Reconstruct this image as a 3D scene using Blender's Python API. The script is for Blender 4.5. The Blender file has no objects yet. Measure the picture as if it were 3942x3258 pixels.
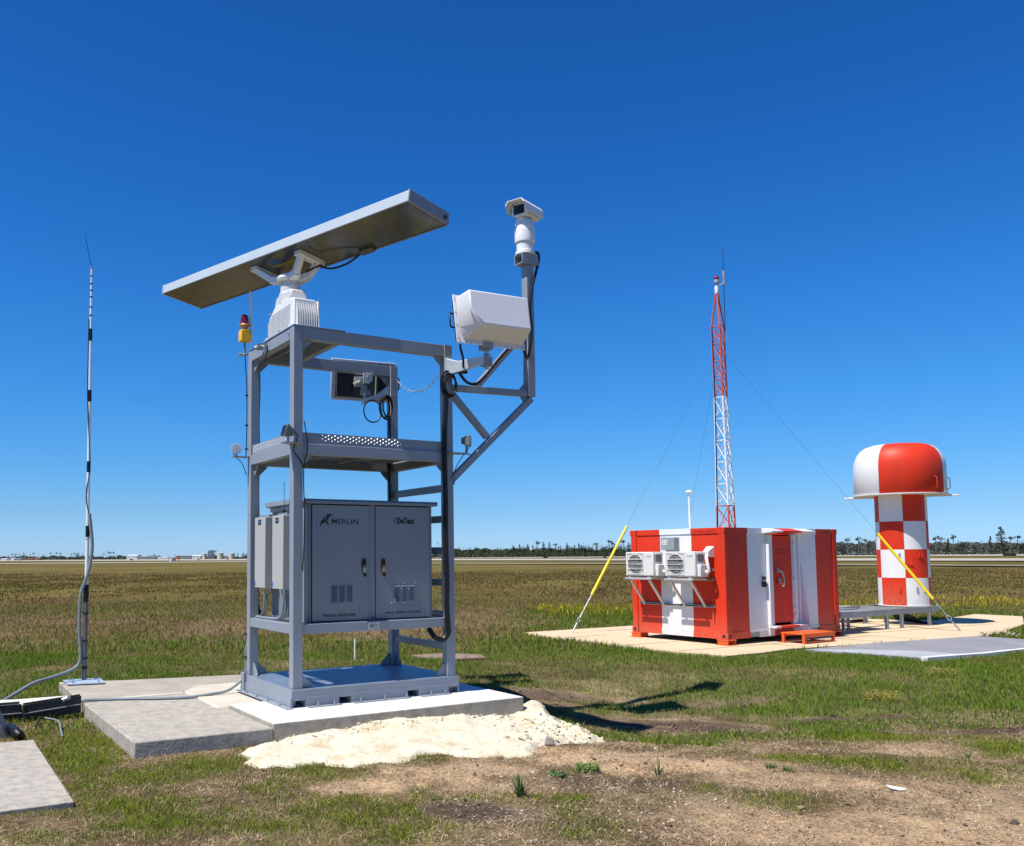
import bpy, bmesh, math, random
import numpy as np
from mathutils import Vector, Matrix
random.seed(7)
rng = np.random.default_rng(11)
R = math.radians
sc = bpy.context.scene
COL = sc.collection

# ---------------------------------------------------------------- camera, sky, sun, exposure
W_PX, H_PX = 3942.0, 3258.0
F_PX, PITCH, ROLL, CXP, CYP, CAM_H = 3392.5, 0.073077, -0.006583, 1531.16, 1895.2, 1.75
_c, _s, _cr, _sr = math.cos(PITCH), math.sin(PITCH), math.cos(ROLL), math.sin(ROLL)
FWD = Vector((0, _c, _s)); UP0 = Vector((0, -_s, _c)); RT0 = Vector((1, 0, 0))
RIGHT = RT0 * _cr + UP0 * _sr
UPV = UP0 * _cr - RT0 * _sr
cam = bpy.data.cameras.new('camera')
cam_o = bpy.data.objects.new('camera', cam); COL.objects.link(cam_o); sc.camera = cam_o
cam.sensor_fit = 'HORIZONTAL'; cam.sensor_width = 36.0
cam.lens = 36.0 * F_PX / W_PX
cam.shift_x = (W_PX / 2 - CXP) / W_PX
cam.shift_y = (CYP - H_PX / 2) / W_PX
cam.clip_start = 0.05; cam.clip_end = 20000
m = Matrix.Identity(4)
for i in range(3):
    m[i][0] = RIGHT[i]; m[i][1] = UPV[i]; m[i][2] = -FWD[i]
m[2][3] = CAM_H
cam_o.matrix_world = m

SUN_A, SUN_E = 33.8, 61.5          # light travels towards azimuth 40 deg from +X; elevation
sx, sy = -math.cos(R(SUN_A)), -math.sin(R(SUN_A))     # horizontal direction to the sun
sun = bpy.data.lights.new('sun', 'SUN'); sun.energy = 5.0; sun.angle = R(0.53); sun.color = (1.0, 0.955, 0.89)
sun_o = bpy.data.objects.new('sun', sun); COL.objects.link(sun_o)
to_sun = Vector((sx * math.cos(R(SUN_E)), sy * math.cos(R(SUN_E)), math.sin(R(SUN_E))))
sun_o.rotation_euler = to_sun.to_track_quat('Z', 'Y').to_euler()
sun_o.location = (0, 0, 30)

world = bpy.data.worlds.new('World'); sc.world = world; world.use_nodes = True
wn = world.node_tree.nodes; wl = world.node_tree.links
wn.clear()
w_out = wn.new('ShaderNodeOutputWorld'); w_bg = wn.new('ShaderNodeBackground')
sky = wn.new('ShaderNodeTexSky'); sky.sky_type = 'NISHITA'; sky.sun_disc = False
sky.sun_elevation = R(SUN_E); sky.sun_rotation = math.atan2(sx, sy)
sky.altitude = 0; sky.air_density = 1.0; sky.dust_density = 0.15; sky.ozone_density = 4.0
tc_ = wn.new('ShaderNodeTexCoord'); sep_ = wn.new('ShaderNodeSeparateXYZ'); wl.new(tc_.outputs['Generated'], sep_.inputs[0])
rmp = wn.new('ShaderNodeValToRGB'); wl.new(sep_.outputs[2], rmp.inputs[0])
els = rmp.color_ramp.elements
stops = [(0.0, (0.50, 0.80, 1.45)), (0.05, (0.40, 0.69, 1.12)), (0.10, (0.30, 0.68, 1.10)), (0.17, (0.22, 0.68, 1.14)), (0.27, (0.155, 0.64, 1.16)), (0.40, (0.11, 0.56, 1.12)), (0.55, (0.095, 0.50, 1.02)), (1.0, (0.10, 0.50, 0.98))]
els[0].position, els[1].position = stops[0][0], stops[-1][0]
els[0].color = (*[c / 1.5 for c in stops[0][1]], 1); els[1].color = (*[c / 1.5 for c in stops[-1][1]], 1)
for p_, c_ in stops[1:-1]:
    e_ = els.new(p_); e_.color = (*[c / 1.5 for c in c_], 1)
mxw = wn.new('ShaderNodeMix'); mxw.data_type = 'RGBA'; mxw.blend_type = 'MULTIPLY'; mxw.inputs[0].default_value = 1.0
wl.new(sky.outputs[0], mxw.inputs[6]); wl.new(rmp.outputs[0], mxw.inputs[7])
wl.new(mxw.outputs[2], w_bg.inputs[0])
w_bg.inputs[1].default_value = 0.14
wl.new(w_bg.outputs[0], w_out.inputs[0])
vs = sc.view_settings
vs.view_transform = 'Standard'; vs.look = 'None'; vs.exposure = 0.4; vs.gamma = 1.0; vs.use_curve_mapping = False
sc.render.engine = 'CYCLES'

# ---------------------------------------------------------------- frames
class Frame:
    def __init__(s, x, y, th):
        s.o = Vector((x, y, 0)); s.th = th; s.c, s.s = math.cos(th), math.sin(th)
    def w(s, u, v, z=0.0):
        return Vector((s.o.x + u * s.c - v * s.s, s.o.y + u * s.s + v * s.c, z))
    def inv(s, x, y):
        dx, dy = x - s.o.x, y - s.o.y
        return dx * s.c + dy * s.s, -dx * s.s + dy * s.c
FT = Frame(-1.11761, 9.41209, 0.51448)     # radar tower
FB = Frame(6.28972, 17.01226, 0.56386)     # shelter
FW = Frame(0, 0, 0)
def ground_at(px, py, z=0.0):
    d = FWD + RIGHT * ((px - CXP) / F_PX) - UPV * ((py - CYP) / F_PX)
    t = (z - CAM_H) / d.z
    return Vector((d.x * t, d.y * t, z))
def at_depth(px, py, Y):
    d = FWD + RIGHT * ((px - CXP) / F_PX) - UPV * ((py - CYP) / F_PX)
    return Vector((d.x / d.y * Y, Y, CAM_H + d.z / d.y * Y))

# ---------------------------------------------------------------- numpy noise
def _h(ix, iy, seed):
    a = (ix.astype(np.int64) * 374761393 + iy.astype(np.int64) * 668265263 + seed * 1442695040888963) & 0xFFFFFFFF
    a = ((a ^ (a >> 13)) * 1274126177) & 0xFFFFFFFF
    a = a ^ (a >> 16)
    return (a & 0xFFFF) / 65535.0
def vnoise(x, y, seed=0):
    x = np.asarray(x, float); y = np.asarray(y, float)
    ix = np.floor(x); iy = np.floor(y); fx = x - ix; fy = y - iy
    fx = fx * fx * (3 - 2 * fx); fy = fy * fy * (3 - 2 * fy)
    a = _h(ix, iy, seed); b = _h(ix + 1, iy, seed); c = _h(ix, iy + 1, seed); d = _h(ix + 1, iy + 1, seed)
    return (a * (1 - fx) + b * fx) * (1 - fy) + (c * (1 - fx) + d * fx) * fy
def fbm(x, y, seed=0, oct=4):
    s = 0; a = 0.5; t = 0
    for i in range(oct):
        s = s + a * vnoise(x * 2 ** i + 17.3 * i, y * 2 ** i - 9.1 * i, seed + i); t += a; a *= 0.5
    return s / t
def smooth(e0, e1, x):
    t = np.clip((x - e0) / (e1 - e0), 0, 1); return t * t * (3 - 2 * t)

# ---------------------------------------------------------------- materials
MATS = {}
def pbr(name, color, rough=0.5, metal=0.0, var=0.08, scale=6.0, bump=0.0, bscale=60.0, dirt=None, dirt_amt=0.0, coat=0.0, spec=0.5, streak=False, splash=0.0):
    if name in MATS: return MATS[name]
    mt = bpy.data.materials.new(name); mt.use_nodes = True
    n = mt.node_tree.nodes; l = mt.node_tree.links
    b = n['Principled BSDF']
    b.inputs['Roughness'].default_value = rough; b.inputs['Metallic'].default_value = metal
    b.inputs['Specular IOR Level'].default_value = spec
    if coat: b.inputs['Coat Weight'].default_value = coat; b.inputs['Coat Roughness'].default_value = 0.12
    tc = n.new('ShaderNodeTexCoord')
    nz = n.new('ShaderNodeTexNoise'); nz.inputs['Scale'].default_value = scale; nz.inputs['Detail'].default_value = 6
    if streak:
        mp = n.new('ShaderNodeMapping'); mp.inputs['Scale'].default_value = (1, 1, 0.15)
        l.new(tc.outputs['Object'], mp.inputs[0]); l.new(mp.outputs[0], nz.inputs['Vector'])
    else:
        l.new(tc.outputs['Object'], nz.inputs['Vector'])
    rp = n.new('ShaderNodeValToRGB')
    rp.color_ramp.elements[0].position = 0.3; rp.color_ramp.elements[1].position = 0.7
    c0 = [max(0, c * (1 - var)) for c in color]; c1 = [min(1, c * (1 + var)) for c in color]
    rp.color_ramp.elements[0].color = (*c0, 1); rp.color_ramp.elements[1].color = (*c1, 1)
    l.new(nz.outputs['Fac'], rp.inputs[0])
    out = rp.outputs[0]
    if dirt:
        nd = n.new('ShaderNodeTexNoise'); nd.inputs['Scale'].default_value = scale * 2.3; nd.inputs['Detail'].default_value = 8; nd.inputs['Roughness'].default_value = 0.7
        if streak: l.new(mp.outputs[0], nd.inputs['Vector'])
        else: l.new(tc.outputs['Object'], nd.inputs['Vector'])
        r2 = n.new('ShaderNodeValToRGB'); r2.color_ramp.elements[0].position = 0.52; r2.color_ramp.elements[1].position = 0.78
        r2.color_ramp.elements[0].color = (0, 0, 0, 1); r2.color_ramp.elements[1].color = (dirt_amt,) * 3 + (1,)
        l.new(nd.outputs['Fac'], r2.inputs[0])
        mx = n.new('ShaderNodeMix'); mx.data_type = 'RGBA'
        l.new(r2.outputs[0], mx.inputs[0]); l.new(out, mx.inputs[6]); mx.inputs[7].default_value = (*dirt, 1)
        out = mx.outputs[2]
    if splash:      # mud splashed over the lowest half metre
        sz = n.new('ShaderNodeSeparateXYZ'); l.new(tc.outputs['Object'], sz.inputs[0])
        ns = n.new('ShaderNodeTexNoise'); ns.inputs['Scale'].default_value = 22; ns.inputs['Detail'].default_value = 7; ns.inputs['Roughness'].default_value = 0.75; l.new(tc.outputs['Object'], ns.inputs['Vector'])
        hz = n.new('ShaderNodeMapRange'); hz.inputs[1].default_value = 0.12; hz.inputs[2].default_value = 0.65; hz.inputs[3].default_value = 0.95; hz.inputs[4].default_value = 0.0; l.new(sz.outputs[2], hz.inputs[0])
        th_ = n.new('ShaderNodeMapRange'); th_.inputs[1].default_value = 0.42; th_.inputs[2].default_value = 0.68; th_.inputs[3].default_value = 0.15; th_.inputs[4].default_value = 1.0; l.new(ns.outputs['Fac'], th_.inputs[0])
        mm = n.new('ShaderNodeMath'); mm.operation = 'MULTIPLY'; l.new(hz.outputs[0], mm.inputs[0]); l.new(th_.outputs[0], mm.inputs[1])
        m3 = n.new('ShaderNodeMath'); m3.operation = 'MULTIPLY'; l.new(mm.outputs[0], m3.inputs[0]); m3.inputs[1].default_value = splash
        mxs = n.new('ShaderNodeMix'); mxs.data_type = 'RGBA'; l.new(m3.outputs[0], mxs.inputs[0]); l.new(out, mxs.inputs[6]); mxs.inputs[7].default_value = (0.36, 0.27, 0.17, 1); out = mxs.outputs[2]
    l.new(out, b.inputs['Base Color'])
    mr = n.new('ShaderNodeMapRange'); mr.inputs['To Min'].default_value = max(0, rough - 0.08); mr.inputs['To Max'].default_value = min(1, rough + 0.1)
    l.new(nz.outputs['Fac'], mr.inputs[0]); l.new(mr.outputs[0], b.inputs['Roughness'])
    if bump:
        nb = n.new('ShaderNodeTexNoise'); nb.inputs['Scale'].default_value = bscale; nb.inputs['Detail'].default_value = 4
        l.new(tc.outputs['Object'], nb.inputs['Vector'])
        bp = n.new('ShaderNodeBump'); bp.inputs['Strength'].default_value = 1.0; bp.inputs['Distance'].default_value = bump
        l.new(nb.outputs['Fac'], bp.inputs['Height']); l.new(bp.outputs[0], b.inputs['Normal'])
    MATS[name] = mt
    return mt
STEEL = pbr('blue_grey_paint', (0.245, 0.275, 0.315), 0.42, 0.0, 0.05, 3.0, 0.0006, 25, dirt=(0.24, 0.22, 0.19), dirt_amt=0.35)
DECKP = pbr('deck_grey_paint', (0.26, 0.32, 0.40), 0.36, 0.35, 0.06, 3.0, dirt=(0.22, 0.2, 0.17), dirt_amt=0.4)
CABM = pbr('cabinet_grey_paint', (0.19, 0.212, 0.243), 0.38, 0.0, 0.03, 2.0, 0.0004, 40)
WHITE = pbr('white_gloss_paint', (0.78, 0.78, 0.77), 0.35, 0, 0.03, 3.0, dirt=(0.5, 0.47, 0.42), dirt_amt=0.25)
RADOME = pbr('white_radome', (0.74, 0.73, 0.75), 0.5, 0, 0.02, 2.0)
ANTG = pbr('antenna_grey_white', (0.46, 0.52, 0.57), 0.4, 0, 0.03, 2.0)
ANTU = pbr('antenna_underside', (0.18, 0.178, 0.17), 0.14, 0.6, 0.25, 1.6, 0.0012, 3.0, dirt=(0.28, 0.27, 0.24), dirt_amt=0.5)
BLACK = pbr('black_rubber', (0.009, 0.009, 0.010), 0.42, 0, 0.2, 20, spec=0.3)
BLACKM = pbr('black_metal', (0.015, 0.016, 0.018), 0.5, 0, 0.3, 10, dirt=(0.06, 0.05, 0.04), dirt_amt=0.5)
FIN = pbr('black_heatsink', (0.075, 0.083, 0.10), 0.5, 0.2, 0.2, 10)
GALV = pbr('galvanised_steel', (0.42, 0.45, 0.46), 0.42, 0.7, 0.15, 14)
ALU = pbr('aluminium_bracket', (0.55, 0.58, 0.58), 0.45, 0.35, 0.08, 8)
BEIGE = pbr('beige_grey_enclosure', (0.40, 0.40, 0.37), 0.45, 0, 0.03, 3)
YELLOW = pbr('yellow_beacon_paint', (0.85, 0.47, 0.01), 0.4, 0, 0.05, 6)
YELG = pbr('yellow_guy_guard', (0.9, 0.66, 0.01), 0.35, 0, 0.05, 6)
ORANGEB = pbr('beacon_flange_bronze', (0.42, 0.22, 0.08), 0.4, 0.2, 0.1, 10)
ORANGE = pbr('safety_orange_paint', (0.78, 0.11, 0.012), 0.45, 0, 0.08, 5, dirt=(0.4, 0.12, 0.04), dirt_amt=0.4)
RED = pbr('red_container_paint', (0.64, 0.037, 0.011), 0.45, 0, 0.08, 2, 0.0008, 18, dirt=(0.40, 0.05, 0.025), dirt_amt=0.6, streak=True, spec=0.25, splash=0.55)
CWHITE = pbr('white_container_paint', (0.76, 0.76, 0.76), 0.4, 0, 0.03, 3, 0.0004, 30, dirt=(0.5, 0.46, 0.4), dirt_amt=0.4, streak=True, splash=0.6)
MASTR = pbr('faded_red_mast_paint', (0.55, 0.09, 0.05), 0.5, 0, 0.15, 8)
SEAL = pbr('dark_seal', (0.02, 0.022, 0.03), 0.6, 0, 0.1, 10)
INK = pbr('black_ink', (0.008, 0.009, 0.014), 0.5, 0, 0.0, 10)
INKR = pbr('red_ink', (0.55, 0.02, 0.02), 0.5, 0, 0.0, 10)
INKG = pbr('grey_ink', (0.2, 0.2, 0.22), 0.5, 0, 0.0, 10)
FAINT = pbr('faint_lettering', (0.12, 0.14, 0.18), 0.5, 0, 0.0, 10)
ACW = pbr('cream_white_plastic', (0.70, 0.69, 0.64), 0.45, 0, 0.02, 4, dirt=(0.5, 0.45, 0.36), dirt_amt=0.2)
ACD = pbr('dark_fan_recess', (0.10, 0.10, 0.10), 0.6, 0, 0.3, 20)
EGREY = pbr('electrical_box_grey', (0.26, 0.30, 0.31), 0.45, 0, 0.05, 6)
CONC = pbr('weathered_concrete', (0.36, 0.32, 0.25), 0.9, 0, 0.14, 2.2, 0.004, 45, dirt=(0.26, 0.225, 0.175), dirt_amt=0.9)
CONCD = pbr('old_concrete_grey', (0.35, 0.315, 0.26), 0.92, 0, 0.2, 11, 0.006, 40, dirt=(0.50, 0.45, 0.37), dirt_amt=1.0)
CONCN = pbr('fresh_concrete', (0.66, 0.645, 0.62), 0.85, 0, 0.04, 2.0, 0.002, 60, dirt=(0.52, 0.49, 0.44), dirt_amt=0.35)
CONCL = pbr('sunbleached_concrete', (0.52, 0.47, 0.37), 0.9, 0, 0.08, 2.0, 0.003, 50, dirt=(0.38, 0.34, 0.27), dirt_amt=0.5)
APRON = pbr('tan_concrete_apron', (0.58, 0.45, 0.28), 0.9, 0, 0.05, 0.9, 0.003, 50, dirt=(0.5, 0.38, 0.23), dirt_amt=0.5)
MATG = pbr('grey_pad', (0.22, 0.215, 0.225), 0.85, 0, 0.10, 0.9, 0.003, 50, dirt=(0.36, 0.37, 0.38), dirt_amt=0.55)
MATL = pbr('pale_grey_pad', (0.34, 0.36, 0.38), 0.85, 0, 0.12, 1.1, 0.003, 50, dirt=(0.5, 0.52, 0.53), dirt_amt=0.6)
WOODW = pbr('white_plank', (0.60, 0.57, 0.49), 0.75, 0, 0.06, 5, dirt=(0.35, 0.31, 0.24), dirt_amt=0.4)
CONDUIT = pbr('grey_conduit', (0.20, 0.235, 0.25), 0.5, 0, 0.06, 8)
PVC = pbr('white_pvc', (0.72, 0.68, 0.66), 0.4, 0, 0.04, 8)
GREYP = pbr('grey_pole_paint', (0.12, 0.125, 0.135), 0.45, 0.2, 0.08, 8)
RUNWAY = pbr('pale_runway', (0.37, 0.335, 0.27), 0.9, 0, 0.1, 0.02)
TAPEB = pbr('blue_label', (0.03, 0.16, 0.45), 0.5, 0, 0.0, 8)
GREENC = pbr('green_wire', (0.02, 0.3, 0.08), 0.4, 0, 0.0, 8)
CREAM = pbr('cream_tank_paint', (0.62, 0.56, 0.38), 0.6, 0, 0.04, 0.2)
FARB = pbr('far_building_grey', (0.26, 0.26, 0.26), 0.8, 0, 0.1, 0.1)
FARW = pbr('far_building_white', (0.68, 0.68, 0.66), 0.7, 0, 0.04, 0.1)
FARD = pbr('far_dark', (0.02, 0.02, 0.02), 0.7, 0, 0.1, 0.5)
FARM = pbr('far_mauve_steel', (0.16, 0.15, 0.19), 0.7, 0, 0.1, 0.5)
def lens_mat():
    mt = bpy.data.materials.new('red_lens'); mt.use_nodes = True; b = mt.node_tree.nodes['Principled BSDF']
    b.inputs['Base Color'].default_value = (0.22, 0.004, 0.008, 1); b.inputs['Roughness'].default_value = 0.12
    b.inputs['Transmission Weight'].default_value = 0.25; b.inputs['Coat Weight'].default_value = 1.0
    return mt
LENS = lens_mat()
def glass_mat():
    mt = bpy.data.materials.new('camera_window'); mt.use_nodes = True; b = mt.node_tree.nodes['Principled BSDF']
    b.inputs['Base Color'].default_value = (0.01, 0.01, 0.012, 1); b.inputs['Roughness'].default_value = 0.06
    return mt
GLASS = glass_mat()

# ---------------------------------------------------------------- mesh builder
class MB:
    def __init__(s): s.v = []; s.f = []; s.mi = []; s.cur = 0
    def add(s, verts, faces):
        b = len(s.v); s.v += [tuple(p) for p in verts]
        s.f += [tuple(b + i for i in f) for f in faces]; s.mi += [s.cur] * len(faces)
        return s
    def slot(s, i): s.cur = i; return s
    def box(s, a0, a1, b0, b1, c0, c1):
        return s.add([(a0, b0, c0), (a1, b0, c0), (a1, b1, c0), (a0, b1, c0), (a0, b0, c1), (a1, b0, c1), (a1, b1, c1), (a0, b1, c1)],
                     [(0, 3, 2, 1), (4, 5, 6, 7), (0, 1, 5, 4), (1, 2, 6, 5), (2, 3, 7, 6), (3, 0, 4, 7)])
    def prism(s, poly, vec):
        n = len(poly); p = [Vector(q) for q in poly]; v = Vector(vec)
        return s.add(p + [q + v for q in p], [tuple(range(n))[::-1], tuple(range(n, 2 * n))] + [(i, (i + 1) % n, n + (i + 1) % n, n + i) for i in range(n)])
    def beam(s, p0, p1, w, h, up=(0, 0, 1)):
        p0 = Vector(p0); p1 = Vector(p1); d = (p1 - p0).normalized(); up = Vector(up)
        a = d.cross(up)
        if a.length < 1e-4: a = d.cross(Vector((0, 1, 0)))
        a.normalize(); b = a.cross(d).normalized()
        q = [a * x * w / 2 + b * y * h / 2 for x, y in ((-1, -1), (1, -1), (1, 1), (-1, 1))]
        return s.add([p0 + k for k in q] + [p1 + k for k in q], [(0, 3, 2, 1), (4, 5, 6, 7), (0, 1, 5, 4), (1, 2, 6, 5), (2, 3, 7, 6), (3, 0, 4, 7)])
    def tube(s, pts, r, n=8, caps=True, closed=False):
        P = [Vector(p) for p in pts]; m_ = len(P); rr = r if isinstance(r, (list, tuple)) else [r] * m_
        T = []
        for i in range(m_):
            if closed: t = P[(i + 1) % m_] - P[i - 1]
            else: t = P[min(i + 1, m_ - 1)] - P[max(i - 1, 0)]
            T.append(t.normalized())
        nv = T[0].orthogonal().normalized(); rings = []
        for i in range(m_):
            nv = (nv - T[i] * nv.dot(T[i]));
            if nv.length < 1e-6: nv = T[i].orthogonal()
            nv.normalize(); bv = T[i].cross(nv)
            rings += [P[i] + (nv * math.cos(2 * math.pi * k / n) + bv * math.sin(2 * math.pi * k / n)) * rr[i] for k in range(n)]
        F = []
        for i in range(m_ if closed else m_ - 1):
            j = (i + 1) % m_
            for k in range(n):
                F.append((i * n + k, i * n + (k + 1) % n, j * n + (k + 1) % n, j * n + k))
        if caps and not closed:
            F.append(tuple(range(n))[::-1]); F.append(tuple((m_ - 1) * n + k for k in range(n)))
        return s.add(rings, F)
    def cyl(s, p0, p1, r0, r1=None, n=16):
        return s.tube([p0, p1], [r0, r0 if r1 is None else r1], n)
    def lathe(s, c, prof, n=48, a0=0.0, a1=2 * math.pi, cap=True):
        full = abs(a1 - a0 - 2 * math.pi) < 1e-6
        m_ = n if full else n + 1; V = []
        for r, z in prof:
            for k in range(m_):
                a = a0 + (a1 - a0) * k / n
                V.append((c[0] + r * math.cos(a), c[1] + r * math.sin(a), z))
        F = []
        for i in range(len(prof) - 1):
            for k in range(n):
                k2 = (k + 1) % m_
                F.append((i * m_ + k, i * m_ + k2, (i + 1) * m_ + k2, (i + 1) * m_ + k))
        if cap and full:
            F.append(tuple(range(m_))[::-1]); F.append(tuple((len(prof) - 1) * m_ + k for k in range(m_)))
        return s.add(V, F)
    def arr(s, o, x, y, z):      # oriented box from corner o with edge vectors
        o = Vector(o); x = Vector(x); y = Vector(y); z = Vector(z)
        return s.add([o, o + x, o + x + y, o + y, o + z, o + x + z, o + x + y + z, o + y + z],
                     [(0, 3, 2, 1), (4, 5, 6, 7), (0, 1, 5, 4), (1, 2, 6, 5), (2, 3, 7, 6), (3, 0, 4, 7)])

def smooth_path(pts, sub=6):
    P = [Vector(p) for p in pts]; out = []
    for i in range(len(P) - 1):
        p0 = P[max(i - 1, 0)]; p1 = P[i]; p2 = P[i + 1]; p3 = P[min(i + 2, len(P) - 1)]
        for k in range(sub):
            t = k / sub
            out.append(0.5 * ((2 * p1) + (-p0 + p2) * t + (2 * p0 - 5 * p1 + 4 * p2 - p3) * t * t + (-p0 + 3 * p1 - 3 * p2 + p3) * t ** 3))
    out.append(P[-1]); return out

def make_mesh(name, mb, mats, off=(0, 0, 0), smooth_ang=35, fixn=True):
    me = bpy.data.meshes.new(name)
    me.from_pydata([(a - off[0], b - off[1], c - off[2]) for a, b, c in mb.v], [], mb.f)
    for mt in (mats if isinstance(mats, (list, tuple)) else [mats]): me.materials.append(mt)
    if any(mb.mi): me.polygons.foreach_set('material_index', mb.mi)
    if fixn and len(mb.f) < 60000:
        bm = bmesh.new(); bm.from_mesh(me); bmesh.ops.recalc_face_normals(bm, faces=bm.faces); bm.to_mesh(me); bm.free()
    me.polygons.foreach_set('use_smooth', [True] * len(me.polygons))
    try: me.set_sharp_from_angle(angle=R(smooth_ang))
    except Exception: me.polygons.foreach_set('use_smooth', [False] * len(me.polygons))
    me.update()
    return me

class Thing:
    """an Empty at the thing's base; its parts are drawn in the coordinates of a frame"""
    def __init__(s, name, label, cat, fr=FW, base=(0, 0, 0), group=None):
        s.fr = fr; s.base = base
        o = bpy.data.objects.new(name, None); COL.objects.link(o); o.empty_display_size = 0.2
        o.location = fr.w(*base); o.rotation_euler = (0, 0, fr.th)
        o['label'] = label; o['category'] = cat
        if group: o['group'] = group
        s.o = o
    def part(s, name, mb, mat, parent=None, bevel=0.0, kind=None, label=None, smooth_ang=35):
        me = make_mesh(name, mb, mat, s.base, smooth_ang)
        o = bpy.data.objects.new(name, me); COL.objects.link(o); o.parent = parent or s.o
        if bevel:
            b = o.modifiers.new('bevel', 'BEVEL'); b.width = bevel; b.segments = 2; b.limit_method = 'ANGLE'; b.angle_limit = R(40); b.harden_normals = False
        if kind: o['kind'] = kind
        if label: o['label'] = label
        return o
    def text(s, name, body, pos, size, mat, rot=(R(90), 0, 0), parent=None, sx=1.0, offset=0.0, align='LEFT', shear=0.0):
        cu = bpy.data.curves.new(name, 'FONT'); cu.body = body; cu.size = size; cu.extrude = 0.0008; cu.offset = offset; cu.shear = shear
        cu.align_x = align; cu.resolution_u = 3
        tmp = bpy.data.objects.new(name + '_tmp', cu); me = bpy.data.meshes.new_from_object(tmp)
        bpy.data.objects.remove(tmp); bpy.data.curves.remove(cu); me.materials.clear(); me.materials.append(mat)
        o = bpy.data.objects.new(name, me); COL.objects.link(o); o.parent = parent or s.o
        o.location = Vector(pos) - Vector(s.base); o.rotation_euler = rot; o.scale = (sx, 1, 1)
        return o
def copy_tree(o, parent=None):
    c = o.copy(); COL.objects.link(c); c.parent = parent
    for ch in list(o.children): copy_tree(ch, c)
    return c
def one(name, mb, mat, label, cat, fr=FW, base=(0, 0, 0), group=None, kind=None, bevel=0.0, smooth_ang=35):
    """a thing that is a single mesh"""
    me = make_mesh(name, mb, mat, base, smooth_ang)
    o = bpy.data.objects.new(name, me); COL.objects.link(o); o.location = fr.w(*base); o.rotation_euler = (0, 0, fr.th)
    if label: o['label'] = label; o['category'] = cat
    if group: o['group'] = group
    if kind: o['kind'] = kind
    if bevel:
        b = o.modifiers.new('bevel', 'BEVEL'); b.width = bevel; b.segments = 2; b.limit_method = 'ANGLE'; b.angle_limit = R(40)
    return o

# ================================================================ GROUND
def uvT(x, y):
    dx, dy = x - FT.o.x, y - FT.o.y
    return dx * FT.c + dy * FT.s, -dx * FT.s + dy * FT.c
def uvB(x, y):
    dx, dy = x - FB.o.x, y - FB.o.y
    return dx * FB.c + dy * FB.s, -dx * FB.s + dy * FB.c
def blob(x, y, cx, cy, rx, ry, ang=0.0, soft=0.35, wob=0.5, seed=3):
    c, s = math.cos(ang), math.sin(ang)
    dx, dy = x - cx, y - cy
    a = (dx * c + dy * s) / rx; b = (-dx * s + dy * c) / ry
    d = np.sqrt(a * a + b * b) + (fbm(x * 2.2, y * 2.2, seed, 4) - 0.5) * wob * 1.6
    return 1 - smooth(1 - soft, 1 + soft, d)
def ground_h(x, y):
    r = np.hypot(x, y)
    near = 1 - smooth(18, 40, r)
    h = (fbm(x * 0.9, y * 0.9, 5, 3) - 0.5) * 0.06 * near + (fbm(x * 5, y * 5, 8, 4) - 0.5) * 0.045 * near
    h = h - 0.02
    # hollow and tyre ruts right of the slab
    h = h - 0.24 * blob(x, y, 3.9, 11.0, 2.9, 1.9, 0.4, 0.7, 0.15) + 0.05 * (fbm(x * 2.6, y * 2.6, 19, 3) - 0.5) * blob(x, y, 3.6, 10.8, 2.6, 1.6, 0.4, 0.7, 0.2)
    h = h - 0.05 * blob(x, y, 4.6, 8.0, 2.4, 0.28, -0.45, 0.5, 0.4) - 0.04 * blob(x, y, 6.0, 9.0, 2.2, 0.25, -0.4, 0.5, 0.4)
    h = h + 0.05 * blob(x, y, 5.0, 7.5, 2.0, 0.2, -0.45, 0.6, 0.4)
    # flat under slabs and aprons
    u, v = uvT(x, y)
    fl = smooth(-3.6, -3.1, u) * (1 - smooth(2.6, 3.1, u)) * smooth(-0.9, -0.6, v) * (1 - smooth(3.8, 4.2, v))
    ub, vb = uvB(x, y)
    fl2 = smooth(-3.0, -2.0, ub) * (1 - smooth(11, 12, ub)) * smooth(-3.6, -2.8, vb) * (1 - smooth(4.8, 5.4, vb))
    k = np.clip(1 - np.maximum(fl, fl2), 0, 1)
    h = h * k - 0.02 * (1 - k)
    # far field undulation
    h = h + smooth(30, 120, r) * (fbm(x * 0.02, y * 0.02, 31, 3) - 0.5) * 0.25
    return h
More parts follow.
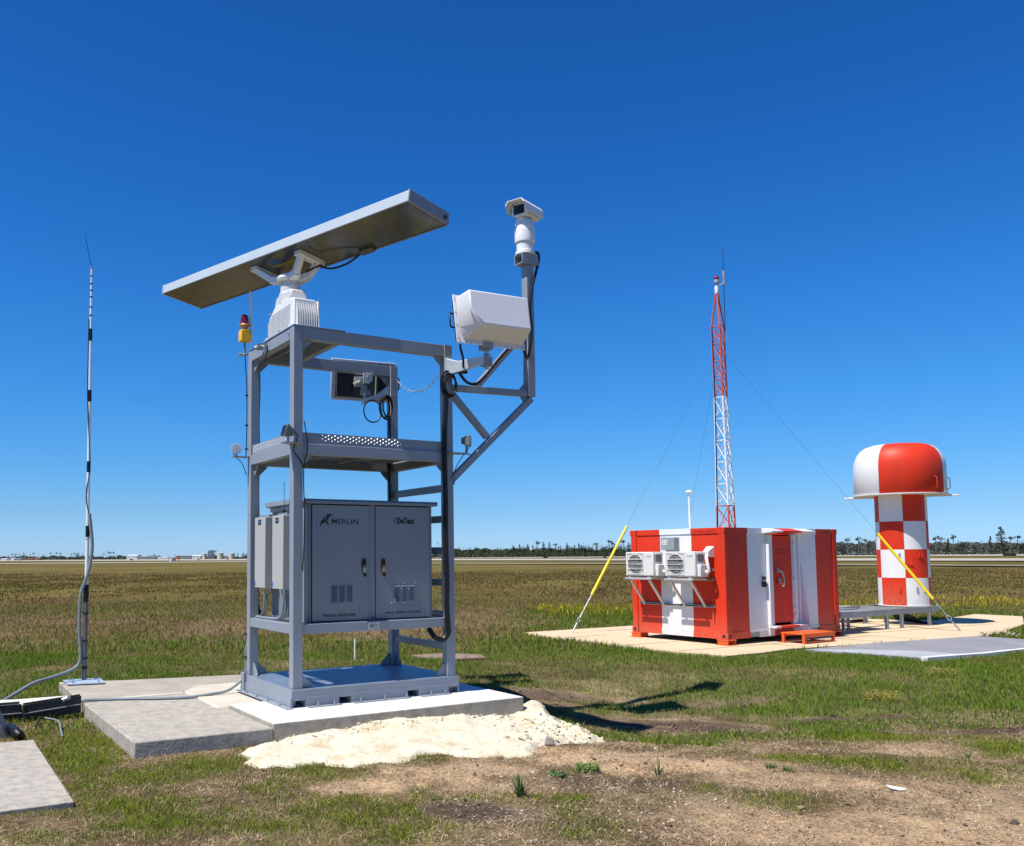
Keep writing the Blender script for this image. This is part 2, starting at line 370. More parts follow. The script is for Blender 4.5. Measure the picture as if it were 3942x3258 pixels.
def masks(x, y):
    """greenness, tan sand, dark mud, gravel"""
    r = np.hypot(x, y)
    n1 = fbm(x * 1.1, y * 1.1, 21, 4); n2 = fbm(x * 0.35, y * 0.35, 22, 4); n3 = fbm(x * 3.5, y * 3.5, 23, 4)
    # signed distance to the diagonal dividing trampled earth (near) from turf (far) on the right
    # line from (2.3,9.3) to (6.8,7.0)
    dd = ((y - 9.3) * 4.5 + (x - 2.3) * 2.3) / 5.05
    right = smooth(0.6, 2.2, x)
    g = 0.42 + (n1 - 0.5) * 1.7 + (n3 - 0.5) * 1.7                 # patchy foreground turf
    gr_ = smooth(-0.3, 1.3, dd + (n1 - 0.5) * 2.2) * 1.0 + (n1 - 0.5) * 0.9
    g = g * (1 - right) + gr_ * right + (1 - smooth(0.0, 1.2, dd)) * right * (g * 0.55 - 0.04)
    mid = smooth(9.5, 11.5, r)
    g = g * (1 - mid) + mid * (0.78 + (n1 - 0.5) * 0.9 + (n2 - 0.5) * 0.8)
    g = g - 0.5 * blob(x, y, 3.3, 10.3, 1.3, 0.8, 0.3, 0.5, 0.7) 
    far = smooth(17, 23, r + (n2 - 0.5) * 8)
    farg = 0.22 + (fbm(x * 0.12, y * 0.25, 24, 4) - 0.5) * 1.1
    # greener near the apron on the right
    rg = smooth(0.05, 0.2, x / np.maximum(y, 1)) * (1 - smooth(27, 36, r + (n2 - 0.5) * 10))
    farg = np.maximum(farg, rg * (0.85 + (n1 - 0.5) * 0.6))
    g = g * (1 - far) + farg * far
    for cx, cy, rx, ry, a in ((-0.35, 6.25, 1.25, 0.42, 0.0), (-3.0, 8.2, 0.75, 1.7, 0.45), (-2.1, 7.35, 1.0, 0.4, 0.5), (-2.6, 10.9, 0.1, 0.1, 0),
                              (-1.3, 5.9, 0.8, 0.25, 0.2), (1.5, 7.3, 0.35, 0.12, 0), (3.0, 6.0, 0.3, 0.12, 0), (3.6, 7.7, 0.7, 0.25, -0.4), (1.0, 6.6, 0.45, 0.22, 0)):
        g = np.maximum(g, blob(x, y, cx, cy, rx, ry, a, 0.6, 0.9) * (0.80 + (n3 - 0.5) * 1.2))
    sand = np.zeros_like(x)
    for cx, cy, rx, ry, a, k in ((-0.25, 6.98, 0.42, 0.22, 0, 0.9), (0.4, 7.35, 0.75, 0.28, 0.1, 0.8), (2.15, 7.6, 0.95, 0.34, -0.15, 1.0), (1.7, 8.25, 0.7, 0.25, -0.2, 1.0),
                                 (3.2, 5.75, 1.6, 0.5, -0.1, 0.8), (3.2, 7.0, 0.9, 0.25, -0.2, 0.6), (2.6, 9.0, 0.4, 0.14, -0.2, 0.7), (1.0, 6.9, 0.9, 0.3, 0, 0.35), (4.9, 6.4, 1.3, 0.4, -0.25, 0.5)):
        sand = np.maximum(sand, blob(x, y, cx, cy, rx, ry, a, 0.5, 0.7, 9) * k)
    mud = np.zeros_like(x)
    for cx, cy, rx, ry, a, k in ((0.5, 6.25, 0.42, 0.22, -0.2, 1.0), (3.4, 10.3, 1.1, 0.45, -0.4, 0.9), (3.0, 8.7, 0.5, 0.16, -0.2, 0.9), (4.6, 7.9, 1.5, 0.22, -0.42, 0.8), (2.0, 12.1, 1.2, 0.2, 0.0, 0.75),
                                 (5.2, 10.7, 0.7, 0.16, -0.3, 0.9), (6.0, 9.1, 1.2, 0.2, -0.3, 0.7), (4.3, 11.9, 0.7, 0.25, 0.3, 0.5), (1.7, 7.0, 0.5, 0.13, 0, 0.7), (2.1, 11.6, 0.4, 0.2, 0, 0.8), (4.5, 9.6, 1.4, 0.2, -0.35, 0.6)):
        mud = np.maximum(mud, blob(x, y, cx, cy, rx, ry, a, 0.45, 0.8, 13) * k)
    grav = smooth(0.35, 0.62, fbm(x * 0.9, y * 0.9, 44, 3)) * (1 - smooth(7.2, 8.6, r)) * smooth(0.0, 1.0, x)
    grav = np.maximum(grav, blob(x, y, 2.4, 8.9, 0.55, 0.16, -0.2, 0.5, 0.5) * 0.9)
    grav = np.maximum(grav, blob(x, y, 4.2, 10.9, 0.7, 0.2, -0.1, 0.5, 0.7) * 0.7)
    g = np.clip(g - sand * 0.9 - mud * 0.9, 0, 1)
    return g, sand, mud, grav
def mix(a, b, t): return a * (1 - t[:, None]) + b * t[:, None]
def ground_col(x, y, g, sand, mud):
    r = np.hypot(x, y)
    n1 = fbm(x * 1.7, y * 1.7, 51, 4); n2 = fbm(x * 0.05, y * 0.11, 52, 5); n3 = fbm(x * 0.6, y * 0.6, 53, 4)
    soil = mix(np.array([0.12, 0.08, 0.047]), np.array([0.37, 0.265, 0.16]), np.clip((n1 - 0.3) * 2.2, 0, 1))
    col = mix(soil, np.array([0.11, 0.12, 0.035]), np.clip(g * 0.9, 0, 1))
    col = mix(col, np.array([0.58, 0.40, 0.23]), sand * 0.85)
    col = mix(col, np.array([0.075, 0.055, 0.042]), mud * 0.85)
    field = mix(np.array([0.10, 0.073, 0.022]), np.array([0.165, 0.118, 0.042]), np.clip((n2 - 0.35) * 3, 0, 1))
    field = mix(field, np.array([0.10, 0.105, 0.02]), np.clip(g * 1.1, 0, 1))
    pink = smooth(17, 21, r) * (1 - smooth(27, 36, r)) * smooth(0.4, 0.7, n3 + n2 * 0.3)
    field = mix(field, np.array([0.24, 0.17, 0.105]), pink * 0.7)
    return mix(col, field, smooth(13, 20, r))
def build_ground():
    aa = np.concatenate([np.arange(-180, -42, 6.0), np.arange(-42, -36, 1.0), np.arange(-36, 46, 0.33), np.arange(46, 52, 1.0), np.arange(52, 180.1, 6.0)])
    aa = np.radians(aa)
    rr = [0.6, 1.2, 2.0, 3.0, 4.0, 4.8]
    while rr[-1] < 26: rr.append(rr[-1] * 1.0065)
    while rr[-1] < 9000: rr.append(rr[-1] * 1.035)
    rr = np.array(rr)
    Rg, Ag = np.meshgrid(rr, aa, indexing='ij')
    X = (Rg * np.sin(Ag)).ravel(); Y = (Rg * np.cos(Ag)).ravel()
    Z = ground_h(X, Y)
    nr, na = len(rr), len(aa)
    V = np.column_stack([X, Y, Z])
    V = np.vstack([V, [[0, 0, -0.02]]])
    i = np.arange(nr - 1)[:, None] * na + np.arange(na - 1)[None, :]
    i = i.ravel()
    Q = np.column_stack([i, i + na, i + na + 1, i + 1])
    me = bpy.data.meshes.new('ground')
    nf = len(Q)
    tri = np.column_stack([np.full(na - 1, len(V) - 1), np.arange(na - 1), np.arange(1, na)])
    me.vertices.add(len(V)); me.vertices.foreach_set('co', V.ravel())
    me.loops.add(nf * 4 + len(tri) * 3); me.loops.foreach_set('vertex_index', np.concatenate([Q[:, ::-1].ravel(), tri.ravel()]))
    me.polygons.add(nf + len(tri))
    me.polygons.foreach_set('loop_start', np.concatenate([np.arange(nf) * 4, nf * 4 + np.arange(len(tri)) * 3]))
    me.polygons.foreach_set('loop_total', np.concatenate([np.full(nf, 4), np.full(len(tri), 3)]))
    me.update(calc_edges=True); me.validate()
    x, y = V[:, 0], V[:, 1]
    g, sand, mud, grav = masks(x, y)
    c = ground_col(x, y, g, sand, mud)
    ca = me.color_attributes.new('gcol', 'FLOAT_COLOR', 'POINT')
    ca.data.foreach_set('color', np.column_stack([c, grav]).ravel())
    me.polygons.foreach_set('use_smooth', [True] * len(me.polygons))
    return me
def ground_mat():
    mt = bpy.data.materials.new('earth_and_turf'); mt.use_nodes = True
    n = mt.node_tree.nodes; l = mt.node_tree.links; b = n['Principled BSDF']
    b.inputs['Roughness'].default_value = 0.95; b.inputs['Specular IOR Level'].default_value = 0.04
    at = n.new('ShaderNodeVertexColor'); at.layer_name = 'gcol'
    ge = n.new('ShaderNodeNewGeometry')
    def noise(scale, det=6, rough=0.6):
        z = n.new('ShaderNodeTexNoise'); z.inputs['Scale'].default_value = scale; z.inputs['Detail'].default_value = det; z.inputs['Roughness'].default_value = rough
        l.new(ge.outputs['Position'], z.inputs['Vector']); return z
    nf = noise(34, 8, 0.75); nm = noise(4.5, 6, 0.7); nl = noise(0.35, 6, 0.7)
    def mr(src, a0, a1, t0, t1):
        z = n.new('ShaderNodeMapRange'); z.inputs[1].default_value = a0; z.inputs[2].default_value = a1; z.inputs[3].default_value = t0; z.inputs[4].default_value = t1
        l.new(src, z.inputs[0]); return z.outputs[0]
    def mul(a, b_):
        z = n.new('ShaderNodeMath'); z.operation = 'MULTIPLY'; l.new(a, z.inputs[0]); l.new(b_, z.inputs[1]); return z.outputs[0]
    f = mul(mul(mr(nf.outputs['Fac'], 0.3, 0.7, 0.35, 1.6), mr(nm.outputs['Fac'], 0.3, 0.7, 0.72, 1.28)), mr(nl.outputs['Fac'], 0.3, 0.7, 0.72, 1.3))
    vm = n.new('ShaderNodeVectorMath'); vm.operation = 'SCALE'
    l.new(at.outputs['Color'], vm.inputs[0]); l.new(f, vm.inputs['Scale'])
    # pebbles where the gravel mask says so
    vo = n.new('ShaderNodeTexVoronoi'); vo.inputs['Scale'].default_value = 38; l.new(ge.outputs['Position'], vo.inputs['Vector'])
    peb = mr(vo.outputs['Distance'], 0.18, 0.30, 1.0, 0.0)
    rnd = n.new('ShaderNodeSeparateColor'); l.new(vo.outputs['Color'], rnd.inputs[0])
    pick = mr(rnd.outputs[0], 0.72, 0.76, 0, 1)
    pm = mul(mul(peb, pick), mr(at.outputs['Alpha'], 0.05, 0.5, 0.0, 1.0))
    mx = n.new('ShaderNodeMix'); mx.data_type = 'RGBA'
    l.new(pm, mx.inputs[0]); l.new(vm.outputs[0], mx.inputs[6]); mx.inputs[7].default_value = (0.48, 0.42, 0.33, 1)
    l.new(mx.outputs[2], b.inputs['Base Color'])
    bp = n.new('ShaderNodeBump'); bp.inputs['Distance'].default_value = 0.03; bp.inputs['Strength'].default_value = 0.9
    ad = n.new('ShaderNodeMath'); ad.operation = 'ADD'; l.new(nf.outputs['Fac'], ad.inputs[0]); l.new(mr(nm.outputs['Fac'], 0, 1, 0, 1.5), ad.inputs[1])
    l.new(ad.outputs[0], bp.inputs['Height']); l.new(bp.outputs[0], b.inputs['Normal'])
    return mt
GMAT = ground_mat()
gme = build_ground(); gme.materials.append(GMAT)
ground = bpy.data.objects.new('ground', gme); COL.objects.link(ground); ground['kind'] = 'structure'

def zone_poly(poly):      # bool test for points inside polygon (numpy)
    P = np.array(poly)
    def f(x, y):
        ins = np.zeros(len(x), bool); j = len(P) - 1
        for i in range(len(P)):
            xi, yi = P[i]; xj, yj = P[j]
            c = ((yi > y) != (yj > y)) & (x < (xj - xi) * (y - yi) / (yj - yi + 1e-12) + xi)
            ins ^= c; j = i
        return ins
    return f
NOGRASS = []
def rectT(u0, u1, v0, v1):
    NOGRASS.append(zone_poly([tuple(FT.w(u, v))[:2] for u, v in ((u0, v0), (u1, v0), (u1, v1), (u0, v1))]))

# ---- concrete slabs round the tower (tower frame)
def slab(name, poly, z0, z1, mat, fr=FT, bevel=0.012, side=None):
    if mat in (CONCD, CONC, CONCL):
        rs = random.Random(len(name)); P2 = []
        for i, (a, b) in enumerate(poly):
            c, d = poly[(i + 1) % len(poly)]; L = math.hypot(c - a, d - b); n = max(1, int(L / 0.11))
            for k in range(n):
                j = 0.003 if k else 0.006; P2.append((a + (c - a) * k / n + rs.uniform(-j, j), b + (d - b) * k / n + rs.uniform(-j, j)))
        poly = P2
    mb = MB(); mb.prism([(u, v, z0) for u, v in poly], (0, 0, z1 - z0))
    if side: mb.mi = [0, 0] + [1] * len(poly); mat = [mat, side]
    o = one(name, mb, mat, None, None, fr, (poly[0][0], poly[0][1], 0), kind='structure', bevel=bevel)
    NOGRASS.append(zone_poly([tuple(fr.w(u, v))[:2] for u, v in poly])); return o
slab('old_concrete_slab', [(-1.80, -0.70), (-0.505, -0.72), (-0.505, 1.93), (-1.80, 1.85)], -0.1, 0.130, CONCD)
slab('rear_concrete_slab', [(-1.80, 1.99), (-0.50, 2.05), (0.55, 2.05), (0.62, 3.12), (-1.0, 3.45), (-1.77, 3.72)], -0.1, 0.130, CONC)
#slab('concrete_strip', [(-2.2, 1.78), (-1.81, 1.80), (-1.81, 2.03), (-2.2, 2.0)], -0.1, 0.122, CONC)
slab('pale_concrete_pad', [(-0.62, 0.62), (-0.52, 0.60), (0.9, 0.60), (0.9, 2.30), (-0.35, 2.30), (-0.60, 1.95)], 0.01, 0.150, CONCL, bevel=0.02)
slab('new_concrete_slab', [(-0.50, -0.71), (2.51, -0.68), (2.51, 2.0), (1.0, 2.0), (1.0, 0.58), (-0.50, 0.58)], -0.1, 0.170, CONCN, side=CONCD)
slab('foreground_concrete_slab', [(-4.6, 0.62), (-2.48, 0.49), (-2.515, -1.99), (-4.6, -1.96)], -0.1, 0.02, CONCD, bevel=0.006)

# joint board pieces between the old slab and the rear slab
mb = MB(); mb.box(-1.80, -0.62, 1.865, 1.975, 0.0, 0.134)
one('joint_filler', mb, CONCL, None, None, FT, (-1.8, 1.865, 0), kind='structure')

# ---- apron and grey pad by the shelter (shelter frame)
ap = [(-1.222, 4.573), (-1.5, 3.4), (-1.46, 2.27), (-1.56, 1.3), (-1.75, 0.2), (-1.48, -1.085), (-0.5, -1.12), (0.41, -1.02), (2.6, -1.35), (5.66, -1.80), (7.2, -1.62), (10.05, -0.86), (13, 0.4), (13, 1.6), (9.77, 1.03), (8.9, 2.2), (8.6, 4.2), (2.25, 4.46)]
slab('tan_apron', ap, -0.1, 0.012, APRON, FB, bevel=0)
# raised joints cut in the apron: shallow dark grooves laid as thin strips
jm = MB()
for k, (a, b) in enumerate((((-1.5, 3.0), (-0.1, 3.05)), ((-1.55, 1.2), (-0.1, 1.1)), ((-1.6, -0.1), (4.0, -0.45)), ((1.0, -1.05), (0.9, -0.1)), ((4.2, -1.5), (4.1, 0.2)), ((4.2, 0.0), (9.5, -0.4)), ((7.0, -1.55), (6.9, 0.2)), ((3.0, -1.3), (2.95, -0.1)))):
    a = Vector((*a, 0.0165)); b = Vector((*b, 0.0165)); jm.beam(a, b, 0.02, 0.002)
one('apron_joint', jm, pbr('apron_joint_dark', (0.33, 0.25, 0.15), 0.9, 0, 0.1, 5), None, None, FB, (0, 0, 0), kind='structure')
slab('grey_pad', [(0.43, -1.30), (0.75, -3.18), (2.2, -3.42), (3.63, -3.50), (5.6, -3.6), (5.658, -2.66), (5.676, -1.80), (2.6, -1.36)], -0.1, 0.024, MATG, FB, bevel=0)
slab('pale_grey_pad_strip', [(0.45, -1.45), (0.76, -3.16), (1.9, -3.36), (1.75, -2.6), (1.2, -1.9)], 0.0, 0.029, MATL, FB, bevel=0)
slab('grey_pad_kerb', [(0.74, -3.18), (0.76, -3.28), (2.2, -3.52), (3.6, -3.60), (3.6, -3.505), (2.2, -3.425)], -0.1, 0.045, CONCN, FB, bevel=0.004)

# ---- runways and grass verges far out: ribbons on the ground
def ribbon(name, top, bot, z, mat):
    P = [ground_at(x, y, z) for x, y in top]; Q = [ground_at(x, y, z) for x, y in bot]
    mb = MB(); n = len(P)
    mb.add(P + Q, [(i, i + 1, n + i + 1, n + i) for i in range(n - 1)])
    return one(name, mb, mat, None, None, FW, (0, 0, 0), kind='structure')
ribbon('runway', [(-1500, 2169.5), (0, 2156.8), (1000, 2152.2), (2000, 2151.2), (2500, 2151), (3300, 2150), (3942, 2150), (5200, 2150)],
       [(-1500, 2172.5), (0, 2160.8), (1000, 2157.2), (2000, 2157.3), (2500, 2158), (3300, 2158.5), (3942, 2159), (5200, 2161)], 0.16, RUNWAY)
ribbon('taxiway', [(1500, 2147), (2000, 2145.0), (2500, 2142), (3300, 2136), (3942, 2132.2), (5200, 2124.5)],
       [(1500, 2148), (2000, 2147.6), (2500, 2145.5), (3300, 2141.5), (3942, 2139.5), (5200, 2135)], 0.16, RUNWAY)
ribbon('service_road', [(-1500, 2181), (0, 2168.6), (600, 2164.6), (1000, 2160.6)], [(-1500, 2184), (0, 2171), (600, 2167), (1000, 2163.2)], 0.16, RUNWAY)
VERGE = pbr('pale_dry_verge', (0.22, 0.20, 0.12), 0.95, 0, 0.2, 0.2)
ribbon('dry_verge', [(1000, 2166.5), (1750, 2167), (2400, 2168), (3300, 2172), (3942, 2175), (5200, 2183)], [(1000, 2168), (1750, 2170.5), (2400, 2171.5), (3300, 2176), (3942, 2179), (5200, 2188)], 0.12, VERGE)

# ---- pile of white limestone sand against the slab
SANDP = [tuple(ground_at(x, y, 0))[:2] for x, y in ((905, 2893), (986, 2941), (1110, 2940), (1243, 2936), (1360, 2940), (1471, 2930), (1600, 2912), (1700, 2901), (1820, 2908), (1928, 2903), (2036, 2906), (2093, 2850), (2200, 2832), (2324, 2818), (2290, 2782), (2235, 2752), (2167, 2722), (2090, 2702))]
SANDP += [tuple(FT.w(2.60, -0.40))[:2], tuple(FT.w(2.45, -0.60))[:2], tuple(FT.w(1.0, -0.60))[:2], tuple(FT.w(-0.45, -0.66))[:2], tuple(FT.w(-0.60, -0.80))[:2]]
def poly_dist(P, x, y):
    d = np.full(x.shape, 1e9)
    for i in range(len(P)):
        ax, ay = P[i]; bx, by = P[(i + 1) % len(P)]
        t = np.clip(((x - ax) * (bx - ax) + (y - ay) * (by - ay)) / ((bx - ax) ** 2 + (by - ay) ** 2), 0, 1)
        d = np.minimum(d, np.hypot(x - ax - t * (bx - ax), y - ay - t * (by - ay)))
    return d
def sand_h(x, y):
    ins = zone_poly(SANDP)(x, y); d = poly_dist(SANDP, x, y) * np.where(ins, 1, -1)
    d = d + (fbm(x * 4, y * 4, 61, 3) - 0.5) * 0.22
    u, v = uvT(x, y)
    slope = np.clip((-0.66 - v) / 1.25, 0, 1)
    top = np.clip((u + 0.55) / 1.6, 0, 1)
    hmax = (0.03 + 0.125 * top) * (1 - slope ** 0.8) + 0.035
    hmax = np.where(u > 2.3, hmax * (1 - 0.5 * smooth(2.3, 3.2, u)) + 0.05 * smooth(2.25, 2.5, u), hmax)
    h = np.minimum(np.maximum(d, -0.06) * 0.55, hmax)
    lump = (fbm(x * 9, y * 9, 62, 4) - 0.5) * 0.018 + (np.abs(fbm(x * 22, y * 22, 63, 3) - 0.5)) * -0.016
    h = h + lump * smooth(0.0, 0.08, d)
    edge = blob(x, y, 1.75, 9.0, 0.55, 0.5, 0, 0.5, 0.5) + blob(x, y, -0.75, 8.45, 0.25, 0.15, 0.5, 0.5, 0.5)
    h = h + edge * (fbm(x * 12, y * 12, 66, 3) - 0.35) * 0.08 * smooth(0, 0.1, d)
    return h
def build_sand():
    st = 0.016
    xs = np.arange(-1.9, 3.0, st); ys = np.arange(7.2, 11.0, st)
    X, Y = np.meshgrid(xs, ys, indexing='ij'); sh = X.shape
    x, y = X.ravel(), Y.ravel()
    gz = ground_h(x, y); h = sand_h(x, y) 
    z = gz + h
    nx, ny = sh
    i = (np.arange(nx - 1)[:, None] * ny + np.arange(ny - 1)[None, :]).ravel()
    Q = np.column_stack([i, i + ny, i + ny + 1, i + 1])
    keep = (h[Q] > -0.012).any(1)
    u, v = uvT(x, y); under = (v > -0.62) & (u < 2.42) & (u > -1.6)
    keep &= ~under[Q].all(1)
    Q = Q[keep]; used = np.unique(Q); rem = np.full(len(x), -1); rem[used] = np.arange(len(used))
    V = np.column_stack([x, y, z])[used]; Q = rem[Q]
    me = bpy.data.meshes.new('sand_pile'); me.from_pydata(V.tolist(), [], Q.tolist())
    me.polygons.foreach_set('use_smooth', [True] * len(me.polygons))
    return me
def sand_mat():
    mt = bpy.data.materials.new('white_limestone_sand'); mt.use_nodes = True
    n = mt.node_tree.nodes; l = mt.node_tree.links; b = n['Principled BSDF']; b.inputs['Roughness'].default_value = 0.95; b.inputs['Specular IOR Level'].default_value = 0.1
    ge = n.new('ShaderNodeNewGeometry')
    a = n.new('ShaderNodeTexNoise'); a.inputs['Scale'].default_value = 2.6; a.inputs['Detail'].default_value = 8; a.inputs['Roughness'].default_value = 0.7
    c = n.new('ShaderNodeTexNoise'); c.inputs['Scale'].default_value = 45; c.inputs['Detail'].default_value = 6; c.inputs['Roughness'].default_value = 0.75
    l.new(ge.outputs['Position'], a.inputs['Vector']); l.new(ge.outputs['Position'], c.inputs['Vector'])
    r = n.new('ShaderNodeValToRGB'); e = r.color_ramp.elements; e[0].position = 0.50; e[0].color = (0.72, 0.66, 0.49, 1); e[1].position = 0.72; e[1].color = (0.52, 0.37, 0.20, 1)
    l.new(a.outputs['Fac'], r.inputs[0])
    m2 = n.new('ShaderNodeMapRange'); m2.inputs[1].default_value = 0.28; m2.inputs[2].default_value = 0.55; m2.inputs[3].default_value = 0.72; m2.inputs[4].default_value = 1.03
    l.new(c.outputs['Fac'], m2.inputs[0])
    vm = n.new('ShaderNodeVectorMath'); vm.operation = 'SCALE'; l.new(r.outputs[0], vm.inputs[0]); l.new(m2.outputs[0], vm.inputs['Scale']); l.new(vm.outputs[0], b.inputs['Base Color'])
    bp = n.new('ShaderNodeBump'); bp.inputs['Distance'].default_value = 0.014; bp.inputs['Strength'].default_value = 1.0; l.new(c.outputs['Fac'], bp.inputs['Height']); l.new(bp.outputs[0], b.inputs['Normal'])
    return mt
SANDM = sand_mat()
sme = build_sand(); sme.materials.append(SANDM)
so = bpy.data.objects.new('sand_pile', sme); COL.objects.link(so)
so['label'] = 'heap of white limestone sand spread against the front edge of the new slab'; so['category'] = 'sand'; so['kind'] = 'stuff'
NOGRASS.append(lambda x, y: sand_h(x, y) > 0.012)

# crumbs and stones
def pebbles(name, pts, mats, label, seed):
    rs = random.Random(seed); mb = MB()
    for (x, y, z, s) in pts:
        q = [Vector((rs.uniform(-1, 1), rs.uniform(-1, 1), rs.uniform(-.6, .9))) for _ in range(7)]
        bm = bmesh.new()
        for k in q: bm.verts.new(k.normalized() * s * rs.uniform(.7, 1.1) + Vector((x, y, z)))
        r = bmesh.ops.convex_hull(bm, input=bm.verts)
        bm.verts.index_update(); vs_ = [v.co.copy() for v in bm.verts]
        mb.slot(rs.randrange(len(mats))).add(vs_, [tuple(v.index for v in f.verts) for f in bm.faces]); bm.free()
    o = one(name, mb, mats, label, 'gravel' if 'gravel' in name else 'stones', kind='stuff', smooth_ang=10)
    return o
STONE1 = pbr('pale_stone', (0.46, 0.41, 0.33), 0.9, 0, 0.15, 20, 0.002, 80)
STONE2 = pbr('tan_stone', (0.42, 0.34, 0.24), 0.9, 0, 0.15, 20, 0.002, 80)
pts = []
N_ = 16000
px_ = rng.uniform(-3.5, 5.5, N_); py_ = rng.uniform(5.2, 9.5, N_)
g_, s_, m_, gv_ = masks(px_, py_); gz_ = ground_h(px_, py_)
no = np.zeros(N_, bool)
for z in NOGRASS: no |= z(px_, py_)
for i in range(N_):
    if no[i]: continue
    if random.random() < 0.03 + gv_[i] * 0.42 + s_[i] * 0.16:
        pts.append((px_[i], py_[i], gz_[i] + 0.004, abs(random.gauss(0.0, 0.006)) + 0.0035))
pebbles('gravel', pts, [STONE1, STONE2], 'scattered pale limestone pebbles on the trampled earth', 5)
pts = []
for _ in range(420):
    x = random.gauss(1.75, 0.33); y = random.gauss(9.0, 0.42) if random.random() < .8 else random.gauss(8.5, 0.3)
    h = float(sand_h(np.array([x]), np.array([y]))[0])
    if h > 0.0: pts.append((x, y, h + float(ground_h(np.array([x]), np.array([y]))[0]) + 0.004, abs(random.gauss(0.013, 0.012)) + 0.006))
for _ in range(240):
    u = random.uniform(-0.6, 2.4); v = random.uniform(-1.1, -0.72); p = FT.w(u, v)
    h = float(sand_h(np.array([p.x]), np.array([p.y]))[0])
    if h > 0.0: pts.append((p.x, p.y, h + 0.0 + float(ground_h(np.array([p.x]), np.array([p.y]))[0]) + 0.002, abs(random.gauss(0.007, 0.008)) + 0.004))
pebbles('sand_lumps', pts, [SANDM, SANDM], 'lumps and crumbs of limestone lying on the white sand heap', 6)

CLOD = pbr('dark_clod', (0.085, 0.06, 0.042), 0.95, 0, 0.3, 15, 0.003, 60); CLOD2 = pbr('brown_clod', (0.20, 0.145, 0.095), 0.95, 0, 0.3, 15, 0.003, 60)
pts = []; n_ = 26000; cx_ = rng.uniform(-2.5, 7.5, n_); cy_ = rng.uniform(5.3, 12.5, n_); g_, s_, m_, gv_ = masks(cx_, cy_); z_ = ground_h(cx_, cy_); no = np.zeros(n_, bool)
for z in NOGRASS: no |= z(cx_, cy_)
for i in range(n_):
    if not no[i] and random.random() < 0.010 + m_[i] * 0.16 + s_[i] * 0.03 and g_[i] < 0.6: pts.append((cx_[i], cy_[i], z_[i] + 0.003, abs(random.gauss(0, 0.012)) + 0.006))
pebbles('earth_clods', pts, [CLOD, CLOD2], 'small dark clods of earth along the ruts and bare patches', 9)

# ================================================================ TOWER
W_, D_, PW, ZS, ZB, ZT, EX = 2.045, 1.436, 0.110, 0.170, 0.361, 4.270, 0.0274
def gus(mb, corner, da, db, s, t, n):    # triangular plate: corner point, two edge dirs, size, thickness along n
    c = Vector(corner); da = Vector(da); db = Vector(db); n = Vector(n)
    poly = [c, c + da * s, c + da * s + db * 0.02, c + db * s + da * 0.02, c + db * s]
    mb.prism([p - n * t / 2 for p in poly], n * t)
T = Thing('equipment_tower', 'tall blue-grey steel frame tower carrying the rotating radar and the cabinet on the new slab', 'tower', FT, (W_ / 2, D_ / 2, ZS))
# base: beams with fork pockets
mb = MB()
PK = [(-0.013, 0.128), (0.524, 0.669), (1.381, 1.524), (1.925, 2.06)]
zp0, zp1 = ZS + 0.006, 0.243
for v0 in (-EX, D_ + EX - 0.09):
    mb.box(-EX, W_ + EX, v0, v0 + 0.09, zp1 + 0.002, ZB - 0.004)
    u = -EX
    for a, b in PK + [(W_ + EX, None)]:
        if a - u > 0.005: mb.box(u, a, v0, v0 + 0.09, ZS + 0.001, zp1)
        u = b
for u0 in (-EX, W_ + EX - 0.09): mb.box(u0, u0 + 0.09, -EX + 0.091, D_ + EX - 0.091, ZS + 0.001, ZB - 0.004)
base = T.part('base_frame', mb, STEEL, bevel=0.004)
for a, b in PK:
    mb = MB(); mb.box(a + 0.003, b - 0.003, -EX + 0.012, D_ + EX - 0.012, zp0 - 0.002, zp0); mb.box(a + 0.003, b - 0.003, 0.0, D_, zp1 - 0.001, zp1 + 0.001)
    mb.box(a - 0.006, a + 0.001, -EX - 0.003, 0.3, zp0, zp1 + 0.005); mb.box(b - 0.001, b + 0.006, -EX - 0.003, 0.3, zp0, zp1 + 0.005); mb.box(a - 0.006, b + 0.006, -EX - 0.003, 0.3, zp1 + 0.0005, zp1 + 0.006)
    T.part('fork_pocket', mb, STEEL, base)
mb = MB(); mb.box(-EX + 0.004, W_ + EX - 0.004, -EX + 0.004, D_ + EX - 0.004, ZB - 0.003, ZB); deck = T.part('deck_plate', mb, DECKP)
lug = MB()
def lugs(mb, a0, a1, b0, b1, z, step=0.034, axis='z', sb=None):
    i = 0; a = a0 + step / 2; sb = sb or step
    while a < a1:
        b = b0 + sb / 2 + (sb * 0.5 if i % 2 else 0); j = 0
        while b < b1 - sb * 0.2:
            s = 1; L, w, h = step * 0.36, step * 0.14, 0.005
            da, db = L * 0.7071, s * L * 0.7071; pa, pb = -w * 0.7071 * s, w * 0.7071
            q = [(a - da, b - db, 0), (a + pa, b + pb, 0), (a + da, b + db, 0), (a - pa, b - pb, 0), (a - da * .5, b - db * .5, h), (a + da * .5, b + db * .5, h)]
            if axis == 'z': V = [(x, y, z + k) for x, y, k in q]
            elif axis == 'v': V = [(x, z - k, y) for x, y, k in q]
            else: V = [(z - k, x, y) for x, y, k in q]
            mb.add(V, [(0, 1, 4), (1, 2, 5, 4), (2, 3, 5), (3, 0, 4, 5)])
            b += sb; j += 1
        a += step; i += 1
lugs(lug, 0.0, W_, 0.0, D_, ZB + 0.0002)
T.part('tread_lugs', lug, DECKP, deck, kind='stuff')
